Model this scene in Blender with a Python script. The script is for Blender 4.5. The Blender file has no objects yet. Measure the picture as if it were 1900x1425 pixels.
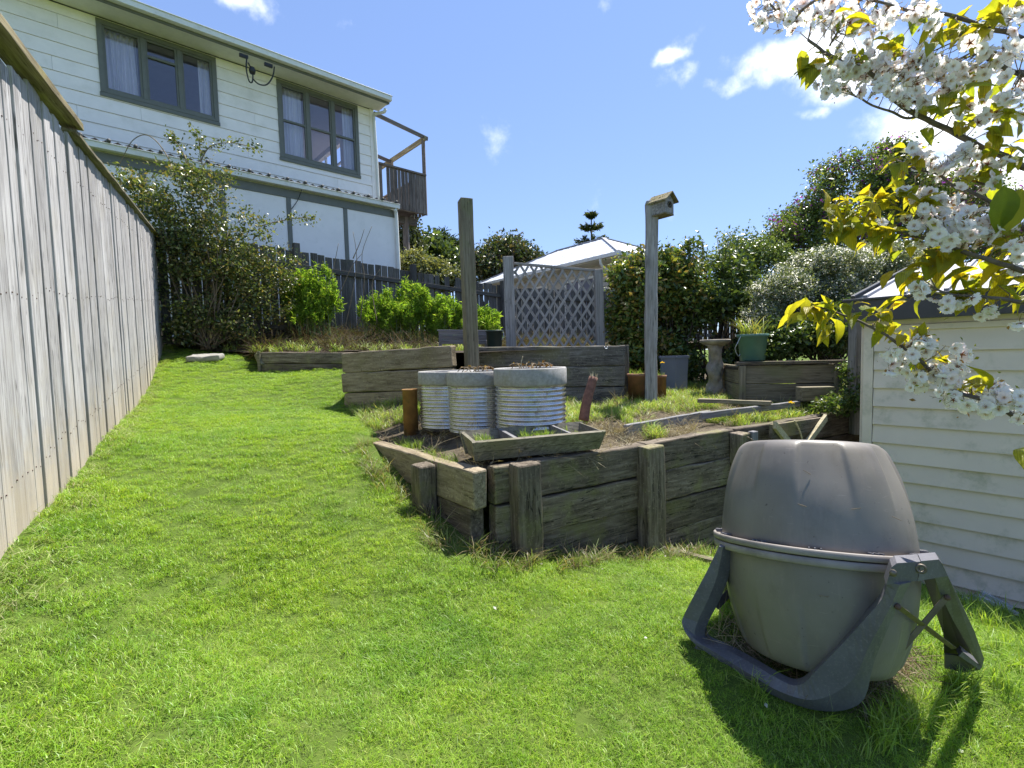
import bpy, bmesh, math, random
import numpy as np
from mathutils import Vector, Matrix, noise
random.seed(7); RNG = np.random.default_rng(7)
SC = bpy.context.scene
COL = SC.collection
R = math.radians

# ------------------------------------------------------------------ camera
EYE = Vector((0.0, 0.0, 1.30))
FPX = 900.0
PITCH = math.atan(55.0 / FPX)
ROLL = 0.025
Fv = Vector((0, math.cos(PITCH), -math.sin(PITCH)))
U0 = Vector((0, math.sin(PITCH), math.cos(PITCH)))
R0 = Vector((1, 0, 0))
Rv = (R0 * math.cos(ROLL) - U0 * math.sin(ROLL)).normalized()
Uv = (R0 * math.sin(ROLL) + U0 * math.cos(ROLL)).normalized()
cam_d = bpy.data.cameras.new("camera")
cam_d.sensor_width = 36.0
cam_d.lens = 36.0 * FPX / 1900.0
cam_d.clip_start = 0.05
cam_d.clip_end = 2000.0
cam = bpy.data.objects.new("camera", cam_d)
COL.objects.link(cam)
cm = Matrix.Identity(4)
for i in range(3):
    cm[i][0] = Rv[i]; cm[i][1] = Uv[i]; cm[i][2] = -Fv[i]; cm[i][3] = EYE[i]
cam.matrix_world = cm
SC.camera = cam

# ------------------------------------------------------------------ light
SUN_AZ = R(44.0)      # to the right of straight ahead
SUN_EL = R(64.0)
sun_dir = Vector((math.sin(SUN_AZ) * math.cos(SUN_EL), math.cos(SUN_AZ) * math.cos(SUN_EL), math.sin(SUN_EL)))
sl = bpy.data.lights.new("sun", 'SUN')
sl.energy = 3.8
sl.angle = R(0.55)
sl.color = (1.0, 0.955, 0.88)
so = bpy.data.objects.new("sun", sl)
so.rotation_euler = sun_dir.to_track_quat('Z', 'Y').to_euler()
COL.objects.link(so)

SC.view_settings.view_transform = 'Standard'
SC.view_settings.look = 'None'
SC.view_settings.exposure = 1.47
SC.view_settings.gamma = 1.0
SC.view_settings.use_curve_mapping = False
SC.cycles.max_bounces = 7
SC.cycles.diffuse_bounces = 4
SC.cycles.transparent_max_bounces = 12
SC.cycles.use_denoising = True
SC.cycles.sample_clamp_indirect = 6.0


def raydir(px, py):
    return Fv + Rv * ((px - 950.0) / FPX) + Uv * ((712.5 - py) / FPX)


def W(px, py, Y):
    d = raydir(px, py)
    return EYE + d * (Y / d.y)


def WZ(px, py, z):
    d = raydir(px, py)
    return EYE + d * ((z - EYE.z) / d.z)


def WP(px, py, p, n):
    d = raydir(px, py)
    return EYE + d * ((p - EYE).dot(n) / d.dot(n))


def NT(tree, typ, **kw):
    n = tree.nodes.new(typ)
    for k, v in kw.items():
        setattr(n, k, v)
    return n


world = bpy.data.worlds.new("World")
SC.world = world
world.use_nodes = True
wt = world.node_tree
wt.nodes.clear()
wo = NT(wt, 'ShaderNodeOutputWorld')
bg = NT(wt, 'ShaderNodeBackground')
bg.inputs['Strength'].default_value = 0.15
sky = NT(wt, 'ShaderNodeTexSky', sky_type='NISHITA')
sky.sun_disc = False
sky.sun_elevation = SUN_EL
sky.sun_rotation = SUN_AZ
sky.altitude = 30
sky.air_density = 1.0
sky.dust_density = 0.1
sky.ozone_density = 2.2
tcw = NT(wt, 'ShaderNodeTexCoord')
nz = NT(wt, 'ShaderNodeTexNoise')
nz.inputs['Scale'].default_value = 7.0
nz.inputs['Detail'].default_value = 7.0
nz.inputs['Roughness'].default_value = 0.62
wt.links.new(tcw.outputs['Generated'], nz.inputs['Vector'])
nzd = NT(wt, 'ShaderNodeTexNoise')
nzd.inputs['Scale'].default_value = 11.0
nzd.inputs['Detail'].default_value = 5.0
wt.links.new(tcw.outputs['Generated'], nzd.inputs['Vector'])
dsc = NT(wt, 'ShaderNodeVectorMath', operation='MULTIPLY_ADD')
wt.links.new(nzd.outputs['Color'], dsc.inputs[0])
dsc.inputs[1].default_value = (.10, .10, .07)
wt.links.new(tcw.outputs['Generated'], dsc.inputs[2])
dsb = NT(wt, 'ShaderNodeVectorMath', operation='SUBTRACT')
wt.links.new(dsc.outputs[0], dsb.inputs[0])
dsb.inputs[1].default_value = (.05, .05, .035)
clouds = [(1430, 118, .105, 1.0), (1370, 150, .07, .8), (1500, 100, .10, .9), (1250, 92, .05, .8), (1268, 138, .05, .6), (1515, 198, .05, .7),
          (1600, 120, .12, .8), (812, 310, .035, .55), (440, -8, .07, .7), (1130, 10, .06, .55), (640, 40, .05, .35),
          (1720, 230, .16, .9), (1850, 330, .2, .95), (1300, 60, .08, .3)]
acc = None
for (px, py, r_, a_) in clouds:
    dv = raydir(px, py).normalized()
    vm = NT(wt, 'ShaderNodeVectorMath', operation='SUBTRACT')
    wt.links.new(dsb.outputs[0], vm.inputs[0])
    vm.inputs[1].default_value = dv
    vs = NT(wt, 'ShaderNodeVectorMath', operation='MULTIPLY')
    wt.links.new(vm.outputs[0], vs.inputs[0])
    vs.inputs[1].default_value = (1.0, 1.0, 1.9)
    vl = NT(wt, 'ShaderNodeVectorMath', operation='LENGTH')
    wt.links.new(vs.outputs[0], vl.inputs[0])
    mr = NT(wt, 'ShaderNodeMapRange', interpolation_type='SMOOTHSTEP')
    mr.inputs['From Min'].default_value = 0.0
    mr.inputs['From Max'].default_value = r_
    mr.inputs['To Min'].default_value = a_
    mr.inputs['To Max'].default_value = 0.0
    wt.links.new(vl.outputs['Value'], mr.inputs['Value'])
    if acc is None:
        acc = mr.outputs[0]
    else:
        mx = NT(wt, 'ShaderNodeMath', operation='MAXIMUM')
        wt.links.new(acc, mx.inputs[0]); wt.links.new(mr.outputs[0], mx.inputs[1])
        acc = mx.outputs[0]
# mask = smoothstep(blob*0.9 + noise - 0.62)
ad = NT(wt, 'ShaderNodeMath', operation='MULTIPLY_ADD')
wt.links.new(acc, ad.inputs[0]); ad.inputs[1].default_value = 0.46; wt.links.new(nz.outputs['Fac'], ad.inputs[2])
mr2 = NT(wt, 'ShaderNodeMapRange', interpolation_type='SMOOTHSTEP')
mr2.inputs['From Min'].default_value = 0.60
mr2.inputs['From Max'].default_value = 1.02
wt.links.new(ad.outputs[0], mr2.inputs['Value'])
mixc = NT(wt, 'ShaderNodeMix', data_type='RGBA')
wt.links.new(mr2.outputs[0], mixc.inputs['Factor'])
tint = NT(wt, 'ShaderNodeMix', data_type='RGBA', blend_type='MULTIPLY')
tint.inputs['Factor'].default_value = 1.0
soft = NT(wt, 'ShaderNodeGamma')          # evens out the glare round the sun
soft.inputs['Gamma'].default_value = 0.6
wt.links.new(sky.outputs[0], soft.inputs['Color'])
wt.links.new(soft.outputs[0], tint.inputs['A'])
tint.inputs['B'].default_value = (0.60, 0.71, 0.97, 1)
wt.links.new(tint.outputs['Result'], mixc.inputs['A'])
mixc.inputs['B'].default_value = (4.6, 4.7, 4.9, 1)
wt.links.new(mixc.outputs['Result'], bg.inputs['Color'])
wt.links.new(bg.outputs[0], wo.inputs[0])


# ------------------------------------------------------------------ materials
def newmat(name):
    m = bpy.data.materials.new(name)
    m.use_nodes = True
    t = m.node_tree
    t.nodes.clear()
    out = NT(t, 'ShaderNodeOutputMaterial')
    b = NT(t, 'ShaderNodeBsdfPrincipled')
    t.links.new(b.outputs[0], out.inputs[0])
    return m, t, b, out


def ramp(t, fac, stops):
    r = NT(t, 'ShaderNodeValToRGB')
    e = r.color_ramp.elements
    while len(e) < len(stops):
        e.new(0.5)
    for i, (p, c) in enumerate(stops):
        e[i].position = p
        e[i].color = (c[0], c[1], c[2], 1)
    t.links.new(fac, r.inputs[0])
    return r.outputs[0]


def tex(t, vec, scale, detail=4, rough=0.55, dist=0.0):
    n = NT(t, 'ShaderNodeTexNoise')
    n.inputs['Scale'].default_value = scale
    n.inputs['Detail'].default_value = detail
    n.inputs['Roughness'].default_value = rough
    n.inputs['Distortion'].default_value = dist
    t.links.new(vec, n.inputs['Vector'])
    return n.outputs['Fac']


def mixrgb(t, fac, a, b, mode='MIX'):
    m = NT(t, 'ShaderNodeMix', data_type='RGBA', blend_type=mode)
    for sock, v in ((m.inputs['Factor'], fac), (m.inputs['A'], a), (m.inputs['B'], b)):
        if isinstance(v, (int, float)):
            sock.default_value = v
        elif isinstance(v, tuple):
            sock.default_value = (v[0], v[1], v[2], 1)
        else:
            t.links.new(v, sock)
    return m.outputs['Result']


def maprange(t, v, a, b, c=0.0, d=1.0):
    m = NT(t, 'ShaderNodeMapRange', interpolation_type='SMOOTHSTEP')
    m.inputs['From Min'].default_value = a
    m.inputs['From Max'].default_value = b
    m.inputs['To Min'].default_value = c
    m.inputs['To Max'].default_value = d
    t.links.new(v, m.inputs['Value'])
    return m.outputs[0]


def bump(t, b, h, strength=0.3, dist=0.01):
    n = NT(t, 'ShaderNodeBump')
    n.inputs['Strength'].default_value = strength
    n.inputs['Distance'].default_value = dist
    t.links.new(h, n.inputs['Height'])
    t.links.new(n.outputs[0], b.inputs['Normal'])


def objvec(t, mult=(1, 1, 1), rand=7.0):
    tc = NT(t, 'ShaderNodeTexCoord')
    oi = NT(t, 'ShaderNodeObjectInfo')
    m = NT(t, 'ShaderNodeMath', operation='MULTIPLY')
    t.links.new(oi.outputs['Random'], m.inputs[0])
    m.inputs[1].default_value = rand
    a = NT(t, 'ShaderNodeVectorMath', operation='ADD')
    t.links.new(tc.outputs['Object'], a.inputs[0])
    t.links.new(m.outputs[0], a.inputs[1])
    s = NT(t, 'ShaderNodeVectorMath', operation='MULTIPLY')
    t.links.new(a.outputs[0], s.inputs[0])
    s.inputs[1].default_value = mult
    return s.outputs[0], a.outputs[0], oi.outputs['Random']


def wood(name, dark, mid, light, moss=None, mossamt=0.0, var=0.25, rough=0.85, grain=1.0, stain=0.5, speck=0.0, lx=2.2, crack=.6, basedirt=None):
    """weathered timber, grain along local X"""
    m, t, b, out = newmat(name)
    gv, ov, rnd = objvec(t, (lx, 62 * grain, 62 * grain))
    g = tex(t, gv, 1.0, 6, 0.65, 0.4)
    col = ramp(t, g, [(0.28, dark), (0.5, mid), (0.72, light)])
    big = tex(t, ov, 3.2, 5, 0.6)
    sv, _, _ = objvec(t, (2.2, 9, 9), 3.0)
    streak = tex(t, sv, 1.3, 4, 0.6)
    col = mixrgb(t, maprange(t, streak, 0.45, 0.75, 0, stain), col, (dark[0] * .75, dark[1] * .75, dark[2] * .75))
    if moss:
        col = mixrgb(t, maprange(t, big, 0.5, 0.66, 0, mossamt), col, moss)
    if crack:
        cv, _, _ = objvec(t, (1.1, 26, 26), 5.0)
        cn = tex(t, cv, 1.0, 3, 0.5, 0.3)
        c1 = NT(t, 'ShaderNodeMath', operation='SUBTRACT'); t.links.new(cn, c1.inputs[0]); c1.inputs[1].default_value = .5
        c2 = NT(t, 'ShaderNodeMath', operation='ABSOLUTE'); t.links.new(c1.outputs[0], c2.inputs[0])
        brk = tex(t, ov, 5.0, 2, .5)
        ca = NT(t, 'ShaderNodeMath', operation='MULTIPLY')
        t.links.new(maprange(t, c2.outputs[0], .004, .016, crack, 0), ca.inputs[0]); t.links.new(maprange(t, brk, .45, .55), ca.inputs[1])
        col = mixrgb(t, ca.outputs[0], col, (dark[0] * .3, dark[1] * .3, dark[2] * .3))
    if basedirt:
        tg = NT(t, 'ShaderNodeTexCoord'); sx = NT(t, 'ShaderNodeSeparateXYZ'); t.links.new(tg.outputs['Generated'], sx.inputs[0])
        bn = NT(t, 'ShaderNodeMath', operation='MULTIPLY_ADD'); t.links.new(tex(t, ov, 9, 5, .7), bn.inputs[0]); bn.inputs[1].default_value = -.35; t.links.new(sx.outputs['X'], bn.inputs[2])
        col = mixrgb(t, maprange(t, bn.outputs[0], -.16, .12, .75, 0), col, basedirt)
        kv, _, _ = objvec(t, (5, 22, 22), 9.0)
        kn = tex(t, kv, 1.0, 2, .5)
        col = mixrgb(t, maprange(t, kn, .74, .78, 0, .7), col, (.12, .085, .06))
    if speck:
        s1 = tex(t, ov, 55, 4, .7)
        col = mixrgb(t, maprange(t, s1, .56, .68, 0, speck), col, (min(1, light[0] * 1.35), min(1, light[1] * 1.33), min(1, light[2] * 1.2)))
        s2 = tex(t, ov, 38, 4, .7)
        col = mixrgb(t, maprange(t, s2, .58, .68, 0, speck), col, (dark[0] * .6, dark[1] * .6, dark[2] * .55))
    v = NT(t, 'ShaderNodeMapRange')
    t.links.new(rnd, v.inputs['Value'])
    v.inputs['To Min'].default_value = 1 - var
    v.inputs['To Max'].default_value = 1 + var
    hs = NT(t, 'ShaderNodeHueSaturation')
    t.links.new(col, hs.inputs['Color'])
    t.links.new(v.outputs[0], hs.inputs['Value'])
    t.links.new(hs.outputs[0], b.inputs['Base Color'])
    b.inputs['Roughness'].default_value = rough
    b.inputs['Specular IOR Level'].default_value = 0.25
    bump(t, b, g, 0.55, 0.006)
    return m


def plain(name, col, rough=0.6, metal=0.0, nscale=8, namt=0.12, spec=0.5, bumpamt=0.0, bscale=60, dirt=None, dirtamt=0.0, dirtscale=5):
    m, t, b, out = newmat(name)
    _, ov, rnd = objvec(t)
    n = tex(t, ov, nscale, 5, 0.6)
    lo = tuple(c * (1 - namt) for c in col)
    hi = tuple(min(1, c * (1 + namt)) for c in col)
    c = ramp(t, n, [(0.3, lo), (0.7, hi)])
    if dirt:
        d = tex(t, ov, dirtscale, 6, 0.7)
        c = mixrgb(t, maprange(t, d, 0.5, 0.72, 0, dirtamt), c, dirt)
    t.links.new(c, b.inputs['Base Color'])
    b.inputs['Roughness'].default_value = rough
    b.inputs['Metallic'].default_value = metal
    b.inputs['Specular IOR Level'].default_value = spec
    if bumpamt:
        bump(t, b, tex(t, ov, bscale, 4, 0.6), bumpamt, 0.004)
    return m


def leafmat(name, rough=0.45, trans=0.45, sat=1.0, veins=False, glossy=0.4, tcol=1.0, transcol=None, patch=0.0):
    """colour from the mesh attribute 'col'; light also comes through the blade"""
    m, t, b, out = newmat(name)
    at = NT(t, 'ShaderNodeAttribute', attribute_name='col')
    c = at.outputs['Color']
    if patch:
        ge = NT(t, 'ShaderNodeNewGeometry')
        pn = tex(t, ge.outputs['Position'], 1.1, 3, 0.6)
        c = mixrgb(t, maprange(t, pn, 0.38, 0.66, 0, patch), c, (1.25, 1.12, .75), 'MULTIPLY')
        pn2 = tex(t, ge.outputs['Position'], 3.4, 3, 0.6)
        c = mixrgb(t, maprange(t, pn2, 0.5, 0.68, 0, patch), c, (.62, .74, .72), 'MULTIPLY')
        pn3 = tex(t, ge.outputs['Position'], 13.0, 3, 0.6)
        c = mixrgb(t, maprange(t, pn3, 0.55, 0.7, 0, .55), c, (.7, .76, .8), 'MULTIPLY')
        c = mixrgb(t, maprange(t, pn3, 0.42, 0.28, 0, .5), c, (1.25, 1.05, 1.5), 'MULTIPLY')
    if veins:
        tc = NT(t, 'ShaderNodeTexCoord')
        wv = NT(t, 'ShaderNodeTexWave', wave_type='BANDS', bands_direction='X')
        sep = NT(t, 'ShaderNodeSeparateXYZ')
        t.links.new(tc.outputs['Object'], sep.inputs[0])
        ab = NT(t, 'ShaderNodeMath', operation='ABSOLUTE')
        t.links.new(sep.outputs['Y'], ab.inputs[0])
        ma = NT(t, 'ShaderNodeMath', operation='MULTIPLY_ADD')
        t.links.new(ab.outputs[0], ma.inputs[0]); ma.inputs[1].default_value = -0.9
        t.links.new(sep.outputs['X'], ma.inputs[2])
        cb = NT(t, 'ShaderNodeCombineXYZ')
        t.links.new(ma.outputs[0], cb.inputs[0])
        t.links.new(cb.outputs[0], wv.inputs['Vector'])
        wv.inputs['Scale'].default_value = 38.0
        c2 = mixrgb(t, maprange(t, wv.outputs['Fac'], 0.0, 0.5, 0.5, 0.0), c, (.55, .6, .5), 'MULTIPLY')
        oi = NT(t, 'ShaderNodeObjectInfo')
        c = mixrgb(t, maprange(t, oi.outputs['Random'], 0, 1, 0, 0.8), c2, (.62, .85, .8), 'MULTIPLY')
        bump(t, b, wv.outputs['Fac'], 0.5, 0.002)
    t.links.new(c, b.inputs['Base Color'])
    b.inputs['Roughness'].default_value = rough
    b.inputs['Specular IOR Level'].default_value = glossy
    tr = NT(t, 'ShaderNodeBsdfTranslucent')
    tc_ = mixrgb(t, 1.0, c, transcol or (1.3 * tcol, 1.25 * tcol, 0.55 * tcol), 'MULTIPLY')
    t.links.new(tc_, tr.inputs['Color'])
    ms = NT(t, 'ShaderNodeMixShader')
    ms.inputs[0].default_value = trans
    t.links.new(b.outputs[0], ms.inputs[1]); t.links.new(tr.outputs[0], ms.inputs[2])
    t.links.new(ms.outputs[0], out.inputs[0])
    return m


M = {}
M['fence'] = wood('pale_weathered_paling', (.2, .187, .18), (.37, .357, .352), (.52, .508, .503), (.34, .31, .25), .3, .17, stain=.6, grain=1.2, crack=.8, basedirt=(.40, .33, .24))
M['fence_dark'] = wood('dark_weathered_paling', (.05, .045, .04), (.105, .098, .088), (.2, .19, .172), (.13, .13, .09), .4, .25)
M['cap'] = wood('lichen_cap', (.09, .07, .035), (.2, .165, .09), (.33, .29, .17), (.3, .27, .09), .6, .15)
M['cap_y'] = wood('yellow_lichen_cap', (.16, .13, .03), (.3, .25, .06), (.4, .33, .1), (.38, .3, .04), .7, .1)
M['sleeper'] = wood('wet_mossy_sleeper', (.055, .043, .031), (.145, .118, .088), (.27, .23, .18), (.18, .175, .07), .65, .25, stain=.7, speck=.4, grain=.75, lx=4, crack=.9)
M['sleeper_pale'] = wood('lichen_sleeper', (.15, .115, .075), (.27, .22, .15), (.39, .33, .235), (.22, .19, .09), .5, .12, stain=.5, speck=.6, grain=.7, lx=5, crack=.7)
M['sleeper_grey'] = wood('grey_sleeper', (.06, .053, .045), (.13, .118, .10), (.24, .225, .2), (.15, .14, .07), .6, .25, stain=.8, speck=.5, grain=.75, lx=4, crack=.9)
M['plank_grey'] = wood('silver_plank', (.12, .12, .125), (.21, .205, .21), (.3, .295, .3), (.2, .2, .14), .3, .15, stain=.4)
M['post'] = wood('brown_green_post', (.10, .085, .055), (.2, .175, .12), (.31, .27, .195), (.16, .17, .08), .5, .1, stain=.5)
M['post_grey'] = wood('split_grey_post', (.13, .12, .11), (.3, .285, .265), (.45, .43, .41), (.26, .24, .19), .3, .1, grain=.7, stain=.6)
M['trellis'] = wood('grey_lattice', (.2, .185, .165), (.33, .31, .28), (.46, .435, .4), None, 0, .12, stain=.3)
M['planter'] = wood('planter_wood', (.09, .08, .06), (.18, .165, .125), (.29, .265, .205), (.15, .15, .07), .5, .12)
M['deck'] = wood('brown_deck_wood', (.075, .06, .05), (.16, .135, .12), (.27, .24, .215), None, 0, .3)
M['deckbeam'] = wood('flaked_yellow_beam', (.12, .10, .05), (.32, .28, .17), (.5, .45, .3), (.2, .15, .06), .5, .1)
M['ply'] = wood('pale_board', (.3, .25, .14), (.48, .42, .27), (.6, .55, .4), (.3, .28, .08), .5, .1, stain=.3)
M['wallwhite'] = plain('cream_white_cladding', (.93, .875, .83), .55, nscale=3, namt=.05, dirt=(.55, .53, .42), dirtamt=.25, dirtscale=2.2)
M['lowerwall'] = plain('white_sheet_lining', (.88, .85, .82), .6, nscale=2, namt=.04, dirt=(.55, .55, .5), dirtamt=.2)
M['soffit'] = plain('soffit_paint', (.74, .73, .63), .6, namt=.06)
M['olive'] = plain('olive_trim_paint', (.14, .145, .118), .45, namt=.1)
M['gutter'] = plain('cream_gutter', (.76, .755, .7), .4, namt=.05, dirt=(.4, .38, .3), dirtamt=.3)
M['ironroof'] = plain('grey_roof_iron', (.24, .245, .27), .5, 0.1, namt=.06)
M['ironroof_dark'] = plain('old_roof_iron', (.09, .088, .085), .7, 0.1, namt=.2)
M['nroof'] = plain('pale_roof_iron', (.7, .72, .75), .35, 0.0, namt=.04)
M['beige'] = plain('beige_weatherboard', (.5, .47, .4), .6, namt=.06)
M['shed'] = plain('cream_shed_board', (.77, .655, .53), .5, nscale=3, namt=.05, dirt=(.3, .3, .16), dirtamt=.55, dirtscale=3.4, bumpamt=.1)
M['shed_trim'] = plain('shed_trim_paint', (.77, .655, .54), .5, namt=.05, dirt=(.3, .3, .16), dirtamt=.35)
M['fascia'] = plain('dark_fascia', (.045, .042, .045), .35, namt=.15)
M['black'] = plain('black_cable_and_leg_shade', (.015, .015, .016), .5, namt=.1)
M['curtain'] = plain('white_net_curtain', (.88, .86, .88), .9, namt=.04)
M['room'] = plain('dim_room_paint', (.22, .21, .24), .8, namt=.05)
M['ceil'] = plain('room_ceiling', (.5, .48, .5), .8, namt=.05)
M['concrete'] = plain('concrete_rim', (.31, .30, .285), .9, nscale=40, namt=.22, bumpamt=.5, bscale=180, dirt=(.24, .22, .12), dirtamt=.5, dirtscale=9)
M['stone'] = plain('grey_stone', (.26, .25, .22), .9, nscale=20, namt=.2, bumpamt=.6, bscale=60)
M['birdbath'] = plain('weathered_cast_stone', (.3, .26, .21), .9, nscale=12, namt=.3, bumpamt=.7, bscale=50, dirt=(.1, .11, .04), dirtamt=.5, dirtscale=7)
M['terracotta'] = plain('mossy_terracotta', (.23, .11, .06), .85, nscale=9, namt=.3, dirt=(.11, .10, .035), dirtamt=.7, dirtscale=6, bumpamt=.2)
M['rust'] = plain('orange_rust', (.24, .12, .035), .8, nscale=10, namt=.35, dirt=(.08, .09, .03), dirtamt=.7, dirtscale=9, bumpamt=.4)
M['greenplastic'] = plain('faded_green_plastic', (.10, .21, .165), .5, nscale=6, namt=.15, dirt=(.14, .14, .08), dirtamt=.4)
M['darkgreen'] = plain('dark_green_plastic', (.028, .05, .045), .4, namt=.15)
M['bluegrey'] = plain('blue_grey_planter', (.17, .18, .23), .6, nscale=5, namt=.12, dirt=(.10, .1, .08), dirtamt=.3)
M['soil'] = plain('dark_soil', (.045, .035, .025), .95, nscale=30, namt=.5, bumpamt=.8, bscale=50)
M['bark'] = plain('cherry_bark', (.13, .105, .085), .85, nscale=40, namt=.4, bumpamt=.6, bscale=90)
M['bark_dark'] = plain('dark_bark', (.07, .055, .042), .9, nscale=20, namt=.4, bumpamt=.6, bscale=40)
M['twig'] = plain('dry_twig', (.2, .155, .1), .9, nscale=20, namt=.3)
M['redwood'] = plain('red_brown_stake', (.17, .085, .06), .85, nscale=25, namt=.4, bumpamt=.7, bscale=40)
M['alu'] = plain('grey_strip', (.5, .52, .56), .35, 0.4, namt=.15)
M['bracemetal'] = plain('brown_galvanised_strap', (.17, .145, .115), .5, 0.6, nscale=20, namt=.3)
M['rustbolt'] = plain('rusty_bolt', (.10, .06, .045), .8, namt=.3)
M['straw'] = leafmat('dry_straw', .9, .25, glossy=.1)
M['grass'] = leafmat('lawn_blade', .42, .42, glossy=.35, patch=.75)
M['longgrass'] = leafmat('long_grass_blade', .4, .42, glossy=.4)
M['leaf'] = leafmat('glossy_shrub_leaf', .33, .33, glossy=.5)
M['leafsoft'] = leafmat('soft_feathery_leaf', .6, .5, glossy=.2)
M['cherryleaf'] = leafmat('young_cherry_leaf', .38, .62, veins=True, glossy=.4, transcol=(1.6, 1.35, .45))
M['petal'] = leafmat('white_petal', .6, .62, glossy=.2, transcol=(1.05, 1.04, 1.02))


def dark_plastic():
    m, t, b, out = newmat('warm_grey_moulded_plastic')
    _, ov, _ = objvec(t, rand=0)
    n1 = tex(t, ov, 3.0, 4, .6)
    c = ramp(t, n1, [(.3, (.150, .136, .122)), (.7, (.215, .197, .178))])
    sp = tex(t, ov, 150, 3, .6)
    c = mixrgb(t, maprange(t, sp, .68, .8, 0, .35), c, (.4, .37, .34))
    sp2 = tex(t, ov, 46, 3, .6)
    c = mixrgb(t, maprange(t, sp2, .68, .74, 0, .7), c, (.04, .035, .03))
    st = NT(t, 'ShaderNodeVectorMath', operation='MULTIPLY'); t.links.new(ov, st.inputs[0]); st.inputs[1].default_value = (30, 30, 2.5)
    sc_ = tex(t, st.outputs[0], 1, 5, .7)
    c = mixrgb(t, maprange(t, sc_, .52, .75, 0, .5), c, (.24, .205, .18))
    t.links.new(c, b.inputs['Base Color'])
    rr = maprange(t, n1, .3, .7, .42, .58)
    t.links.new(rr, b.inputs['Roughness'])
    dv = NT(t, 'ShaderNodeVectorMath', operation='MULTIPLY'); t.links.new(ov, dv.inputs[0]); dv.inputs[1].default_value = (9, 9, 5)
    dn = tex(t, dv.outputs[0], 1, 6, .75)
    c = mixrgb(t, maprange(t, dn, .52, .72, 0, .45), c, (.13, .11, .09))
    sv = NT(t, 'ShaderNodeVectorMath', operation='MULTIPLY'); t.links.new(ov, sv.inputs[0]); sv.inputs[1].default_value = (14, 14, 90)
    sn_ = tex(t, sv.outputs[0], 1, 3, .6, 1.5)
    c = mixrgb(t, maprange(t, sn_, .66, .72, 0, .35), c, (.32, .29, .27))
    t.links.new(c, b.inputs['Base Color'])
    bump(t, b, tex(t, ov, 260, 2, .5), .12, .002)
    return m


M['plastic'] = dark_plastic()
M['frameplastic'] = plain('scuffed_charcoal_plastic', (.105, .103, .118), .5, nscale=5, namt=.3, dirt=(.26, .25, .26), dirtamt=.4, dirtscale=110, bumpamt=.15, bscale=90)
M['beltplastic'] = plain('faded_belt_plastic', (.24, .215, .195), .6, nscale=12, namt=.2, dirt=(.08, .07, .06), dirtamt=.4)


def corr_metal():
    m, t, b, out = newmat('galvanised_drum')
    _, ov, _ = objvec(t)
    n1 = tex(t, ov, 9, 5, .6)
    c = ramp(t, n1, [(.3, (.48, .47, .45)), (.7, (.68, .67, .67))])
    n2 = tex(t, ov, 14, 6, .75)
    f = maprange(t, n2, .54, .68, 0, .6)
    c = mixrgb(t, f, c, (.16, .11, .06))
    t.links.new(c, b.inputs['Base Color'])
    inv = maprange(t, f, 0, 1, .85, .1)
    t.links.new(inv, b.inputs['Metallic'])
    t.links.new(maprange(t, n1, .3, .7, .12, .26), b.inputs['Roughness'])
    return m


M['drum'] = corr_metal()


def glassmat():
    m, t, b, out = newmat('window_glass')
    fr = NT(t, 'ShaderNodeFresnel'); fr.inputs[0].default_value = 1.5
    tr = NT(t, 'ShaderNodeBsdfTransparent'); tr.inputs[0].default_value = (.93, .93, .97, 1)
    gl = NT(t, 'ShaderNodeBsdfGlossy'); gl.inputs['Roughness'].default_value = 0.02
    ms = NT(t, 'ShaderNodeMixShader')
    ad = NT(t, 'ShaderNodeMath', operation='ADD'); t.links.new(fr.outputs[0], ad.inputs[0]); ad.inputs[1].default_value = .04
    t.links.new(ad.outputs[0], ms.inputs[0]); t.links.new(tr.outputs[0], ms.inputs[1]); t.links.new(gl.outputs[0], ms.inputs[2])
    t.links.new(ms.outputs[0], out.inputs[0])
    return m


M['glass'] = glassmat()


def groundmat(name, c1, c2, c3, scale=6):
    m, t, b, out = newmat(name)
    ge = NT(t, 'ShaderNodeNewGeometry')
    n = tex(t, ge.outputs['Position'], scale, 6, .65)
    c = ramp(t, n, [(.3, c1), (.52, c2), (.75, c3)])
    t.links.new(c, b.inputs['Base Color'])
    b.inputs['Roughness'].default_value = .95
    b.inputs['Specular IOR Level'].default_value = .1
    bump(t, b, tex(t, ge.outputs['Position'], 45, 5, .7), .8, .02)
    return m


M['lawnsoil'] = groundmat('lawn_thatch', (.06, .09, .018), (.09, .135, .025), (.12, .15, .04))
M['bedsoil'] = groundmat('bed_earth', (.05, .04, .028), (.10, .082, .058), (.17, .145, .1), 9)
M['bank'] = groundmat('bank_litter', (.03, .024, .018), (.06, .048, .036), (.11, .09, .065), 12)


# ------------------------------------------------------------------ object helpers
def setp(o, label=None, cat=None, group=None, kind=None):
    if label: o['label'] = label
    if cat: o['category'] = cat
    if group: o['group'] = group
    if kind: o['kind'] = kind
    return o


def empty(name, loc, label, cat, group=None):
    o = bpy.data.objects.new(name, None)
    o.empty_display_size = .1
    o.location = loc
    COL.objects.link(o)
    return setp(o, label, cat, group)


_par = {}


def link(name, me, parent=None, mw=None):
    o = bpy.data.objects.new(name, me)
    COL.objects.link(o)
    if mw is None:
        mw = Matrix.Identity(4)
    if parent is not None:
        o.parent = parent
        pw = _par.get(parent.name)
        if pw is None:
            pw = Matrix.Translation(parent.location) if parent.type == 'EMPTY' else Matrix.Identity(4)
        o.matrix_parent_inverse = Matrix.Identity(4)
        o.matrix_local = pw.inverted() @ mw
    else:
        o.matrix_world = mw
    _par[o.name] = mw.copy()
    return o


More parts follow.
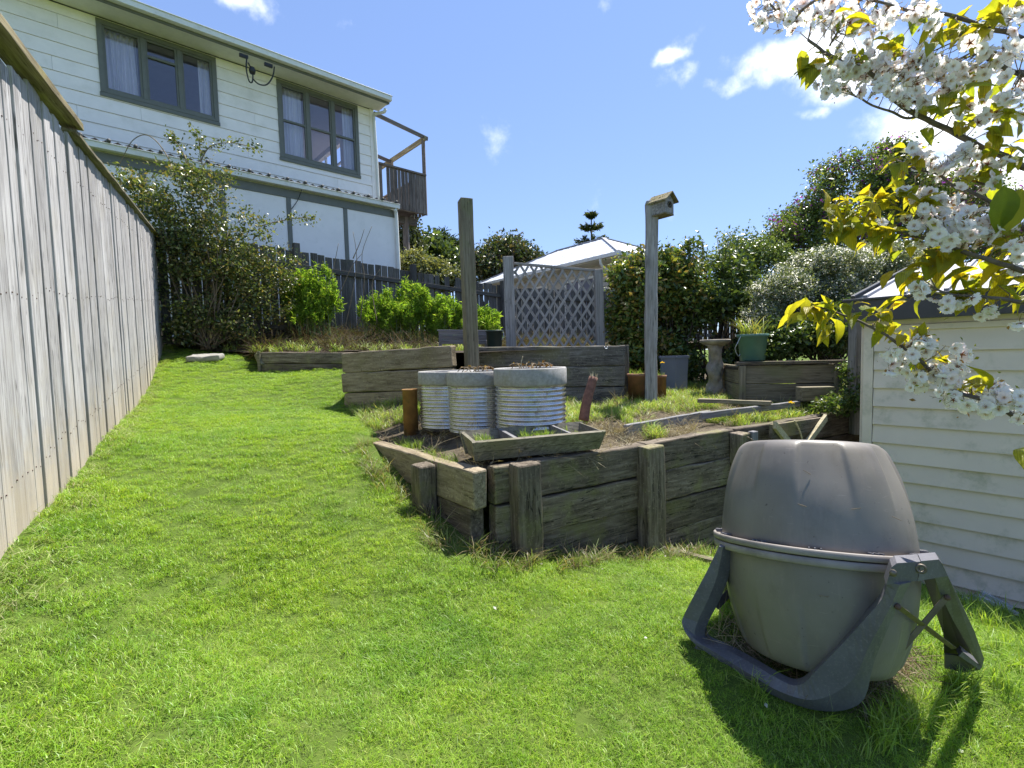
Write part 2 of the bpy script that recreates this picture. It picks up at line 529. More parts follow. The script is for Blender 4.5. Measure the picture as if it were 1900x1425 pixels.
def mkmesh(name, verts, faces, mat=None, smooth=False, colors=None):
    me = bpy.data.meshes.new(name)
    if isinstance(verts, np.ndarray):
        nv = len(verts); fa = np.asarray(faces); nf, k = fa.shape
        me.vertices.add(nv); me.vertices.foreach_set('co', verts.astype(np.float32).ravel())
        me.loops.add(nf * k); me.loops.foreach_set('vertex_index', fa.astype(np.int32).ravel())
        me.polygons.add(nf)
        me.polygons.foreach_set('loop_start', np.arange(0, nf * k, k, dtype=np.int32))
        me.polygons.foreach_set('loop_total', np.full(nf, k, dtype=np.int32))
        me.update(calc_edges=True)
    else:
        me.from_pydata([tuple(v) for v in verts], [], [tuple(f) for f in faces])
        me.update()
    if colors is not None:
        a = me.attributes.new('col', 'FLOAT_COLOR', 'POINT')
        c = np.ones((len(me.vertices), 4), np.float32); c[:, :3] = colors
        a.data.foreach_set('color', c.ravel())
    if mat: me.materials.append(mat)
    if smooth:
        me.polygons.foreach_set('use_smooth', np.ones(len(me.polygons), bool))
    return me


def obj(name, verts, faces, mat, parent=None, smooth=False, mw=None, colors=None):
    return link(name, mkmesh(name, verts, faces, mat, smooth, colors), parent, mw)


_boxcache = {}


def boxmesh(name, L, Wd, H, mat, r=.004, seg=1, amp=0.0, seed=0):
    key = (name, round(L, 2), round(Wd, 3), round(H, 3), mat.name, r, seg, amp, seed)
    if key in _boxcache:
        return _boxcache[key]
    r = min(r, Wd * .3, H * .3, L * .3)

    def axis(h, s):
        h = h / 2
        a = [-h, -h + r]
        if s > 1:
            for i in range(1, s):
                a.append(-h + r + (2 * h - 2 * r) * i / s)
        a += [h - r, h]
        return a
    ax, ay, az = axis(L, seg), axis(Wd, 2 if amp else 1), axis(H, 2 if amp else 1)
    nx, ny, nz_ = len(ax), len(ay), len(az)
    idx = {}; vs = []; fs = []

    def vid(i, j, k):
        if (i, j, k) in idx: return idx[(i, j, k)]
        p = Vector((ax[i], ay[j], az[k]))
        q = Vector((max(-L / 2 + r, min(L / 2 - r, p.x)), max(-Wd / 2 + r, min(Wd / 2 - r, p.y)), max(-H / 2 + r, min(H / 2 - r, p.z))))
        d = p - q
        if d.length > 1e-9:
            p = q + d.normalized() * r
        if amp:
            s = Vector((seed * 3.1, seed * 7.7, 0))
            nv = noise.noise_vector((p + s) * 6) * amp + noise.noise_vector((p + s) * 25) * amp * .4
            p = p + Vector((nv.x, nv.y, nv.z))
        idx[(i, j, k)] = len(vs); vs.append(p)
        return idx[(i, j, k)]
    for i in range(nx - 1):
        for j in range(ny - 1):
            fs.append((vid(i, j, 0), vid(i, j + 1, 0), vid(i + 1, j + 1, 0), vid(i + 1, j, 0)))
            fs.append((vid(i, j, nz_ - 1), vid(i + 1, j, nz_ - 1), vid(i + 1, j + 1, nz_ - 1), vid(i, j + 1, nz_ - 1)))
        for k in range(nz_ - 1):
            fs.append((vid(i, 0, k), vid(i + 1, 0, k), vid(i + 1, 0, k + 1), vid(i, 0, k + 1)))
            fs.append((vid(i, ny - 1, k), vid(i, ny - 1, k + 1), vid(i + 1, ny - 1, k + 1), vid(i + 1, ny - 1, k)))
    for j in range(ny - 1):
        for k in range(nz_ - 1):
            fs.append((vid(0, j, k), vid(0, j, k + 1), vid(0, j + 1, k + 1), vid(0, j + 1, k)))
            fs.append((vid(nx - 1, j, k), vid(nx - 1, j + 1, k), vid(nx - 1, j + 1, k + 1), vid(nx - 1, j, k + 1)))
    me = mkmesh(name, vs, fs, mat)
    _boxcache[key] = me
    return me


def frame(o, x, z):
    """matrix with local X = x, local Z ~ z"""
    x = Vector(x).normalized(); z = Vector(z)
    y = z.cross(x)
    if y.length < 1e-6: y = Vector((0, 1, 0)).cross(x)
    y.normalize(); z = x.cross(y)
    m = Matrix.Identity(4)
    for i in range(3):
        m[i][0] = x[i]; m[i][1] = y[i]; m[i][2] = z[i]; m[i][3] = o[i]
    return m


def beam(name, p0, p1, w, h, mat, parent=None, up=(0, 0, 1), r=.004, seg=1, amp=0.0, seed=0):
    """box from p0 to p1 (centre line), w sideways, h along up"""
    p0 = Vector(p0); p1 = Vector(p1)
    me = boxmesh(name, (p1 - p0).length, w, h, mat, r, seg, amp, seed)
    return link(name, me, parent, frame((p0 + p1) / 2, p1 - p0, up))


def quadbox(name, a, b, c, d, thick, mat, parent=None, nrm=None):
    """slab: quad a b c d pushed back by thick along nrm"""
    a, b, c, d = map(Vector, (a, b, c, d))
    n = Vector(nrm) if nrm is not None else (b - a).cross(d - a).normalized()
    v = [a, b, c, d] + [p + n * thick for p in (a, b, c, d)]
    f = [(0, 1, 2, 3), (7, 6, 5, 4), (0, 4, 5, 1), (1, 5, 6, 2), (2, 6, 7, 3), (3, 7, 4, 0)]
    return obj(name, v, f, mat, parent)


def tube_geo(pts, rads, seg=8, vs=None, fs=None):
    vs = [] if vs is None else vs; fs = [] if fs is None else fs
    pts = [Vector(p) for p in pts]
    base = len(vs); n = len(pts)
    prev = None
    for i, p in enumerate(pts):
        d = (pts[min(i + 1, n - 1)] - pts[max(i - 1, 0)]).normalized()
        if prev is None:
            a = d.cross(Vector((0, 0, 1)))
            if a.length < .05: a = d.cross(Vector((1, 0, 0)))
            a.normalize()
        else:
            a = (prev - d * prev.dot(d)).normalized()
        prev = a
        b = d.cross(a)
        for k in range(seg):
            t = 2 * math.pi * k / seg
            vs.append(p + (a * math.cos(t) + b * math.sin(t)) * rads[i])
    for i in range(n - 1):
        for k in range(seg):
            k2 = (k + 1) % seg
            fs.append((base + i * seg + k, base + i * seg + k2, base + (i + 1) * seg + k2, base + (i + 1) * seg + k))
    fs.append(tuple(base + k for k in reversed(range(seg))))
    fs.append(tuple(base + (n - 1) * seg + k for k in range(seg)))
    return vs, fs


def smoothpath(pts, n=4):
    pts = [Vector(p) for p in pts]
    if len(pts) < 3: return pts
    o = []
    for i in range(len(pts) - 1):
        p0 = pts[max(i - 1, 0)]; p1 = pts[i]; p2 = pts[i + 1]; p3 = pts[min(i + 2, len(pts) - 1)]
        for k in range(n):
            t = k / n
            o.append(.5 * ((2 * p1) + (p2 - p0) * t + (2 * p0 - 5 * p1 + 4 * p2 - p3) * t * t + (3 * p1 - p0 - 3 * p2 + p3) * t ** 3))
    o.append(pts[-1])
    return o


def tube(name, pts, r0, r1, mat, parent=None, seg=8, sub=4, wob=0.0):
    p = smoothpath(pts, sub)
    if wob:
        p = [q + noise.noise_vector(q * 9) * wob for q in p]
    rr = [r0 + (r1 - r0) * i / (len(p) - 1) for i in range(len(p))]
    v, f = tube_geo(p, rr, seg)
    return obj(name, v, f, mat, parent, smooth=True)


def lathe(name, prof, mat, loc, parent=None, seg=48, axis=None, mod=None, smooth=True, closed=False):
    vs = []; fs = []
    for (r_, z_) in prof:
        for k in range(seg):
            t = 2 * math.pi * k / seg
            rr = r_ if mod is None else mod(r_, z_, t)
            vs.append(Vector((rr * math.cos(t), rr * math.sin(t), z_)))
    n = len(prof)
    for i in range(n - 1 if not closed else n):
        i2 = (i + 1) % n
        for k in range(seg):
            k2 = (k + 1) % seg
            fs.append((i * seg + k, i * seg + k2, i2 * seg + k2, i2 * seg + k))
    if not closed:
        fs.append(tuple(reversed(range(seg)))); fs.append(tuple((n - 1) * seg + k for k in range(seg)))
    mw = Matrix.Translation(loc)
    if axis is not None: mw = mw @ axis
    return obj(name, vs, fs, mat, parent, smooth=smooth, mw=mw)


def rbf_fit(P, Z, smooth=1e-3):
    P = np.array(P, float); Z = np.array(Z, float)
    d = np.linalg.norm(P[:, None] - P[None], axis=2)
    K = np.where(d > 0, d * d * np.log(d + 1e-12), 0) + np.eye(len(P)) * smooth
    A = np.c_[np.ones(len(P)), P]
    S = np.zeros((len(P) + 3, len(P) + 3))
    S[:len(P), :len(P)] = K; S[:len(P), len(P):] = A; S[len(P):, :len(P)] = A.T
    w = np.linalg.solve(S, np.r_[Z, 0, 0, 0])

    def f(X, Y):
        X = np.atleast_1d(np.asarray(X, float)); Y = np.atleast_1d(np.asarray(Y, float))
        Q = np.c_[X.ravel(), Y.ravel()]
        out = np.empty(len(Q))
        for s in range(0, len(Q), 20000):
            q = Q[s:s + 20000]
            dd = np.linalg.norm(q[:, None] - P[None], axis=2)
            kk = np.where(dd > 0, dd * dd * np.log(dd + 1e-12), 0)
            out[s:s + 20000] = kk @ w[:-3] + w[-3] + q @ w[-2:]
        return out.reshape(X.shape)
    return f


def inpoly(X, Y, poly):
    X = np.asarray(X); Y = np.asarray(Y)
    ins = np.zeros(X.shape, bool)
    n = len(poly)
    for i in range(n):
        x1, y1 = poly[i]; x2, y2 = poly[(i + 1) % n]
        c = ((y1 > Y) != (y2 > Y)) & (X < (x2 - x1) * (Y - y1) / (y2 - y1 + 1e-12) + x1)
        ins ^= c
    return ins


def sheet(name, poly, zf, step, mat):
    """polygon filled with a fine grid (grid cells cut by the outline)"""
    bm = bmesh.new()
    xs = [p[0] for p in poly]; ys = [p[1] for p in poly]
    vv = [bm.verts.new((x, y, 0)) for x, y in poly]
    bm.faces.new(vv)
    for ax, lo, hi in ((0, min(xs), max(xs)), (1, min(ys), max(ys))):
        k = math.floor(lo / step) + 1
        while k * step < hi:
            co = [0, 0, 0]; no = [0, 0, 0]; co[ax] = k * step; no[ax] = 1
            bmesh.ops.bisect_plane(bm, geom=bm.verts[:] + bm.edges[:] + bm.faces[:], plane_co=co, plane_no=no)
            k += 1
    X = np.array([v.co.x for v in bm.verts]); Y = np.array([v.co.y for v in bm.verts])
    Z = zf(X, Y)
    for v, z in zip(bm.verts, Z): v.co.z = z
    bm.normal_update()
    for f in bm.faces:
        if f.normal.z < 0: f.normal_flip()
    me = bpy.data.meshes.new(name); bm.to_mesh(me); bm.free()
    for p in me.polygons: p.use_smooth = True
    me.materials.append(mat)
    return link(name, me)


def wob(X, Y, a=.015, s=4.0):
    X = np.atleast_1d(X); Y = np.atleast_1d(Y)
    return np.array([noise.noise((x * s, y * s, 3.3)) for x, y in zip(X.ravel(), Y.ravel())]).reshape(X.shape) * a


# ---- scattered tufts (ground cover nobody could count)
def tuft_mesh(name, nbl, rad, hmin, hmax, w, lean, cols, mat, segs=2):
    vs = []; fs = []; cs = []
    rg = np.random.default_rng(abs(hash(name)) % 1000 if False else sum(map(ord, name)))
    for b in range(nbl):
        a = rg.uniform(0, 2 * math.pi); rr = rad * math.sqrt(rg.uniform())
        x0, y0 = rr * math.cos(a), rr * math.sin(a)
        h = rg.uniform(hmin, hmax); la = rg.uniform(0, 2 * math.pi); ln = lean * rg.uniform(.2, 1) * h
        dx, dy = math.cos(la), math.sin(la)
        sx, sy = -dy, dx
        ww = w * rg.uniform(.6, 1.2)
        c = np.array(cols[rg.integers(len(cols))]) * rg.uniform(.75, 1.25)
        base = len(vs)
        for s in range(segs + 1):
            t = s / segs
            cx = x0 + dx * ln * t * t; cy = y0 + dy * ln * t * t; cz = h * (t - .25 * lean * t * t * .6) - .004
            if s < segs:
                k = ww * (1 - .45 * t) / 2
                vs.append((cx - sx * k, cy - sy * k, cz)); vs.append((cx + sx * k, cy + sy * k, cz))
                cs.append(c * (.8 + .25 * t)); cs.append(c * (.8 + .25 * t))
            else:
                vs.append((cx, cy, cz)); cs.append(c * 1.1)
        for s in range(segs - 1):
            q = base + 2 * s
            fs.append((q, q + 1, q + 3)); fs.append((q, q + 3, q + 2))
        q = base + 2 * (segs - 1)
        fs.append((q, q + 1, q + 2))
    return mkmesh(name, np.array(vs), np.array(fs), mat, False, np.clip(np.array(cs), 0, 1))


def scatter(name, P, variants, label, cat, smin=.8, smax=1.2, tilt=.12, sc=None):
    P = np.asarray(P, float); n = len(P)
    me = bpy.data.meshes.new(name)
    me.vertices.add(n); me.vertices.foreach_set('co', P.astype(np.float32).ravel())
    rot = np.c_[RNG.normal(0, tilt, n), RNG.normal(0, tilt, n), RNG.uniform(0, 6.283, n)].astype(np.float32)
    a = me.attributes.new('rot', 'FLOAT_VECTOR', 'POINT'); a.data.foreach_set('vector', rot.ravel())
    s = RNG.uniform(smin, smax, n)
    if sc is not None: s = s * sc
    a = me.attributes.new('siz', 'FLOAT', 'POINT'); a.data.foreach_set('value', s.astype(np.float32))
    a = me.attributes.new('pick', 'INT', 'POINT'); a.data.foreach_set('value', RNG.integers(0, len(variants), n).astype(np.int32))
    o = bpy.data.objects.new(name, me); COL.objects.link(o)
    col = bpy.data.collections.new(name + '_tufts')
    for i, vm in enumerate(variants):
        vo = bpy.data.objects.new(name + '_tuft', vm)
        col.objects.link(vo)
    g = bpy.data.node_groups.new(name + '_scatter', 'GeometryNodeTree')
    g.interface.new_socket('Geometry', in_out='INPUT', socket_type='NodeSocketGeometry')
    g.interface.new_socket('Geometry', in_out='OUTPUT', socket_type='NodeSocketGeometry')
    gi = g.nodes.new('NodeGroupInput'); go = g.nodes.new('NodeGroupOutput')
    ip = g.nodes.new('GeometryNodeInstanceOnPoints')
    ci = g.nodes.new('GeometryNodeCollectionInfo')
    ci.inputs['Collection'].default_value = col
    ci.inputs['Separate Children'].default_value = True
    ci.inputs['Reset Children'].default_value = True

    def attr(nm, dt):
        n_ = g.nodes.new('GeometryNodeInputNamedAttribute'); n_.data_type = dt; n_.inputs['Name'].default_value = nm
        return n_.outputs['Attribute']
    g.links.new(gi.outputs[0], ip.inputs['Points'])
    g.links.new(ci.outputs[0], ip.inputs['Instance'])
    ip.inputs['Pick Instance'].default_value = True
    g.links.new(attr('pick', 'INT'), ip.inputs['Instance Index'])
    g.links.new(attr('rot', 'FLOAT_VECTOR'), ip.inputs['Rotation'])
    g.links.new(attr('siz', 'FLOAT'), ip.inputs['Scale'])
    g.links.new(ip.outputs[0], go.inputs[0])
    md = o.modifiers.new('scatter', 'NODES'); md.node_group = g
    return setp(o, label, cat, None, 'stuff')


# ---- leaf clouds
def leaf_cloud(C, size, cols, up=.5, aspect=.55, jitter=.5, curl=.25, droop=0.0, thin=False, dirs=None):
    """C: Nx3 leaf positions -> verts, quads, colours; every leaf a small folded blade"""
    n = len(C)
    nrm = RNG.normal(size=(n, 3)); nrm[:, 2] += up * 1.6
    nrm /= np.linalg.norm(nrm, axis=1)[:, None]
    if dirs is None:
        a = RNG.normal(size=(n, 3))
    else:
        a = dirs + RNG.normal(size=(n, 3)) * .35
    a[:, 2] -= droop
    a -= nrm * (a * nrm).sum(1)[:, None]
    a /= np.linalg.norm(a, axis=1)[:, None] + 1e-9
    b = np.cross(nrm, a)
    L = size * RNG.uniform(1 - jitter, 1 + jitter, n)[:, None]
    base = C - a * L * .5
    tip = C + a * L * .5 - nrm * L * curl * .4
    mid = C + a * L * .02 + nrm * L * .0
    left = mid + b * L * aspect * .5 + nrm * L * curl * .3
    right = mid - b * L * aspect * .5 + nrm * L * curl * .3
    V = np.empty((n, 4, 3)); V[:, 0] = base; V[:, 1] = right; V[:, 2] = tip; V[:, 3] = left
    idx = np.arange(n)[:, None] * 4
    Fc = np.concatenate([idx + np.array([[0, 1, 2]]), idx + np.array([[0, 2, 3]])], 1).reshape(-1, 3)
    cols = np.asarray(cols)
    cc = cols[RNG.integers(0, len(cols), n)] * RNG.uniform(.7, 1.3, n)[:, None]
    return V.reshape(-1, 3), Fc, np.repeat(np.clip(cc, 0, 1), 4, axis=0)


def sample_blobs(blobs, ncl, shell=.45):
    """cluster centres in a set of ellipsoids (c, (rx,ry,rz)), favouring the outside"""
    vol = np.array([b[1][0] * b[1][1] * b[1][2] for b in blobs]) ** (2 / 3.)
    ch = RNG.choice(len(blobs), ncl, p=vol / vol.sum())
    out = np.empty((ncl, 3))
    for i, k in enumerate(ch):
        c, r = blobs[k]
        d = RNG.normal(size=3); d /= np.linalg.norm(d)
        rr = 1 - abs(RNG.normal(0, shell)) * .75
        rr = max(rr, .1) * RNG.uniform(.88, 1.1)
        out[i] = np.array(c) + d * np.array(r) * rr
    return out


def blob(px, py, Y, rpx, rpy, deep=None):
    c = W(px, py, Y)
    rx = rpx / FPX * Y; rz = rpy / FPX * Y
    return (tuple(c), (rx, deep if deep else rx * .8, rz))


def plant(name, label, cat, blobs, ncl, per, sig, size, cols, mat, base=None, stems=0, stemr=.012, stemmat=None,
          group=None, up=.5, aspect=.55, flowers=None, foliage='foliage', gap=.0, droop=0.0, zmin=None, maxstem=40, spray=0, trunk='stem'):
    CC = sample_blobs(blobs, ncl)
    if gap:
        keep = np.array([noise.noise(Vector(c) * gap) > -.12 for c in CC]); CC = CC[keep]
    if zmin is not None: CC = CC[CC[:, 2] > zmin]
    P = np.repeat(CC, per, axis=0) + RNG.normal(0, 1, (len(CC) * per, 3)) * sig
    if zmin is not None: P[:, 2] = np.maximum(P[:, 2], zmin + RNG.uniform(0, .05, len(P)))
    bx = Vector(base) if base is not None else Vector((blobs[0][0][0], blobs[0][0][1], min(b[0][2] - b[1][2] for b in blobs)))
    e = empty(name, bx, label, cat, group)
    V, Fc, Cc = leaf_cloud(P, size, cols, up, aspect, droop=droop)
    o = obj(foliage, V, Fc, mat, e, colors=Cc); o['kind'] = 'stuff'
    if stems:
        vs = []; fs = []
        sel = CC[RNG.choice(len(CC), min(stems, len(CC)), replace=False)]
        for q in sel:
            q = Vector(q)
            st = bx + Vector((random.uniform(-.12, .12), random.uniform(-.08, .08), 0)) * (1 + stemr * 10)
            md = st.lerp(q, .5) + Vector((random.uniform(-.15, .15), random.uniform(-.1, .1), random.uniform(0, .15))) * (q - st).length * .5
            pp = smoothpath([st, md, q], 4)
            rr = [stemr * (1 - .8 * i / (len(pp) - 1)) for i in range(len(pp))]
            tube_geo(pp, rr, 5, vs, fs)
        s = obj(trunk, vs, fs, stemmat or M['twig'], e, smooth=True); s['kind'] = 'stuff'
    if flowers:
        fn, fc, fsz, frac = flowers
        k = max(1, int(len(CC) * frac))
        idx = RNG.choice(len(CC), k, replace=False)
        Pf = np.repeat(CC[idx], 8, axis=0) + RNG.normal(0, 1, (k * 8, 3)) * sig * .5
        cen = np.mean(CC, axis=0)
        Pf += (Pf - cen) / (np.linalg.norm(Pf - cen, axis=1)[:, None] + 1e-6) * sig * .8
        V, Fc, Cc = leaf_cloud(Pf, fsz, fc, .3, .8)
        o = obj(fn, V, Fc, M['petal'], e, colors=Cc); o['kind'] = 'stuff'
    return e

# ================================================================== TERRAIN
def v2(p): return (p.x, p.y)


cp = []
for px, py, Y in [(0, 1033, 1.74), (74, 946, 2.17), (140, 876, 2.75), (193, 809, 3.5), (225, 778, 4.2), (270, 718, 5.85), (291, 669, 7.2), (303, 640, 8.0),
                  (705, 826, 4.0), (775, 925, 3.25), (880, 1003, 2.8), (975, 1020, 3.0), (1200, 1016, 3.45), (1349, 1030, 3.9),
                  (460, 690, 6.9), (550, 691, 6.85), (638, 690, 6.7), (640, 752, 5.6), (720, 792, 4.7), (380, 668, 7.2), (540, 780, 4.6),
                  (0, 1425, 1.05), (400, 1425, 1.17), (950, 1425, 1.40), (1500, 1425, 1.56), (1900, 1425, 1.62), (950, 1150, 2.2), (400, 1150, 1.95),
                  (1900, 1160, 3.0), (1782, 1112, 3.55), (1620, 1080, 3.6)]:
    p = W(px, py, Y); cp.append((p.x, p.y, p.z))
cp += [(.80, 2.05, .02), (1.22, 1.68, -.075), (1.02, 1.87, -.045), (1.87, 1.95, -.10), (1.35, 2.35, -.06), (-1.5, -2, .2), (0, -2, 0), (3, -2, -.1), (-2, 10, 1.2), (3, 8, .2), (-4.5, 10, 1.45), (6, 6, -.3), (5, 2, -.4), (-5, 3, .9)]
cp = np.array(cp)
_h = rbf_fit(cp[:, :2], cp[:, 2], 2e-3)


def ground(X, Y):
    X = np.atleast_1d(np.asarray(X, float)); Y = np.atleast_1d(np.asarray(Y, float))
    cx = np.clip(X, -7, 7); cy = np.clip(Y, -2.5, 10)
    z = _h(cx, cy)
    d = np.hypot(X - cx, Y - cy)
    k = np.clip(d / 12, 0, 1); k = k * k * (3 - 2 * k)
    return z * (1 - k) + .9 * k


def gz(x, y): return float(ground(x, y)[0])


def expand(lo, hi, step, far, grow=1.35):
    a = list(np.arange(lo, hi + 1e-6, step)); s = step
    x = hi
    while x < far: s *= grow; x += s; a.append(x)
    s = step; x = lo
    while x > -far: s *= grow; x -= s; a.insert(0, x)
    return np.array(a)


gx = expand(-6.5, 5, .1, 600); gy = expand(-1, 9, .1, 600)
GX, GY = np.meshgrid(gx, gy)
GZ = ground(GX, GY)
near = (np.abs(GX) < 8) & (GY < 12) & (GY > -3)
GZ = GZ + np.where(near, wob(GX, GY, .012, 2.2), 0)
nx_, ny_ = len(gx), len(gy)
V = np.c_[GX.ravel(), GY.ravel(), GZ.ravel()]
ii = (np.arange(ny_ - 1)[:, None] * nx_ + np.arange(nx_ - 1)[None]).ravel()
Fq = np.c_[ii, ii + 1, ii + nx_ + 1, ii + nx_]
o = obj('ground', V, Fq, M['lawnsoil'], smooth=True); setp(o, 'sloping lawn ground with thatchy green and brown soil', kind='structure')

# --- garden bed plan
C0 = W(880, 870, 2.8); L1 = W(705, 822, 4.0)
rdir = Vector((1.98, 1.17, 0)).normalized()
ldir = Vector((L1.x - C0.x, L1.y - C0.y, 0)); LLEN = ldir.length; ldir.normalize()
rn = Vector((rdir.y, -rdir.x, 0))      # outward (towards camera)
ln = Vector((-ldir.y, ldir.x, 0))      # outward left
if ln.x > 0: ln = -ln
RLEN = 4.75
Rend = C0 + rdir * RLEN
UL = W(640, 745, 5.6); UM = W(842, 700, 5.0); UR = W(1162, 742, 5.5)


def terr(X, Y):
    X = np.atleast_1d(np.asarray(X, float)); Y = np.atleast_1d(np.asarray(Y, float))
    d = -((X - C0.x) * rn.x + (Y - C0.y) * rn.y)
    z = .595 + .085 * np.clip(d, 0, 2.6) + .01 * np.clip(Y - 6.5, 0, 3)
    z = z + wob(X, Y, .022, 3.1)
    dl_ = -((X - C0.x) * ln.x + (Y - C0.y) * ln.y); al_ = (X - C0.x) * ldir.x + (Y - C0.y) * ldir.y
    z = np.minimum(z, C0.z + (L1.z - C0.z) * np.clip(al_ / LLEN, 0, 1) - .045 + .22 * np.clip(dl_, 0, 2) + np.clip(al_ - LLEN, 0, 2) * .2)
    # left side runs out level with the lawn
    ax, ay, bx, by = L1.x + ldir.x * .3, L1.y + ldir.y * .3, UL.x, UL.y + .1
    t = np.clip(((X - ax) * (bx - ax) + (Y - ay) * (by - ay)) / ((bx - ax) ** 2 + (by - ay) ** 2), 0, 1)
    d2 = np.hypot(X - ax - t * (bx - ax), Y - ay - t * (by - ay))
    k = np.clip(d2 / .55, 0, 1); k = k * k * (3 - 2 * k)
    return z * k + (ground(ax + t * (bx - ax), ay + t * (by - ay)) - .012) * (1 - k)


def tz(x, y): return float(terr(x, y)[0])


off = .05
tp = [(C0 - rn * off - ln * off), (L1 + ldir * .3 - ln * off), Vector((UL.x, UL.y + .05, 0)), Vector((UM.x, UM.y + .08, 0)), Vector((UR.x - .05, UR.y + .08, 0)), Vector((UR.x + .0, 7.4, 0)),
      Vector((2.6, 9.5, 0)), Vector((8, 9.0, 0)), Vector((8, 5.4, 0)), Rend - rn * off]
TPOLY = [(p.x, p.y) for p in tp]
o = sheet('garden_terrace', TPOLY, terr, .12, M['bedsoil']); setp(o, 'weedy soil terrace behind the sleeper retaining wall', kind='structure')

up = []
for px, py, Y in [(303, 640, 8.0), (380, 655, 7.7), (460, 656, 7.1), (640, 652, 7.0), (470, 640, 8.2)]:
    p = W(px, py, Y); up.append((p.x, p.y, p.z))
up += [(-1.2, 5.6, 1.34), (0, 5.2, 1.34), (1.1, 5.6, 1.34), (0, 7, 1.36), (1.3, 7, 1.34), (-3.77, 9.7, 1.86), (-.29, 13, 1.62), (-5.6, 8.0, 1.62), (-2, 11.3, 1.75), (-2, 8.5, 1.45), (3, 14, 1.6), (6, 15, 1.6), (-1, 9, 1.42), (2, 10, 1.45)]
up = np.array(up)
_u = rbf_fit(up[:, :2], up[:, 2], 2e-3)


def upper(X, Y):
    X = np.atleast_1d(np.asarray(X, float)); Y = np.atleast_1d(np.asarray(Y, float))
    return _u(X, Y) + wob(X, Y, .03, 2.4)


def uz(x, y): return float(upper(x, y)[0])


LT0 = W(462, 672, 7.0); LT1 = W(742, 672, 6.95)
UPOLY = [(-5.95, 8.05), (LT0.x - .55, 7.75), (LT0.x - .1, 7.35), (LT0.x + .05, LT0.y + .05), (LT1.x - .3, LT1.y + .05), (UL.x + .08, UL.y + .06), (UM.x, UM.y + .06), (UR.x, UR.y + .06), (UR.x, 7.4), (2.4, 10), (8, 11.5), (8, 40), (-25, 40), (-25, 10)]
# far part of the hillside behind the fences rises gently
def upper2(X, Y):
    z = upper(np.clip(X, -8, 7), np.clip(Y, 5, 15))
    return z - np.clip(np.asarray(Y) - 15, 0, 30) * .05


o = sheet('upper_terrace', UPOLY, upper2, .35, M['bank']); setp(o, 'littered earth bank below the back fence', kind='structure')

# ================================================================== LEFT FENCE
FA = W(0, 1033, 1.74); FB = W(303, 640, 8.0)
fd = Vector((FB.x - FA.x, FB.y - FA.y, 0)); FLEN = fd.length; fd.normalize()
fn = Vector((fd.y, -fd.x, 0))      # towards the lawn
tops = []
for px, py in [(0, 102), (60, 160), (110, 228), (200, 333), (290, 440)]:
    p = WP(px, py, FA, fn); tops.append(((p - FA).dot(fd), p.z))


def ftop(s):
    xs = [a for a, b in tops]; zs = [b for a, b in tops]
    if s < xs[0]: return zs[0] + (s - xs[0]) * (zs[2] - zs[0]) / (xs[2] - xs[0])
    if s > xs[-1]: return zs[-1] + (s - xs[-1]) * (zs[-1] - zs[-2]) / (xs[-1] - xs[-2])
    return float(np.interp(s, xs, zs))


fence = empty('paling_fence', Vector((FA.x, FA.y, gz(FA.x, FA.y))), 'tall pale weathered paling fence running up the left side of the lawn', 'fence')
s = -1.5; k = 0
fr = random.Random(5)
while s < FLEN:
    wd = fr.choice([.095, .105, .115, .12, .13, .14])
    front = (k % 2 == 0)
    c = FA + fd * (s + wd / 2)
    zb = gz(c.x, c.y) - .08
    zt = ftop(s + wd / 2) - .02 + fr.uniform(-.012, .012)
    o_ = fr.uniform(-.006, .006)
    p0 = Vector((c.x, c.y, zb)) + fn * o_; p1 = Vector((c.x, c.y, zt)) + fn * (o_ + fr.uniform(-.004, .004))
    q = wd - fr.choice([.004, .006, .008, .010, .013])
    beam('paling', p0, p1, q, .018, M['fence'], fence, up=fn + fd * fr.uniform(-.06, .06), r=.004)
    if s > -.4:
        for dz in (-.25, -1.0, -1.75):
            for e_ in (-.03, .03):
                nl = Vector((c.x, c.y, zt + dz + fr.uniform(-.012, .012))) + fn * (o_ + .0095) + fd * e_
                link('nail', boxmesh('nail', .006, .006, .004, M['rustbolt'], .001), fence, frame(nl, fd, fn))
    s += wd + fr.choice([0, 0, .002, .006]); k += 1
# capping rails: upper one overlaps the lower
CAPS = WP(125, 217, FA, fn); sc_ = (CAPS - FA).dot(fd)
def fpt(s_, dz, o_=0.0):
    p = FA + fd * s_ + fn * o_; p.z = ftop(s_) + dz; return p


beam('cap_rail', fpt(-1.5, .055, .02), fpt(sc_, .055, .02), .11, .045, M['cap'], fence, seg=14, amp=.006, seed=1)
n_ = 6
for i in range(n_):
    a = sc_ - .10 + (FLEN + .05 - sc_ + .10) * i / n_; b_ = sc_ - .10 + (FLEN + .05 - sc_ + .10) * (i + 1) / n_
    beam('cap_rail', fpt(a, .0, .018), fpt(b_ - .004, .0, .018), .075, .022, M['cap_y'] if i == n_ - 1 else M['post'], fence, seg=6, amp=.004, seed=i + 2)
for dz in (-.25, -1.0, -1.75):
    beam('rail', fpt(-1.5, dz, -.05), fpt(FLEN, dz, -.05), .05, .075, M['fence_dark'], fence)
s = -1.2
while s < FLEN + .1:
    p = fpt(min(s, FLEN - .03), 0, -.13); beam('fence_post', (p.x, p.y, gz(p.x, p.y) - .1), (p.x, p.y, p.z - .05), .1, .1, M['fence_dark'], fence, up=fn)
    s += 2.0

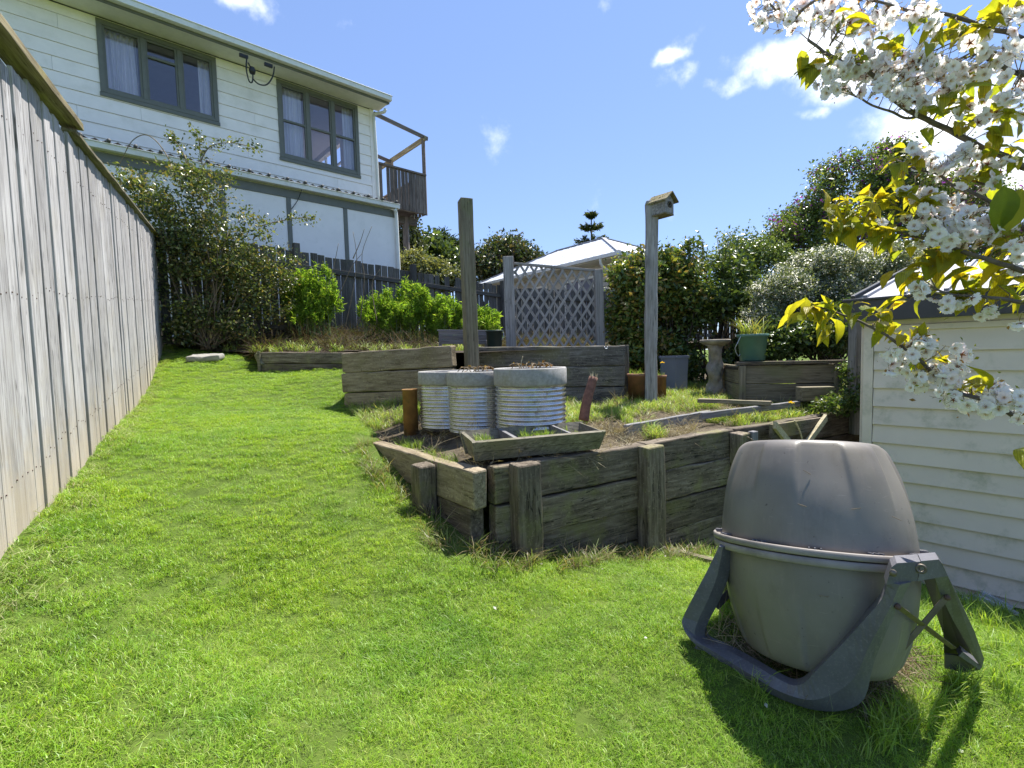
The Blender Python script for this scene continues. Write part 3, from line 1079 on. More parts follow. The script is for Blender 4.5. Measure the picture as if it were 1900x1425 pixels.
# ================================================================== BACK FENCE
def paling_run(P0, P1, zt0, zt1, zb0, zb1, pitch, wd, mat, parent, posts=(), zpost=.1, gap_every=0, rails=(.17, .85), jit=.02, side=1):
    d = Vector((P1.x - P0.x, P1.y - P0.y, 0)); L = d.length; d.normalize(); n = Vector((d.y, -d.x, 0))
    s = 0
    while s < L:
        t = s / L
        c = P0 + d * (s + wd / 2)
        if random.random() > .03:
            j = random.uniform(-jit, jit)
            beam('paling', (c.x, c.y, zb0 + (zb1 - zb0) * t - .06), (c.x + random.uniform(-.008, .008), c.y, zt0 + (zt1 - zt0) * t + j), wd + random.uniform(-.012, .002), .018, mat, parent, up=n, r=.002)
        s += pitch
    for f in rails:
        a = P0 + n * .035 * side; b = P1 + n * .035 * side
        a.z = zt0 + (zb0 - zt0) * f; b.z = zt1 + (zb1 - zt1) * f
        beam('rail', a, b, .05, .09, mat, parent)
    for s in posts:
        t = s / L; c = P0 + d * s - n * -.08 * side
        beam('fence_post', (c.x, c.y, zb0 + (zb1 - zb0) * t - .1), (c.x, c.y, zt0 + (zt1 - zt0) * t + zpost), .11, .11, mat, parent, up=n)


P_a = W(600, 475, 9.7); P_b = W(930, 531, 13.0)
bd = Vector((P_b.x - P_a.x, P_b.y - P_a.y, 0)).normalized()
P_s = P_a - bd * 3.0
slope = (P_b.z - P_a.z) / (Vector((P_b.x - P_a.x, P_b.y - P_a.y)).length)
zts = P_a.z - slope * 3.0
back = empty('paling_fence', Vector((P_s.x, P_s.y, 1.7)), 'dark weathered paling fence with gaps below the white house', 'fence', 'dark paling fences at the back')
LT = Vector((P_b.x - P_s.x, P_b.y - P_s.y)).length
paling_run(P_s, P_b, zts, P_b.z, 1.68, 1.55, .152, .138, M['fence_dark'], back, posts=(.02, 2.45, 5.0, LT - .02), zpost=.13)
P_c = W(1330, 548, 14.0)
back2 = empty('paling_fence', Vector((P_b.x, P_b.y, 1.6)), 'grey paling fence seen through the lattice, in front of the beige house', 'fence', 'dark paling fences at the back')
back2['label'] = 'grey paling fence running behind the lattice screen to the hedge'
paling_run(P_b + Vector((.1, 0, 0)), P_c, P_b.z - .05, P_c.z, 1.5, 1.5, .15, .135, M['fence_dark'], back2, posts=(.05, 2.4, 4.8), zpost=.05)

P_d = W(1720, 575, 12.0)
paling_run(P_c + Vector((.05, 0, 0)), P_d, P_c.z, P_d.z, 1.3, 1.1, .15, .14, M['fence_dark'], back2, posts=(2.4,), zpost=.05)

# ================================================================== HOUSE
HC = W(698, 373, 12.9); HC.z = 0
hu = Vector((.743, .669, 0)).normalized(); hn = Vector((hu.y, -hu.x, 0))


def H(s, o_, z): p = HC + hu * s + hn * o_; return Vector((p.x, p.y, z))


def hs(px, py, o_=0.0):
    p = WP(px, py, HC + hn * o_, hn)
    return (p - HC).dot(hu), p.z


house = empty('white_house', H(0, 0, 1.3), 'two storey white boarded house with olive window frames and lean-to, behind the left fence', 'house')


def hbox(name, s0, s1, o0, o1, z0, z1, mat, parent=None):
    """box aligned with the house (o grows outward)"""
    parent = house if parent is None else parent
    c = H((s0 + s1) / 2, (o0 + o1) / 2, (z0 + z1) / 2)
    return link(name, boxmesh(name, abs(s1 - s0), abs(o1 - o0), abs(z1 - z0), mat, .004), parent, frame(c, hu, (0, 0, 1)))


z_soff = hs(700, 208)[1]
w1 = [hs(*p) for p in ((176, 33), (398, 108), (408, 227), (187, 172))]
w2 = [hs(*p) for p in ((511, 146), (661, 197), (669, 326), (520, 292))]
def rectof(w): return ((w[0][0] + w[3][0]) / 2, (w[1][0] + w[2][0]) / 2, (w[2][1] + w[3][1]) / 2, (w[0][1] + w[1][1]) / 2)
W1 = rectof(w1); W2 = rectof(w2)
z_low = hs(700, 380)[1]          # where the lean-to roof meets the wall
print('HOUSE soffit', z_soff, 'W1', W1, 'W2', W2, 'low', z_low)
z_soff = max(z_soff, W1[3] + .03, W2[3] + .03)
SL = -13.0
bh = .250
zb = z_low - .3
k = 0
jr = random.Random(3)
while zb < z_soff:
    zt_ = min(zb + bh, z_soff)
    cuts = [(SL, 0.0)]
    def piece(s0, s1, z0, z1):
        if s1 - s0 < .02 or z1 - z0 < .015: return
        fr_ = lambda z: .004 + .016 * (1 - (z - zb) / bh)
        a = [H(s0, fr_(z0), z0), H(s1, fr_(z0), z0), H(s1, fr_(z1), z1), H(s0, fr_(z1), z1)]
        quadbox('cladding_board', a[0], a[1], a[2], a[3], .03, M['wallwhite'], house, nrm=-hn)
    segs = [(SL, 0.0, zb, zt_)]
    for (a, b, c, d) in (W1, W2):
        ns = []
        for (s0, s1, z0, z1) in segs:
            if s1 <= a or s0 >= b or z1 <= c or z0 >= d: ns.append((s0, s1, z0, z1)); continue
            if s0 < a: ns.append((s0, a, z0, z1))
            if s1 > b: ns.append((b, s1, z0, z1))
            if z0 < c: ns.append((max(s0, a), min(s1, b), z0, c))
            if z1 > d: ns.append((max(s0, a), min(s1, b), d, z1))
        segs = ns
    cutp = sorted([-12.0 + jr.uniform(-.3, .3) + i_ * 3.0 + (k % 3) * 1.0 for i_ in range(5)])
    for (s0, s1, z0, z1) in segs:
        xs_ = [s0] + [c_ for c_ in cutp if s0 + .2 < c_ < s1 - .2] + [s1]
        for q_ in range(len(xs_) - 1): piece(xs_[q_] + (.0015 if q_ else 0), xs_[q_ + 1] - (.0015 if q_ < len(xs_) - 2 else 0), z0, z1 - .005)
    zb += bh; k += 1
# vertical butt joints as short jointer strips
jr = random.Random(3)
# body behind the boards: end wall, back wall with opening, floor, ceiling
ZT = z_soff
def endp(px, py):
    p = WP(px, py, H(-.12, 0, 0), hu); return (p - HC).dot(hn), p.z
ea, eb = endp(572, 262), endp(632, 296)
eo0, eo1 = sorted((ea[0], eb[0])); ez0, ez1 = min(ea[1], eb[1]) - .9, max(ea[1], eb[1]) - .05
ez0 = max(ez0, W2[2] - .3); ez1 = min(ez1, ZT - .25)
open('/tmp/dbg2.txt', 'w').write(repr((ea, eb, eo0, eo1, ez0, ez1)))
eo0 = max(eo0, -5.5); eo1 = min(eo1, -.4)
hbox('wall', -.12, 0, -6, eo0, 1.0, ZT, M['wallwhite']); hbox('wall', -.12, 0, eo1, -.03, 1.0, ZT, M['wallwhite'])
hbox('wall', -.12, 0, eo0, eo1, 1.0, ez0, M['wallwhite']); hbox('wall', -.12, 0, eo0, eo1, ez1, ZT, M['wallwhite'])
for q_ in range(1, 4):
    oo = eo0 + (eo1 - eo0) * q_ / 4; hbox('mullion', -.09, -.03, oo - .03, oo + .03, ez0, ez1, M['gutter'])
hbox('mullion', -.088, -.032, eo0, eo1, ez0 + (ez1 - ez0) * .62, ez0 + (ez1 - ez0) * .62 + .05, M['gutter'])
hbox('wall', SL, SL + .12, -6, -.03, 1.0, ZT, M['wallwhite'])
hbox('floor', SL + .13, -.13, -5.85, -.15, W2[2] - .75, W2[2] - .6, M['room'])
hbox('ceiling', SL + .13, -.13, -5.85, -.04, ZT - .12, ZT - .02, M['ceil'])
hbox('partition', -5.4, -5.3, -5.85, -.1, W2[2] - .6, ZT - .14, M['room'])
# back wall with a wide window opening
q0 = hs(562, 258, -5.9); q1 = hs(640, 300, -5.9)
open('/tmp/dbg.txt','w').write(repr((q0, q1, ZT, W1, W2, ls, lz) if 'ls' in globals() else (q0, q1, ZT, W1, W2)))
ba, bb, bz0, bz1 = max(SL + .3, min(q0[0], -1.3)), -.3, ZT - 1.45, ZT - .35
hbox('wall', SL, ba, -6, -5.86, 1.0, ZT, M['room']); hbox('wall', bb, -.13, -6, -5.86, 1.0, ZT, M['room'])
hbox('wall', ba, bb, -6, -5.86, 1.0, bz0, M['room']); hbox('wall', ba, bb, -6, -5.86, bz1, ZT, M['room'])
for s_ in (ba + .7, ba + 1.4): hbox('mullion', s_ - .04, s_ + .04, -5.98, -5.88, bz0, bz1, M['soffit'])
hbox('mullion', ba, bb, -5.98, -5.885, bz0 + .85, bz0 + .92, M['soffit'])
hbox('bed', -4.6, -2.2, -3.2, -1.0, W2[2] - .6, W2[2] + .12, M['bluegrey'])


def window(rc, cols_, bars, curt):
    a, b, c, d = rc
    fw = .085
    f = hbox('window', a - .012, b + .012, -.06, .045, c - .075, c - .005, M['olive'])      # sill
    hbox('head', a, b, -.055, .04, d - fw, d, M['olive'], f)
    hbox('jamb', a, a + fw, -.055, .041, c, d - fw, M['olive'], f)
    hbox('jamb', b - fw, b, -.055, .041, c, d - fw, M['olive'], f)
    hbox('bottom_rail', a + fw, b - fw, -.054, .038, c, c + fw * .8, M['olive'], f)
    xs = [a + fw] + [a + (b - a) * t for t in cols_] + [b - fw]
    for x in xs[1:-1]:
        hbox('mullion', x - .035, x + .035, -.052, .036, c + fw * .8, d - fw, M['olive'], f)
    for i in range(len(xs) - 1):
        l = xs[i] + (.035 if i else 0); r_ = xs[i + 1] - (.035 if i < len(xs) - 2 else 0)
        z0, z1 = c + fw * .8, d - fw
        # sash: thin inner frame
        for (sa, sb, za, zc) in ((l, l + .035, z0, z1), (r_ - .035, r_, z0, z1), (l + .035, r_ - .035, z0, z0 + .035), (l + .035, r_ - .035, z1 - .035, z1)):
            hbox('sash', sa, sb, -.045, .018, za, zc, M['olive'], f)
        for t in bars[i]:
            zz = z0 + (z1 - z0) * t
            hbox('glazing_bar', l + .035, r_ - .035, -.043, .02, zz - .022, zz + .022, M['olive'], f)
        zz = [z0 + .035] + [z0 + (z1 - z0) * t for t in bars[i]] + [z1 - .035]
        for q in range(len(zz) - 1):
            quadbox('pane', H(l + .03, -.015, zz[q]), H(r_ - .03, -.015, zz[q]), H(r_ - .03, -.015, zz[q + 1]), H(l + .03, -.015, zz[q + 1]), .004, M['glass'], f, nrm=-hn)
    for (sa, sb) in curt:
        vs = []; fs = []
        n = 60
        for i in range(n + 1):
            t = i / n; ss = a + (b - a) * (sa + (sb - sa) * t)
            w_ = math.sin(t * 11 * math.pi * (sb - sa) / .25 + sa * 9) * .035 + math.sin(t * 37 + sa * 5) * .012
            for zz_ in (c + .02, (c + d) / 2, d - .02):
                k_ = (zz_ - c) / (d - c)
                vs.append(H(ss + (1 - k_) * .03 * math.sin(t * 9), -.15 + w_ * (1.2 - .5 * k_), zz_))
        for i in range(n):
            for j in range(2):
                q = i * 3 + j; fs.append((q, q + 3, q + 4, q + 1))
        obj('curtain', vs, fs, M['curtain'], f, smooth=True)
    return f


window(W1, (.355, .66), ([], [.73], []), ((.05, .31), (.84, .95)))
window(W2, (.345, .66), ([.5], [.5], [.5]), ((.06, .30), (.82, .96)))

# eaves, gutter, roof
GO = .55
se = .16
zf = z_soff
quadbox('soffit', H(SL, .02, zf + .012), H(se, .02, zf + .012), H(se, GO, zf + .012), H(SL, GO, zf + .012), .02, M['soffit'], house, nrm=Vector((0, 0, 1)))
hbox('fascia', SL, se, GO, GO + .025, zf - .02, zf + .13, M['olive'])
hbox('gutter', SL, se + .03, GO + .027, GO + .14, zf + .03, zf + .13, M['gutter'])
hbox('gutter_lip', SL, se + .03, GO + .025, GO + .155, zf + .132, zf + .15, M['gutter'])


def corrugated(name, s0, s1, oa, za, ob, zb_, mat, parent, pitch=.076, amp=.009, th=.01):
    vs = []; fs = []; n = int((s1 - s0) / (pitch / 4))
    for i in range(n + 1):
        s_ = s0 + (s1 - s0) * i / n; w_ = amp * math.sin(i * math.pi / 2)
        vs += [H(s_, oa, za + w_), H(s_, ob, zb_ + w_), H(s_, oa, za + w_ - th), H(s_, ob, zb_ + w_ - th)]
    for i in range(n):
        q = i * 4; r_ = q + 4
        fs += [(q, r_, r_ + 1, q + 1), (q + 2, q + 3, r_ + 3, r_ + 2), (q, q + 2, r_ + 2, r_)]
    return obj(name, vs, fs, mat, parent)


corrugated('roof', SL, se + .08, GO + .1, zf + .165, -2.95, zf + .95, M['ironroof'], house, .15, .012)
corrugated('roof', SL, se + .08, -6.4, zf + .165, -2.95, zf + .955, M['ironroof'], house, .15, .012)
quadbox('bargeboard', H(se, GO, zf), H(se, GO, zf + .15), H(se, -2.95, zf + .93), H(se, -2.95, zf + .75), .03, M['olive'], house, nrm=hu)

# service cable at the eave
p1 = H(hs(456, 108, GO + .1)[0], GO + .2, zf + .02)
c_pts = [W(459, 104, 9.9)]
def hp(px, py, o_): s_, z_ = hs(px, py, o_); return H(s_, o_, z_)
tube('service_cable', [hp(458, 106, .6), hp(457, 128, .6), hp(462, 150, .6), hp(468, 152, .6), hp(469, 138, .6), hp(465, 125, .6), hp(460, 116, .6)], .014, .014, M['black'], house)
tube('service_cable', [hp(468, 145, .6), hp(480, 156, .6), hp(495, 157, .6), hp(506, 142, .6), hp(509, 124, .6)], .014, .014, M['black'], house)
ins = hp(468, 131, .6)
lathe('insulator', [(.005, -.075), (.05, -.06), (.065, 0), (.05, .06), (.005, .075)], M['black'], ins, house, seg=16)
for px_, py_ in ((452, 104), (498, 121)):
    q = hp(px_, py_, .58); link('bracket', boxmesh('bracket', .16, .06, .06, M['black']), house, frame(q, hu, (0, 0, 1)))

# downpipe upper
tube('downpipe', [hp(715, 202, .55), hp(712, 208, .5), hp(696, 212, .12), hp(694, 222, .08), hp(699, 300, .06), hp(703, 380, .06)], .038, .038, M['gutter'], house, sub=3)
hbox('corner_board', -.10, .012, .018, .035, z_low - .3, ZT, M['wallwhite'])

# ---- lower lean-to
LO = .9
ls, lz = hs(737, 392, LO)
gs, gz_ = hs(741, 384, LO + .12)
zg = hs(741, 381, LO + .12)[1]
zfr = hs(737, 393, LO)[1]
print('LEANTO', ls, lz, zg, 'corner top', z_low)
hbox('wall', SL, ls, LO - .10, LO - .02, .6, zg - .02, M['lowerwall'])
hbox('wall', ls - .08, ls, .04, LO - .11, .6, zg - .02, M['lowerwall'])
fh = .155
hbox('frieze_board', SL, ls + .01, LO - .02, LO + .012, zfr - fh, zfr + .02, M['olive'])
bs = [hs(px_, 440, LO)[0] for px_ in (539, 643)]
gap_ = bs[1] - bs[0]
x = bs[0]
prev = ls
bl = [ls, bs[1], bs[0]]
while bl[-1] > SL: bl.append(bl[-1] - gap_)
for x in bl[1:]:
    if x > SL: hbox('batten', x - .045, x + .045, LO - .02, LO + .008, .8, zfr - fh, M['olive'])
for i in range(len(bl) - 1):
    a = max(bl[i + 1], SL)
    hbox('panel', a + .05, bl[i] - (.05 if i else .0), LO - .018, LO - .008, .8, zfr - fh - .002, M['lowerwall'])
hbox('gutter', SL, gs, LO + .03, LO + .15, zg - .09, zg + .0, M['gutter'])
hbox('gutter_lip', SL, gs, LO + .028, LO + .165, zg + .001, zg + .02, M['gutter'])
corrugated('lean_to_roof', SL, gs - .06, LO + .1, zg + .06, .03, zg + .17, M['ironroof_dark'], house, .15, .022)
# roof sheet ends poking over the gutter
x = gs - .12
while x > SL:
    c = H(x, LO + .12, zg + .045)
    lathe('roof_ridge_end', [(.004, -.10), (.028, -.10), (.03, .10), (.004, .102)], M['ironroof_dark'], c, house, seg=8,
          axis=frame(Vector((0, 0, 0)), hu, (0, 0, 1)) @ Matrix.Rotation(R(90), 4, 'X'))
    x -= .36
tube('downpipe', [hp(733, 388, LO + .12), hp(735, 400, LO + .06), hp(737, 440, LO + .05), hp(740, 500, LO + .05), hp(742, 540, LO + .05)], .045, .045, M['gutter'], house, sub=3)
tube('telephone_wire', [hp(560, 352, LO + .17), hp(552, 372, LO + .03), hp(541, 388, LO + .03)], .008, .008, M['black'], house)

# ---- deck at the far end
dk0 = hs(705, 303)[0] ; dk1 = hs(790, 318)[0]
zr0 = hs(706, 305)[1]; zr1 = hs(789, 322)[1]; zdb = hs(788, 397)[1]
print('DECK', dk0, dk1, zr0, zr1, zdb)
zr = (zr0 + zr1) / 2
n = 14
for i in range(n):
    s_ = .06 + (dk1 - .1) * i / (n - 1)
    if i == 2: continue
    o_ = -.05 + (0.004 if i % 2 else 0)
    beam('deck_paling', H(s_, o_, zdb + random.uniform(0, .03)), H(s_, o_, zr - .03), (dk1 / n) * random.choice([.8, .9, .96]), .02, M['deck'], house, up=hn)
beam('deck_rail', H(0.02, -.05, zr), H(dk1 + .02, -.05, zr), .10, .05, M['deck'], house)
beam('deck_rail', H(dk1, -.08, zr), H(dk1, -3.2, zr), .10, .05, M['deck'], house)
beam('deck_beam', H(.02, -.09, zdb + .1), H(dk1, -.09, zdb + .1), .05, .2, M['deck'], house)
for i in range(16):
    o_ = -.2 - i * .19
    beam('deck_paling', H(dk1, o_, zdb), H(dk1, o_, zr - .03), .14, .02, M['deck'], house, up=hu)
quadbox('deck_floor', H(.01, -.1, zdb + .2), H(dk1, -.1, zdb + .2), H(dk1, -3.2, zdb + .2), H(.01, -3.2, zdb + .2), .04, M['deck'], house, nrm=Vector((0, 0, -1)))
zp1 = hs(797, 258)[1]
beam('deck_post', H(dk1, -.08, zdb), H(dk1, -.08, zp1 - .05), .09, .09, M['deck'], house)
beam('pergola_beam', H(.05, -.03, hs(702, 212)[1]), H(dk1 + .12, -.03, zp1), .045, .10, M['deck'], house)
pe = hs(790, 262)
beam('pergola_beam', H(dk1, .03, zp1 - .03), H(dk1, -3.1, zp1 - .06), .045, .14, M['deckbeam'], house)
beam('pergola_beam', H(.05, -1.9, zp1 + .12), H(dk1, -1.9, zp1 - .1), .045, .10, M['deck'], house)
beam('deck_post', H(dk1, -1.9, zdb), H(dk1, -1.9, zp1 - .1), .09, .09, M['deck'], house)
beam('deck_post', H(dk1 - .35, -.6, 1.0), H(dk1 - .35, -.6, zdb), .16, .16, M['deck'], house, seg=6, amp=.01)
beam('deck_joist', H(.0, -.6, zdb - .1), H(dk1, -.6, zdb - .1), .12, .2, M['deck'], house)

# ================================================================== NEIGHBOUR HOUSE
NC = W(1148, 467, 16.0)
na = Vector((-.6, .8, 0)); nb = Vector((.8, .6, 0)); zN = NC.z
def N(a, b, z): p = Vector((NC.x, NC.y, 0)) + na * a + nb * b; return Vector((p.x, p.y, z))
nh = empty('beige_house', N(4, 3, 1.4), 'beige weatherboard house with pale hipped iron roof behind the lattice', 'house')
ap = zN + 1.35
e_ = .0
roofz = zN + .02
A1 = N(3.0, 2.6, ap); A2 = N(5.8, 2.6, ap)
c00, c10, c11, c01 = N(0, 0, roofz), N(8.7, 0, roofz), N(8.7, 5.4, roofz), N(0, 5.4, roofz)
def rface(*p):
    t = Vector((0, 0, -.05)); v = list(p) + [q + t for q in p]; k = len(p)
    f = [tuple(range(k)), tuple(reversed(range(k, 2 * k)))] + [(i, i + k, (i + 1) % k + k, (i + 1) % k) for i in range(k)]
    return obj('roof', v, f, M['nroof'], nh)
rface(c00, A1, A2, c10); rface(c00, c01, A1); rface(c01, c11, A2, A1); rface(c10, A2, c11)
for a_, b_ in ((A1, A2), (c00, A1), (c01, A1), (c10, A2)):
    beam('ridge_cap', a_ + Vector((0, 0, .02)), b_ + Vector((0, 0, .02)), .14, .04, M['ironroof'], nh)
# ribs of the iron on the face turned to us
for i in range(1, 22):
    a_ = i * .4
    if a_ < 3.0: h_ = a_ / 3.0
    elif a_ > 5.8: h_ = max(0, (8.7 - a_) / 2.9)
    else: h_ = 1
    beam('roof_rib', N(a_, .0, roofz + .012), N(a_, 2.6 * h_, roofz + .012 + (ap - roofz) * h_), .02, .02, M['nroof'], nh)
beam('gutter', N(-.05, -.05, roofz - .07), N(8.75, -.05, roofz - .07), .12, .12, M['gutter'], nh)
beam('gutter', N(-.05, 0, roofz - .07), N(-.05, 5.4, roofz - .07), .12, .12, M['gutter'], nh)
quadbox('soffit', N(0, 0, roofz - .14), N(8.7, 0, roofz - .14), N(8.7, .6, roofz - .14), N(0, .6, roofz - .14), .02, M['soffit'], nh, nrm=Vector((0, 0, -1)))
quadbox('soffit', N(0, 0.6, roofz - .142), N(.6, 0.6, roofz - .142), N(.6, 5.4, roofz - .142), N(0, 5.4, roofz - .142), .02, M['soffit'], nh, nrm=Vector((0, 0, -1)))
zz = roofz - .18; k = 0
while zz > 1.2:
    b0 = .6; t_ = .012
    quadbox('weatherboard', N(.6, b0 - .02, zz - .19), N(8.1, b0 - .02, zz - .19), N(8.1, b0, zz), N(.6, b0, zz), .04, M['beige'], nh, nrm=nb)
    quadbox('weatherboard', N(.6, b0 - .02, zz - .19), N(.6, 5.0, zz - .19), N(.6, 5.0, zz), N(.6, b0, zz), .04, M['beige'], nh, nrm=-na * -1)
    zz -= .192
for a_ in (1.6, 4.2):
    f = beam('window', N(a_, .55, 2.6), N(a_ + 1.5, .55, 2.6), .1, .1, M['gutter'], nh)
    for q in (0, .75, 1.5): beam('mullion', N(a_ + q, .55, 2.65), N(a_ + q, .55, 4.0), .08, .08, M['gutter'], f, up=nb)
    beam('mullion', N(a_, .55, 4.0), N(a_ + 1.5, .55, 4.0), .08, .08, M['gutter'], f)
    quadbox('pane', N(a_, .57, 2.65), N(a_ + 1.5, .57, 2.65), N(a_ + 1.5, .57, 4.0), N(a_, .57, 4.0), .02, M['bluegrey'], f, nrm=nb)
tube('downpipe', [N(.75, -.05, roofz - .1), N(.75, .0, roofz - .35), N(.7, .4, roofz - .55), N(.7, .5, roofz - .8), N(.7, .5, 1.5)], .05, .05, M['gutter'], nh, sub=3)

# ================================================================== SHED
SCN = W(1603, 700, 4.12)
sd = Vector((.685, -.73, 0)).normalized(); sn = Vector((-sd.y * -1, 0, 0))
sn = Vector((-.73, -.685, 0)).normalized()
sn = (sn - sd * sn.dot(sd)).normalized()
def S(s_, o_, z): p = SCN + sd * s_ + sn * o_; return Vector((p.x, p.y, z))
def ss(px, py, o_=0.0):
    p = WP(px, py, SCN + sn * o_, sn); return (p - SCN).dot(sd), p.z
ztw = ss(1612, 606)[1]
zbw = -.85
shed = empty('garden_shed', S(0, 0, zbw), 'cream weatherboard garden shed with dark fascia at the right edge of the lawn', 'shed')
SLN = 3.2
def sbox(name, s0, s1, o0, o1, z0, z1, mat):
    return link(name, boxmesh(name, abs(s1 - s0), abs(o1 - o0), abs(z1 - z0), mat, .004), shed, frame(S((s0 + s1) / 2, (o0 + o1) / 2, (z0 + z1) / 2), sd, (0, 0, 1)))
print('SHED', ztw, ss(1900, 1120), ss(1782, 1100))
zz = ztw - .045
sh = .152
while zz > zbw:
    z0 = zz - sh
    j = random.uniform(-.002, .002)
    a = [S(.07, .030 + j, z0 - .012), S(SLN, .030 + j, z0 - .012), S(SLN, .004 + j, zz), S(.07, .004 + j, zz)]
    quadbox('weatherboard', *a, .018, M['shed'], shed, nrm=-sn)
    zz -= sh
sbox('corner_board', -.004, .066, -.05, .03, zbw, ztw, M['shed_trim'])
sbox('corner_board', -.022, -.006, -.09, .012, zbw, ztw, M['shed_trim'])
sbox('frieze_board', .068, SLN, -.02, .026, ztw - .045, ztw + .0, M['shed_trim'])
sbox('frieze_board', -.01, SLN, -.02, .012, ztw + .002, ztw + .06, M['shed_trim'])
sbox('wall', .0, SLN, -2.4, -.06, zbw, ztw - .02, M['shed_trim'])
FO = .14
zfa = ss(1600, 556, FO)[1]
beam('fascia', S(-.12, FO, zfa - .085), S(SLN, FO, zfa - .085), .02, .19, M['fascia'], shed)
beam('fascia_lip', S(-.13, FO + .012, zfa + .0), S(SLN, FO + .012, zfa + .0), .035, .02, M['fascia'], shed)
quadbox('eave_lining', S(-.1, FO - .01, zfa - .14), S(SLN, FO - .01, zfa - .14), S(SLN, -.05, zfa - .10), S(-.1, -.05, zfa - .10), .01, M['fascia'], shed, nrm=Vector((0, 0, 1)))
RP = math.tan(R(11))
quadbox('roof', S(.0, FO - .02, zfa + .012), S(SLN, FO - .02, zfa + .012), S(SLN, FO - 2.6, zfa + .012 + 2.6 * RP), S(.0, FO - 2.6, zfa + .012 + 2.6 * RP), .03, M['ironroof'], shed, nrm=Vector((0, 0, -1)))
k = 0
for i in range(13):
    s_ = .02 + i * .25
    beam('roof_rib', S(s_, FO - .02, zfa + .02), S(s_, FO - 2.6, zfa + .02 + 2.6 * RP), .03, .035, M['ironroof'], shed)
beam('bargeboard', S(-.06, FO, zfa - .02), S(-.06, FO - 2.6, zfa - .02 + 2.6 * RP), .03, .12, M['fascia'], shed)

# ================================================================== RETAINING WALL OF THE BED
zt0 = C0.z
SH = .225
rw = empty('retaining_wall', Vector((C0.x, C0.y, gz(C0.x, C0.y))), 'dark mossy timber sleeper retaining wall with posts around the garden bed', 'retaining wall')
TH = .10
def RWp(s_, o_, z): p = C0 + rdir * s_ + rn * o_; return Vector((p.x, p.y, z))
def rs(px, py, o_=0.0):
    p = WP(px, py, C0 + rn * o_, rn); return (p - C0).dot(rdir), p.z
pr = [rs(972, 858, .09), rs(1205, 826, .09), rs(1367, 802, .07), rs(1500, 790, .07)]
print('POSTS', pr, 'C0', C0, 'L1', L1, 'wallz', rs(1590, 762))
cr = random.Random(11)
for c in range(5):
    zt_ = zt0 - c * (SH + .004)
    br = [.10, pr[1][0], pr[2][0], pr[3][0], RLEN] if c % 2 == 0 else [.10, pr[1][0] + .02, pr[2][0], RLEN]
    if c == 0: br = [.10, pr[1][0], pr[2][0] + .01, RLEN]
    for i in range(len(br) - 1):
        dz = cr.uniform(-.006, .006)
        beam('sleeper', RWp(br[i] + .006, -.0 + cr.uniform(-.012, .01), zt_ - SH / 2 + dz), RWp(br[i + 1] - .006, 0 + cr.uniform(-.012, .01), zt_ - SH / 2 + dz + cr.uniform(-.006, .006)),
             TH, SH, M['sleeper'], rw, r=.010, seg=16, amp=.008, seed=c * 7 + i)
for i, (s_, z_) in enumerate(pr):
    if i == 3: continue
    b = RWp(s_, .11, 0)
    beam('wall_post', (b.x, b.y, gz(b.x, b.y) - .15), RWp(s_, .10 if i < 2 else .10, z_), .115, .17 if i < 2 else .13, M['sleeper'], rw, up=rdir, r=.012, seg=10, amp=.007, seed=30 + i)
s4 = rs(1385, 800, .12)
b = RWp(s4[0] + .04, .15, 0)
beam('wall_post', (b.x, b.y, gz(b.x, b.y) - .1), (b.x, b.y, s4[1]), .05, .07, M['plank_grey'], rw, up=rdir, r=.006)
# left return
def LWp(s_, o_, z): p = C0 + ldir * s_ + ln * o_; return Vector((p.x, p.y, z))
for c in range(3):
    zt_ = zt0 - c * (SH + .004)
    d1 = L1.z - C0.z
    beam('sleeper', LWp(-.06 + .05 * (c == 1), .0 - .006 * c, zt_ - SH / 2), LWp(LLEN + .25, .0, zt_ - SH / 2 + d1), TH, SH, M['sleeper_pale'] if c == 0 else M['sleeper'], rw, r=.012, seg=14, amp=.009, seed=50 + c)
lp = WP(790, 860, C0 + ln * .1, ln); sp_ = (lp - C0).dot(ldir)
b = LWp(sp_, .12, 0)
beam('wall_post', (b.x, b.y, gz(b.x, b.y) - .1), (b.x, b.y, lp.z), .12, .13, M['sleeper'], rw, up=ldir, r=.012, seg=8, amp=.006, seed=61)

# ---- upper sleeper walls
uwl = empty('sleeper_wall', Vector((UL.x, UL.y, .75)), 'pale brown lichened sleeper wall left of the tall post, behind the metal planters', 'retaining wall')
a0 = W(640, 655, 5.6); b0 = W(842, 640, 5.0)
for c in range(3):
    j = .004 * c
    beam('sleeper', (a0.x - .02 * (c == 1), a0.y, a0.z - .115 - c * .228), (b0.x, b0.y, b0.z - .115 - c * .228), .11, .222, M['sleeper_pale'], uwl, r=.014, seg=14, amp=.011, seed=70 + c)
uwr = empty('sleeper_wall', Vector((0, 5.4, .75)), 'long dark grey sleeper wall right of the tall post, under the lattice', 'retaining wall')
a1 = W(880, 643, 5.32); b1 = W(1158, 641, 5.5)
for c in range(3):
    beam('sleeper', (a1.x, a1.y, a1.z - .115 - c * .228), (b1.x - .01 * c, b1.y, b1.z - .115 - c * .228), .11, .222, M['sleeper_grey'], uwr, r=.012, seg=16, amp=.010, seed=80 + c)
q = W(1161, 640, 5.52)
beam('wall_post', (q.x, q.y + .08, .6), (q.x, q.y + .08, q.z), .10, .05, M['sleeper_grey'], uwr, r=.006)
hk = W(1125, 643, 5.4)
tube('hook', [hk + Vector((-.02, 0, 0)), hk + Vector((-.012, -.01, -.02)), hk + Vector((.008, -.01, -.022)), hk + Vector((.014, 0, -.002))], .004, .003, M['alu'], uwr)

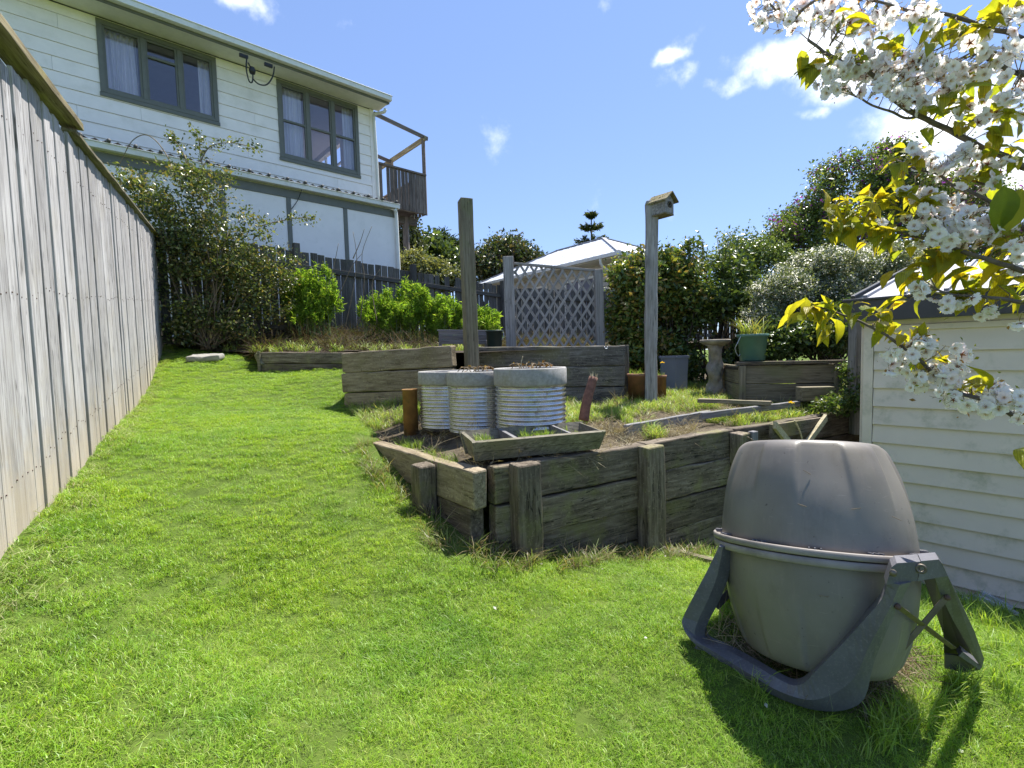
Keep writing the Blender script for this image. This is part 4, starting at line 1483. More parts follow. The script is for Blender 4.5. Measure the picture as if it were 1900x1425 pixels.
# ---- low edging at the head of the lawn
ed = empty('timber_edging', Vector((LT0.x, LT0.y, 1.1)), 'low dark timber edging at the head of the lawn', 'edging')
e0 = W(485, 652, 7.0); e1 = W(760, 652, 6.9)
for c in range(2):
    beam('sleeper', (e0.x, e0.y, e0.z - .09 - c * .165), (e1.x, e1.y, e1.z - .09 - c * .165 - .01), .07, .16, M['sleeper'], ed, r=.01, seg=12, amp=.006, seed=90 + c)
e2 = W(461, 656, 6.75)
beam('sleeper', (e0.x + .0, e0.y - .03, e0.z - .1), (e2.x, e2.y + .25, e2.z - .11), .06, .2, M['post'], ed, r=.01, seg=5, amp=.006, seed=95)
beam('sleeper', (e0.x - .03, e0.y - .06, e0.z - .14), (e0.x + .01, e0.y - .06, e0.z - .14), .03, .28, M['post'], ed, r=.005)

# stone
sp = W(382, 664, 7.2)
bm_ = boxmesh('stone', .44, .26, .09, M['stone'], .03, 8, .016, 4)
o = link('paving_stone', bm_, None, frame(Vector((sp.x, sp.y, gz(sp.x, sp.y) + .035)), (1, .25, .02), (.1, -.15, 1))); setp(o, 'flat grey stone lying at the top of the lawn near the fence', 'stone')

# ---- silver planks in the bed
def ground_strip(name, label, pxa, pya, pxb, pyb, z, w, h, mat, seed=0, group=None):
    a = WZ(pxa, pya, z); b = WZ(pxb, pyb, z)
    o = beam(name, a, b, w, h, mat, None, r=.006, seg=12, amp=.004, seed=seed); setp(o, label, 'plank', group); return o
ground_strip('timber_plank', 'long silver grey plank on edge across the garden bed', 1160, 800, 1316, 771, .675, .04, .10, M['plank_grey'], 1)
ground_strip('timber_plank', 'thin silver plank continuing between the weeds toward the shed', 1300, 772, 1482, 749, .72, .04, .06, M['plank_grey'], 2)
ground_strip('timber_plank', 'short dark plank lying in the grass in front of the birdbath', 1296, 743, 1430, 748, .775, .09, .04, M['post'], 3)
ground_strip('timber_plank', 'dry timber edging strip lying in the lawn beside the composter', 1226, 1018, 1330, 1046, gz(1.2, 3.3) + .01, .05, .05, M['post'], 4)

# ---- tall posts
tp0 = W(876, 683, 4.95)
tp1 = W(863, 372, 5.05)
o = beam('timber_post', (tp0.x, 5.0, .75), (tp1.x, 5.03, tp1.z), .145, .125, M['post'], None, up=(1, .35, 0), r=.007, seg=16, amp=.004, seed=7)
setp(o, 'tall square brown post rising behind the metal planters', 'post')
bp0 = W(1207, 728, 5.35); bp1 = W(1209, 374, 5.35)
o = beam('timber_post', (bp0.x, bp0.y, .7), (bp1.x, bp1.y, bp1.z), .14, .13, M['post_grey'], None, up=(1, -.2, 0), r=.02, seg=18, amp=.008, seed=8)
setp(o, 'tall split grey post that carries the birdhouse', 'post')

# ---- birdhouse (front turned right)
bc = W(1227, 384, 5.28)
fdir = Vector((.62, -.78, 0)).normalized(); sdr = Vector((.78, .62, 0))
bh_ = empty('birdhouse', bc + Vector((0, 0, -.1)), 'small mossy wooden birdhouse with round hole on top of the grey post', 'birdhouse')
def B(f, s_, z): return bc + fdir * f + sdr * s_ + Vector((0, 0, z))
hw, hd, hb, ht, pk = .075, .10, -.085, .05, .115
v = [B(hd, -hw, hb), B(hd, hw, hb), B(hd, hw, ht), B(hd, 0, pk), B(hd, -hw, ht)]
v2_ = [p - fdir * .012 for p in v]
# front board with a real hole
def holed(name, pts, hole_c, hr, th, mat, parent):
    n = 20; vs = []; fs = []
    def edge(a):
        d = sdr * math.cos(a) + Vector((0, 0, 1)) * math.sin(a)
        best = 9
        for i in range(len(pts)):
            p, q = pts[i], pts[(i + 1) % len(pts)]
            pc, qc = p - hole_c, q - hole_c
            x1, y1, x2, y2 = pc.dot(sdr), pc.z, qc.dot(sdr), qc.z
            dx, dy = math.cos(a), math.sin(a); ex, ey = x2 - x1, y2 - y1
            den = dx * ey - dy * ex
            if abs(den) < 1e-9: continue
            t = (x1 * ey - y1 * ex) / den; u = (x1 * dy - y1 * dx) / den
            if t > 0 and -1e-6 <= u <= 1 + 1e-6: best = min(best, t)
        return hole_c + d * best
    angs = sorted([2 * math.pi * i / n for i in range(n)] + [math.atan2((p - hole_c).z, (p - hole_c).dot(sdr)) % (2 * math.pi) for p in pts])
    for a in angs:
        e = edge(a); h = hole_c + (sdr * math.cos(a) + Vector((0, 0, 1)) * math.sin(a)) * hr
        vs += [e, h, e - fdir * th, h - fdir * th]
    k = len(angs)
    for i in range(k):
        a, b = i * 4, ((i + 1) % k) * 4
        fs += [(a, b, b + 1, a + 1), (a + 2, a + 3, b + 3, b + 2), (a + 1, b + 1, b + 3, a + 3), (a, a + 2, b + 2, b)]
    return obj(name, vs, fs, mat, parent)
holed('front', v, B(hd, 0, .0), .024, .012, M['post_grey'], bh_)
quadbox('side', B(hd - .013, -hw, hb), B(-hd, -hw, hb), B(-hd, -hw, ht), B(hd - .013, -hw, ht), .012, M['post_grey'], bh_, nrm=sdr)
quadbox('side', B(hd - .013, hw, hb), B(-hd, hw, hb), B(-hd, hw, ht), B(hd - .013, hw, ht), .012, M['post_grey'], bh_, nrm=-sdr)
quadbox('base', B(hd, -hw - .005, hb - .002), B(-hd, -hw - .005, hb - .002), B(-hd, hw + .005, hb - .002), B(hd, hw + .005, hb - .002), .014, M['cap'], bh_, nrm=Vector((0, 0, -1)))
v = [B(-hd, -hw, hb), B(-hd, hw, hb), B(-hd, hw, ht), B(-hd, 0, pk), B(-hd, -hw, ht)]
obj('back', v + [p + fdir * .01 for p in v], [(0, 1, 2, 3, 4), (9, 8, 7, 6, 5)], M['post_grey'], bh_)
for sg in (-1, 1):
    quadbox('roof', B(hd + .04, 0, pk + .004), B(-hd - .02, 0, pk + .004), B(-hd - .02, sg * (hw + .035), ht - .022), B(hd + .04, sg * (hw + .035), ht - .022), .014, M['cap'], bh_, nrm=Vector((0, 0, 1)))
lathe('ring', [(.024, -.004), (.033, -.004), (.033, .006), (.024, .006)], M['bark_dark'], B(hd + .003, 0, 0), bh_, seg=20, axis=frame(Vector((0, 0, 0)), sdr, fdir), closed=True)
P_ = np.array([B(random.uniform(-hd, hd), x_, pk + .015 - abs(x_) * .8) for x_ in [random.uniform(-hw, hw) for _ in range(260)]])
V_, F_, Cc_ = leaf_cloud(P_, .014, [(.16, .17, .05), (.25, .25, .14), (.1, .11, .04)], .8)
o = obj('moss', V_, F_, M['straw'], bh_, colors=Cc_); o['kind'] = 'stuff'

# ---- lattice screen
TY = 7.0
t0 = W(944, 490, TY); t1 = W(1111, 503, TY)
tr = empty('lattice_screen', Vector((t0.x, TY, 1.35)), 'grey diagonal lattice screen between two posts in the middle of the garden', 'lattice screen')
zl0 = W(944, 477, TY).z; zl1 = W(1111, 500, TY).z
beam('screen_post', (t0.x + .01, TY, 1.2), (t0.x - .01, TY, zl0), .15, .15, M['trellis'], tr, r=.01, seg=10, amp=.003, seed=2)
beam('screen_post', (t1.x + .01, TY, 1.2), (t1.x - .01, TY, zl1), .12, .12, M['trellis'], tr, r=.01, seg=10, amp=.003, seed=3)
x0, x1 = t0.x + .075, t1.x - .06
zA = W(955, 489, TY).z; zB_ = W(1104, 502, TY).z; zbot = 1.36
beam('top_rail', (x0, TY, zA), (x1, TY, zB_), .05, .035, M['trellis'], tr)
def ztop(x): return zA + (zB_ - zA) * (x - x0) / (x1 - x0) - .015
m_ = math.tan(R(58))
sp2 = .135
for sgn, oy in ((1, .0), (-1, .011)):
    k = -14
    while k < 26:
        # line z = zbot + sgn*m*(x - xs)
        xs = x0 + k * sp2 + (.03 if sgn < 0 else 0)
        pts = []
        for i in range(201):
            x = x0 + (x1 - x0) * i / 200; z = zbot + sgn * m_ * (x - xs)
            if zbot <= z <= ztop(x): pts.append((x, z))
        if len(pts) > 4:
            a, b = pts[0], pts[-1]
            beam('lattice_slat', (a[0], TY - .012 + oy, a[1]), (b[0], TY - .012 + oy, b[1]), .008, .033, M['trellis'], tr, up=Vector((-(b[1] - a[1]), 0, b[0] - a[0])), r=.002)
        k += 1

# ---- ribbed steel planters
def rib_prof():
    p = [(.225, .0), (.238, .01)]
    z = .03
    while z < .40:
        for t in range(6):
            zz = z + .033 * t / 6
            p.append((.246 + .0065 * math.sin(t / 6 * 2 * math.pi), zz))
        z += .033
    p += [(.252, z), (.255, z + .012), (.249, z + .02), (.249, z + .03)]
    return p
RP_ = rib_prof()
drum_me = None
pots = [(983, 682, 3.60, 'right', True, 1.05), (889, 688, 3.93, 'middle', True, 1.02), (831, 688, 4.22, 'left', False, 1.0)]
plab = {'right': 'ribbed galvanised drum planter, nearest and rightmost of three, with a brown dead plant', 'middle': 'ribbed galvanised drum planter between its two neighbours, yellow lichen on the rim',
        'left': 'ribbed galvanised drum planter beside the rusty pipe, empty rim'}
def dent(r_, z_, t):
    if .03 < z_ < .42:
        ph = ((z_ - .03) / .033) % 1.0
        if .55 < ph < .95:
            return r_ - .0035 * max(0, math.sin(t * 72))
    return r_
rimprof = [(.228, .43), (.254, .43), (.258, .445), (.258, .545), (.252, .553), (.236, .553), (.230, .545), (.228, .47)]
first = None
for px, py, Y, key, hasp, scl in pots:
    c = W(px, py, Y); zb_ = tz(c.x, c.y) - .01
    e = empty('drum_planter', Vector((c.x, c.y, zb_)), plab[key], 'planter', 'ribbed metal planters')
    hh = (c.z - zb_) / .553
    mw_extra = Matrix.Rotation(random.uniform(0, 3), 4, 'Z') @ Matrix.Diagonal((scl, scl, hh, 1))
    if first is None:
        d_ = lathe('drum', RP_, M['drum'], Vector((c.x, c.y, zb_)), e, seg=288, axis=mw_extra, mod=dent)
        r_ = lathe('rim', rimprof, M['concrete'], Vector((c.x, c.y, zb_)), e, seg=64, axis=mw_extra, closed=True)
        s_ = lathe('soil', [(.01, .47), (.12, .475), (.229, .465)], M['soil'], Vector((c.x, c.y, zb_)), e, seg=40, axis=mw_extra)
        first = (d_.data, r_.data, s_.data)
    else:
        for nm, me in zip(('drum', 'rim', 'soil'), first):
            link(nm, me, e, Matrix.Translation((c.x, c.y, zb_)) @ mw_extra)
    if hasp:
        vs = []; fs = []
        LP = []
        for i in range(9):
            a = random.uniform(0, 6.28); q = Vector((c.x + random.uniform(-.07, .07), c.y + random.uniform(-.07, .07), c.z - .05))
            dd = Vector((math.cos(a), math.sin(a), 0))
            pp = smoothpath([q, q + dd * .03 + Vector((0, 0, .07)), q + dd * .09 + Vector((0, 0, .08)), q + dd * .13 + Vector((0, 0, .05 + random.uniform(-.02, .02)))], 3)
            tube_geo(pp, [.0035] * len(pp), 5, vs, fs); LP += [tuple(x_) for x_ in pp[4::2]]
        pl = obj('dead_plant', vs, fs, M['twig'], e, smooth=True)
        LPn = np.array(LP) + RNG.normal(0, .008, (len(LP), 3))
        V_, F_, Cc_ = leaf_cloud(LPn, .03, [(.22, .12, .04), (.3, .2, .08), (.13, .07, .03)], .2, .6, curl=.6)
        o = obj('withered_leaves', V_, F_, M['straw'], pl, colors=Cc_); o['kind'] = 'stuff'
        if key == 'right':
            tube('plant_stalk', [c + Vector((-.06, 0, -.06)), c + Vector((-.065, 0, .02)), c + Vector((-.05, -.01, .085))], .006, .003, M['ply'], e)
# lichen patch on the middle rim
# rusty pipe
c = W(760, 722, 4.25); zb_ = gz(c.x, c.y) - .05
e = empty('rusty_pipe', Vector((c.x, c.y, zb_)), 'short rusty upright pipe with dry grass left of the drum planters', 'pipe')
lathe('pipe', [(.058, 0), (.064, 0), (.064, c.z - zb_ - .012), (.069, c.z - zb_ - .01), (.069, c.z - zb_), (.055, c.z - zb_), (.055, .0)], M['rust'], Vector((c.x, c.y, zb_)), e, seg=28, closed=True)
lathe('soil', [(.01, c.z - zb_ - .02), (.056, c.z - zb_ - .02)], M['soil'], Vector((c.x, c.y, zb_)), e, seg=20)

# ---- trough planter
pb = [W(881, 855, 2.95), W(1112, 832, 3.22), W(1096, 806, 3.48), W(862, 846, 3.16)]
pt = [W(887, 825, 2.90), W(1121, 792, 3.20), W(1080, 775.5, 3.56), W(853, 802, 3.16)]
zb_ = np.mean([p.z for p in pb]) ; zt_ = np.mean([p.z for p in pt])
zb_ = .655; zt_ = .787
tA = WZ(881, 856, zb_); tB = WZ(1112, 833, zb_); tdv = (tB - tA).normalized(); tnb = Vector((-tdv.y, tdv.x, 0))
pb = [tA, tB, tB + tnb * .24, tA + tnb * .24]
hz_ = Vector((0, 0, zt_ - zb_))
pt = [tA - tdv * .025 - tnb * .05 + hz_ * .93, tB + tdv * .025 - tnb * .05 + hz_ * .93, tB + tdv * .025 + tnb * .30 + hz_ * 1.07, tA - tdv * .025 + tnb * .30 + hz_ * 1.07]
zb_ = tz(pb[0].x, pb[0].y) + .01 if False else zb_
print('TROUGH z', zb_, zt_, [tuple(round(x, 2) for x in p) for p in pb + pt])
tro = empty('trough_planter', (pb[0] + pb[1] + pb[2] + pb[3]) / 4, 'long wooden trough planter with two dividers sitting on the retaining wall', 'planter')
cen_t = sum((p for p in pt), Vector()) / 4
def panel(name, a, b, c_, d, th=.02):
    n = (b - a).cross(d - a).normalized()
    mid = (a + b + c_ + d) / 4
    if n.dot(cen_t - mid) < 0: n = -n
    return quadbox(name, a, b, c_, d, th, M['planter'], tro, nrm=n)
lower = Vector((0, 0, -.002))
panel('side_board', pb[0], pb[1], pt[1], pt[0], .022)
panel('side_board', pb[3], pb[2], pt[2], pt[3], .022)
panel('end_board', pb[0] * .98 + pb[1] * .02, pb[3] * .98 + pb[2] * .02, pt[3] * .99 + pt[2] * .01 + lower, pt[0] * .99 + pt[1] * .01 + lower, .02)
panel('end_board', pb[1] * .98 + pb[0] * .02, pb[2] * .98 + pb[3] * .02, pt[2] * .99 + pt[3] * .01 + lower, pt[1] * .99 + pt[0] * .01 + lower, .02)
for t in (.3, .74):
    a = pb[0].lerp(pb[1], t) + Vector((0, .01, .01)); b = pb[3].lerp(pb[2], t) + Vector((0, -.01, .01)); c_ = pt[3].lerp(pt[2], t) - Vector((0, .015, -.002)); d = pt[0].lerp(pt[1], t) - Vector((0, -.015, -.002))
    q_ = panel('divider', a, b, c_, d, .022); q_.data.materials.clear(); q_.data.materials.append(M['plank_grey'])
sl_ = [pb[i].lerp(pt[i], .60) for i in range(4)]
quadbox('soil', *[p.lerp(cen_t, .04) for p in sl_], .02, M['soil'], tro, nrm=Vector((0, 0, -1)))

# ---- broken stake
o = tube('broken_stake', [W(1083, 780, 3.9), W(1090, 740, 3.92), W(1101, 700, 3.95)], .043, .036, M['redwood'], None, seg=9, wob=.004)
setp(o, 'leaning red brown broken stake beside the rightmost drum planter', 'stake')
tpk = W(1101, 700, 3.95)
vs = []; fs = []
for i in range(9):
    a = random.uniform(0, 6.28); q = tpk + Vector((math.cos(a) * .025, math.sin(a) * .025, -.01))
    tube_geo([q, q + Vector((random.uniform(-.02, .02), random.uniform(-.02, .02), random.uniform(.02, .06)))], [.008, .001], 4, vs, fs)
s_ = obj('splinters', vs, fs, M['ply'], o); s_['kind'] = 'stuff'

# ---- terracotta pots
def sqpot(px, py, Y, wpx, ztop_px, label, mat, n=4, taper=.85, h=None, name='terracotta_pot', cat='pot', rot=.3, group=None, rimw=.012):
    c = W(px, py, Y); zb_ = tz(c.x, c.y) - .02
    zt_ = W(px, ztop_px, Y).z; r_ = wpx / FPX * Y / 2 * (1.1 if n < 12 else 1)
    e = empty(name, Vector((c.x, c.y, zb_)), label, cat, group)
    hh = zt_ - zb_
    lathe('body', [(r_ * taper, 0), (r_ * .98, hh - .03), (r_ * 1.05, hh - .03), (r_ * 1.05, hh), (r_ * .93, hh), (r_ * .90, .02)], mat, Vector((c.x, c.y, zb_)), e, seg=n, axis=Matrix.Rotation(rot, 4, 'Z'), smooth=n > 12, closed=True)
    lathe('soil', [(.01, hh - .03), (r_ * .91, hh - .035)], M['soil'], Vector((c.x, c.y, zb_)), e, seg=n, axis=Matrix.Rotation(rot, 4, 'Z'), smooth=False)
    return e, Vector((c.x, c.y, zt_))
tuftg = [(.16, .30, .05), (.22, .36, .07), (.3, .36, .12)]
g_pot = [tuft_mesh('potgrass' + str(i), 26, .06, .05, .12, .006, .8, tuftg, M['longgrass']) for i in range(2)]
e1, c1 = sqpot(1186, 700, 5.45, 42, 693, 'mossy terracotta pot with weeds on the left of the birdhouse post', M['terracotta'], 32, .95)
e2, c2 = sqpot(1224, 700, 5.62, 24, 696, 'orange terracotta pot partly hidden on the right of the birdhouse post', M['terracotta'], 32, .95)
link('weeds', g_pot[0], e1, Matrix.Translation(c1 + Vector((.0, 0, -.03)))); link('weeds', g_pot[1], e1, Matrix.Translation(c1 + Vector((-.05, .02, -.03)))); link('weeds', g_pot[1], e2, Matrix.Translation(c2 + Vector((0, 0, -.03))))
def dandelion(p, h, label):
    e = empty('dandelion', p, label, 'flower')
    t_ = p + Vector((.01, 0, h))
    tube('stem', [p, p + Vector((-.01, 0, h * .5)), t_], .003, .0025, M['greenplastic'], e, seg=5)
    P2 = np.array([tuple(t_ + Vector((math.cos(a) * r_, math.sin(a) * r_, .004 + .01 * (1 - r_ / .02)))) for a, r_ in [(random.uniform(0, 6.28), random.uniform(0, .022)) for _ in range(60)]])
    V_, F_, Cc_ = leaf_cloud(P2, .016, [(.8, .55, .02), (.85, .65, .05)], .9)
    q = obj('flower_head', V_, F_, M['petal'], e, colors=Cc_); q['kind'] = 'stuff'
dandelion(c2 + Vector((.015, -.02, -.02)), .16, 'yellow dandelion growing from the pot beside the birdhouse post')
p = WZ(1465, 757, .80); dandelion(Vector((p.x, p.y, .74)), .10, 'yellow dandelion in the weeds beside the silver plank')

# grey-blue hexagonal tub
sqpot(1250, 690, 6.35, 52, 660, 'blue grey six-sided planter in the shade behind the birdhouse post', M['bluegrey'], 6, .84, name='hexagonal_planter', cat='planter')

# ---- birdbath
bb_ = W(1327, 660, 6.0); zb_ = tz(bb_.x, bb_.y) - .02; ztb = W(1327, 630, 6.0).z; Hh = ztb - zb_
e = empty('birdbath', Vector((bb_.x, bb_.y, zb_)), 'stone birdbath with twisted leafy column on the bed lawn', 'birdbath')
def twist(r_, z_, t): return r_ * (1 + .16 * math.sin(2 * t + z_ * 20) + .08 * math.sin(5 * t - z_ * 33) + .05 * math.sin(11 * t + z_ * 60))
col_p = [(.12, 0), (.122, .03), (.10, .06)]
for i in range(26):
    z_ = .06 + (Hh - .17) * i / 25; k_ = i / 25
    col_p.append((.098 + .012 * math.cos(k_ * math.pi * 4) - .024 * k_, z_))
col_p += [(.085, Hh - .09), (.11, Hh - .06)]
lathe('column', col_p, M['birdbath'], Vector((bb_.x, bb_.y, zb_)), e, seg=48, mod=twist)
lathe('basin', [(.10, Hh - .075), (.15, Hh - .05), (.172, Hh - .03), (.178, Hh - .01), (.172, Hh), (.155, Hh - .006), (.13, Hh - .025), (.01, Hh - .035)], M['birdbath'], Vector((bb_.x, bb_.y, zb_)), e, seg=48, mod=lambda r_, z_, t: r_ * (1 + .012 * math.sin(16 * t)))

# ---- raised box planter
x0 = W(1370, 672, 5.35); x1 = W(1562, 668, 5.15); zt_ = (x0.z + x1.z) / 2
rb = empty('raised_bed_box', Vector((x0.x, x0.y, .75)), 'raised timber planter box holding the shrubs right of the birdbath', 'planter box')
bdv = Vector((x1.x - x0.x, x1.y - x0.y, 0)); bdv_n = bdv.normalized(); bnn = Vector((bdv_n.y, -bdv_n.x, 0))
for c in range(2):
    zz = zt_ - .04 - .10 - c * .205
    beam('sleeper', Vector((x0.x, x0.y, zz)), Vector((x1.x, x1.y, zz)), .05, .2, M['post'], rb, r=.008, seg=10, amp=.004, seed=110 + c)
    a = Vector((x0.x, x0.y, zz)) - bnn * .03 - bdv_n * -.03; beam('sleeper', a, a - bnn * 1.1, .05, .2, M['post'], rb, r=.008, seg=6, amp=.004, seed=114 + c)
    a = Vector((x1.x, x1.y, zz)) - bnn * .03 - bdv_n * .03; beam('sleeper', a, a - bnn * 1.1, .05, .2, M['post'], rb, r=.008, seg=6, amp=.004, seed=116 + c)
beam('cap_board', Vector((x0.x, x0.y, zt_ - .015)) - bdv_n * .03, Vector((x1.x, x1.y, zt_ - .015)) + bdv_n * .03, .12, .035, M['sleeper'], rb, r=.006, seg=10, amp=.003, seed=119)
for t in (.03, .95): 
    q = x0.lerp(x1, t) + bnn * .04; beam('batten', (q.x, q.y, zt_ - .45), (q.x, q.y, zt_ - .04), .07, .03, M['post'], rb, up=bnn)
quadbox('soil', Vector((x0.x, x0.y, zt_ - .06)) - bnn * .04, Vector((x1.x, x1.y, zt_ - .06)) - bnn * .04, Vector((x1.x, x1.y, zt_ - .06)) - bnn * 1.1, Vector((x0.x, x0.y, zt_ - .06)) - bnn * 1.1, .03, M['soil'], rb, nrm=Vector((0, 0, -1)))
# bucket on it
bk = W(1396, 668, 5.5); 
bk = Vector((bk.x, bk.y, zt_ + .005))
e = empty('garden_bucket', bk, 'faded green plastic bucket with a spiky plant on the planter box corner', 'bucket')
lathe('body', [(.118, 0), (.13, .01), (.152, .27), (.165, .27), (.168, .30), (.155, .302), (.148, .29), (.12, .015)], M['greenplastic'], bk, e, seg=36, closed=True)
lathe('soil', [(.01, .265), (.147, .26)], M['soil'], bk, e, seg=24)
tube('handle', [bk + Vector((-.155, -.05, .285)), bk + Vector((-.20, -.06, .2)), bk + Vector((-.215, -.04, .14)), bk + Vector((-.17, -.02, .06)), bk + Vector((-.14, 0, .08))], .004, .004, M['alu'], e)
g_b = tuft_mesh('bucket_plant', 120, .12, .12, .32, .014, 1.1, [(.3, .33, .08), (.36, .33, .1), (.2, .28, .06)], M['longgrass'])
link('plant', g_b, e, Matrix.Translation(bk + Vector((0, 0, .26))))
# concrete-ish block
a = W(1482, 727, 5.0); b = W(1542, 722, 5.0)
o = beam('timber_block', Vector((a.x, a.y, a.z - .02)), Vector((b.x, b.y, a.z - .02)), .12, .14, M['post'], None, r=.006); setp(o, 'short squared timber block in front of the raised planter box', 'block')

# dark green pot and grey bench box on upper terrace
c = W(917, 613, 6.6); zb_ = 1.33
e = empty('plant_pot', Vector((c.x, c.y, zb_)), 'dark green plastic pot between the tall post and the lattice', 'pot')
lathe('body', [(.085, 0), (.095, .01), (.112, c.z - zb_ - .02), (.122, c.z - zb_ - .02), (.122, c.z - zb_), (.108, c.z - zb_), (.085, .02)], M['darkgreen'], Vector((c.x, c.y, zb_)), e, seg=30, closed=True)
tube('handle', [c + Vector((.11, -.02, 0)), c + Vector((.13, -.03, -.07)), c + Vector((.10, -.04, -.13))], .004, .004, M['alu'], e)
gb = empty('slatted_bench', W(850, 640, 6.9), 'low grey slatted bench box behind the tall post', 'bench')
for i in range(3):
    a = W(814 + i * 1.5, 617 + i * 8.5, 6.9); b = W(903, 618 + i * 8.5, 6.85); beam('slat', a, b, .02, .06, M['plank_grey'], gb, up=(0, -.3, 1))
a = W(812, 613, 6.9); b = W(905, 614, 6.85); beam('top_board', a + Vector((0, .05, 0)), b + Vector((0, .05, 0)), .14, .02, M['plank_grey'], gb)
for px_ in (816, 901):
    a = W(px_, 615, 6.92); beam('leg', (a.x, a.y + .03, 1.32), (a.x, a.y + .03, a.z - .01), .04, .05, M['plank_grey'], gb, up=(0, 1, 0))

# rear fence post beside the shed
a = W(1592, 595, 4.9)
o = beam('timber_post', (a.x, a.y, .4), (a.x, a.y, a.z + .05), .12, .12, M['post_grey'], None, r=.01, seg=8, amp=.004, seed=130); setp(o, 'stout grey post standing at the corner of the garden shed', 'post')
# V boards behind the composter
ve = empty('board_trestle', RWp(3.0, .2, -.2), 'two pale boards forming a V against the retaining wall behind the composter', 'boards')
sA = WP(1441, 782, C0 + rn * .22, rn); sB = WP(1476, 826, C0 + rn * .22, rn); sC = WP(1535, 769, C0 + rn * .22, rn); sD = WP(1497, 822, C0 + rn * .22, rn)
def vboard(top, bot, side):
    d = (bot - top).normalized(); bot2 = top + d * .75
    w_ = rdir * side * .12
    quadbox('board', top, bot2, bot2 + w_ * .9 + Vector((0, 0, .02)), top + w_ * .05 + Vector((0, 0, -.06)), .03, M['ply'], ve, nrm=-rn)
vboard(sA, sB, -1); vboard(sC, sD, 1)
beam('board', sA.lerp(sC, .0) + Vector((0, 0, -.09)) - rn * .05, sC + Vector((0, 0, -.09)) - rn * .05, .03, .12, M['sleeper'], ve)
tube('twig', [WP(1474, 780, C0 + rn * .25, rn), WP(1484, 800, C0 + rn * .26, rn), WP(1490, 822, C0 + rn * .26, rn)], .007, .005, M['ply'], ve)
# chain on the post
ch = empty('chain', RWp(s4[0], .2, .55), 'short rusty metal chain hanging from the post end', 'chain')
cpts = smoothpath([WP(1388, 812, C0 + rn * .2, rn), WP(1397, 818, C0 + rn * .22, rn), WP(1402, 828, C0 + rn * .24, rn), WP(1401, 845, C0 + rn * .25, rn)], 3)
for i in range(len(cpts) - 1):
    a, b = cpts[i], cpts[i + 1]
    m_ = frame((a + b) / 2, b - a, Vector((0, 0, 1)) if i % 2 else Vector((1, .3, 0)))
    vs = []; fs = []
    ring = [Vector((math.cos(t) * .016, math.sin(t) * .009, 0)) for t in [2 * math.pi * k / 10 for k in range(11)]]
    tube_geo(ring, [.003] * 11, 5, vs, fs)
    obj('chain_link', vs, fs, M['bracemetal'], ch, smooth=True, mw=m_)
# strips of gutter by the shed
sc_e = empty('gutter_strips', S(1.2, .3, -.5), 'discarded pale gutter strips lying against the foot of the shed', 'metal strips')
for (ax_, ay_, bx_, by_, o_) in ((1700, 1092, 1750, 1114, .10), (1785, 1107, 1862, 1132, .14), (1800, 1104, 1880, 1128, .08), (1815, 1106, 1890, 1140, .2), (1820, 1098, 1870, 1122, .05)):
    a = WP(ax_, ay_, SCN + sn * o_, sn); b = WP(bx_, by_, SCN + sn * o_, sn)
    beam('strip', a, b, .06, .022, M['alu'], sc_e, up=(0, .2, 1), r=.003)
a = WP(1780, 1128, SCN + sn * .22, sn); b = WP(1895, 1170, SCN + sn * .22, sn)
beam('base_board', a, b, .05, .14, M['sleeper'], sc_e)
a = W(1690, 1180, 2.7); b = W(1752, 1205, 2.6)
g_ = gz(a.x, a.y)
quadbox('sheet_scrap', Vector((a.x, a.y, a.z + .03)), Vector((b.x, b.y, b.z)), Vector((b.x + .05, b.y + .2, b.z + .02)), Vector((a.x + .02, a.y + .2, a.z + .05)), .006, M['alu'], sc_e, nrm=Vector((0, 0, -1)))

# ================================================================== COMPOSTER
CB = Vector((1.285, 2.055, .437))
xax = Vector((.84, -.54, .055)).normalized()
bk_ = Vector((.54, .84, 0))
aax = (Vector((0, 0, 1)) * math.cos(R(14)) + bk_ * math.sin(R(14)))
aax = (aax - xax * aax.dot(xax)).normalized()
yax = aax.cross(xax)
BM = Matrix.Identity(4)
for i in range(3):
    BM[i][0] = xax[i]; BM[i][1] = yax[i]; BM[i][2] = aax[i]
comp = empty('compost_tumbler', Vector((CB.x, CB.y, .05)), 'large grey barrel shaped compost tumbler on a charcoal A-frame stand', 'compost bin')
RB = .360
BS = RB / .338


def sstep(a, b, x):
    t = max(0, min(1, (x - a) / (b - a))); return t * t * (3 - 2 * t)


def lobed(r_, z_, t):
    az = abs(z_) / BS
    f = sstep(.12, .33, az) * (1 - sstep(.385, .412, az))
    sq = math.tanh(5.5 * math.sin(6 * t + .5))
    edge = math.exp(-((math.sin(6 * t + .5)) / .16) ** 2)
    return r_ * (1 + .021 * f * sq - .010 * f * edge)


def half(name, sgn):
    prof = []
    pts = [(0.008, 1.0), (.04, .998), (.08, .992), (.12, .980), (.16, .964), (.20, .943), (.24, .916), (.28, .884), (.31, .856), (.34, .825), (.365, .796), (.38, .777), (.392, .757), (.402, .735), (.409, .71), (.413, .68), (.4145, .64), (.415, .55), (.4155, .3), (.416, .02)]
    for z_, k_ in pts: prof.append((RB * k_, z_ * sgn * BS))
    if sgn < 0: prof = prof[::-1]
    return lathe(name, prof, M['plastic'], CB, comp, seg=288, axis=BM, mod=lobed)


half('barrel_top', 1); half('barrel_bottom', -1)
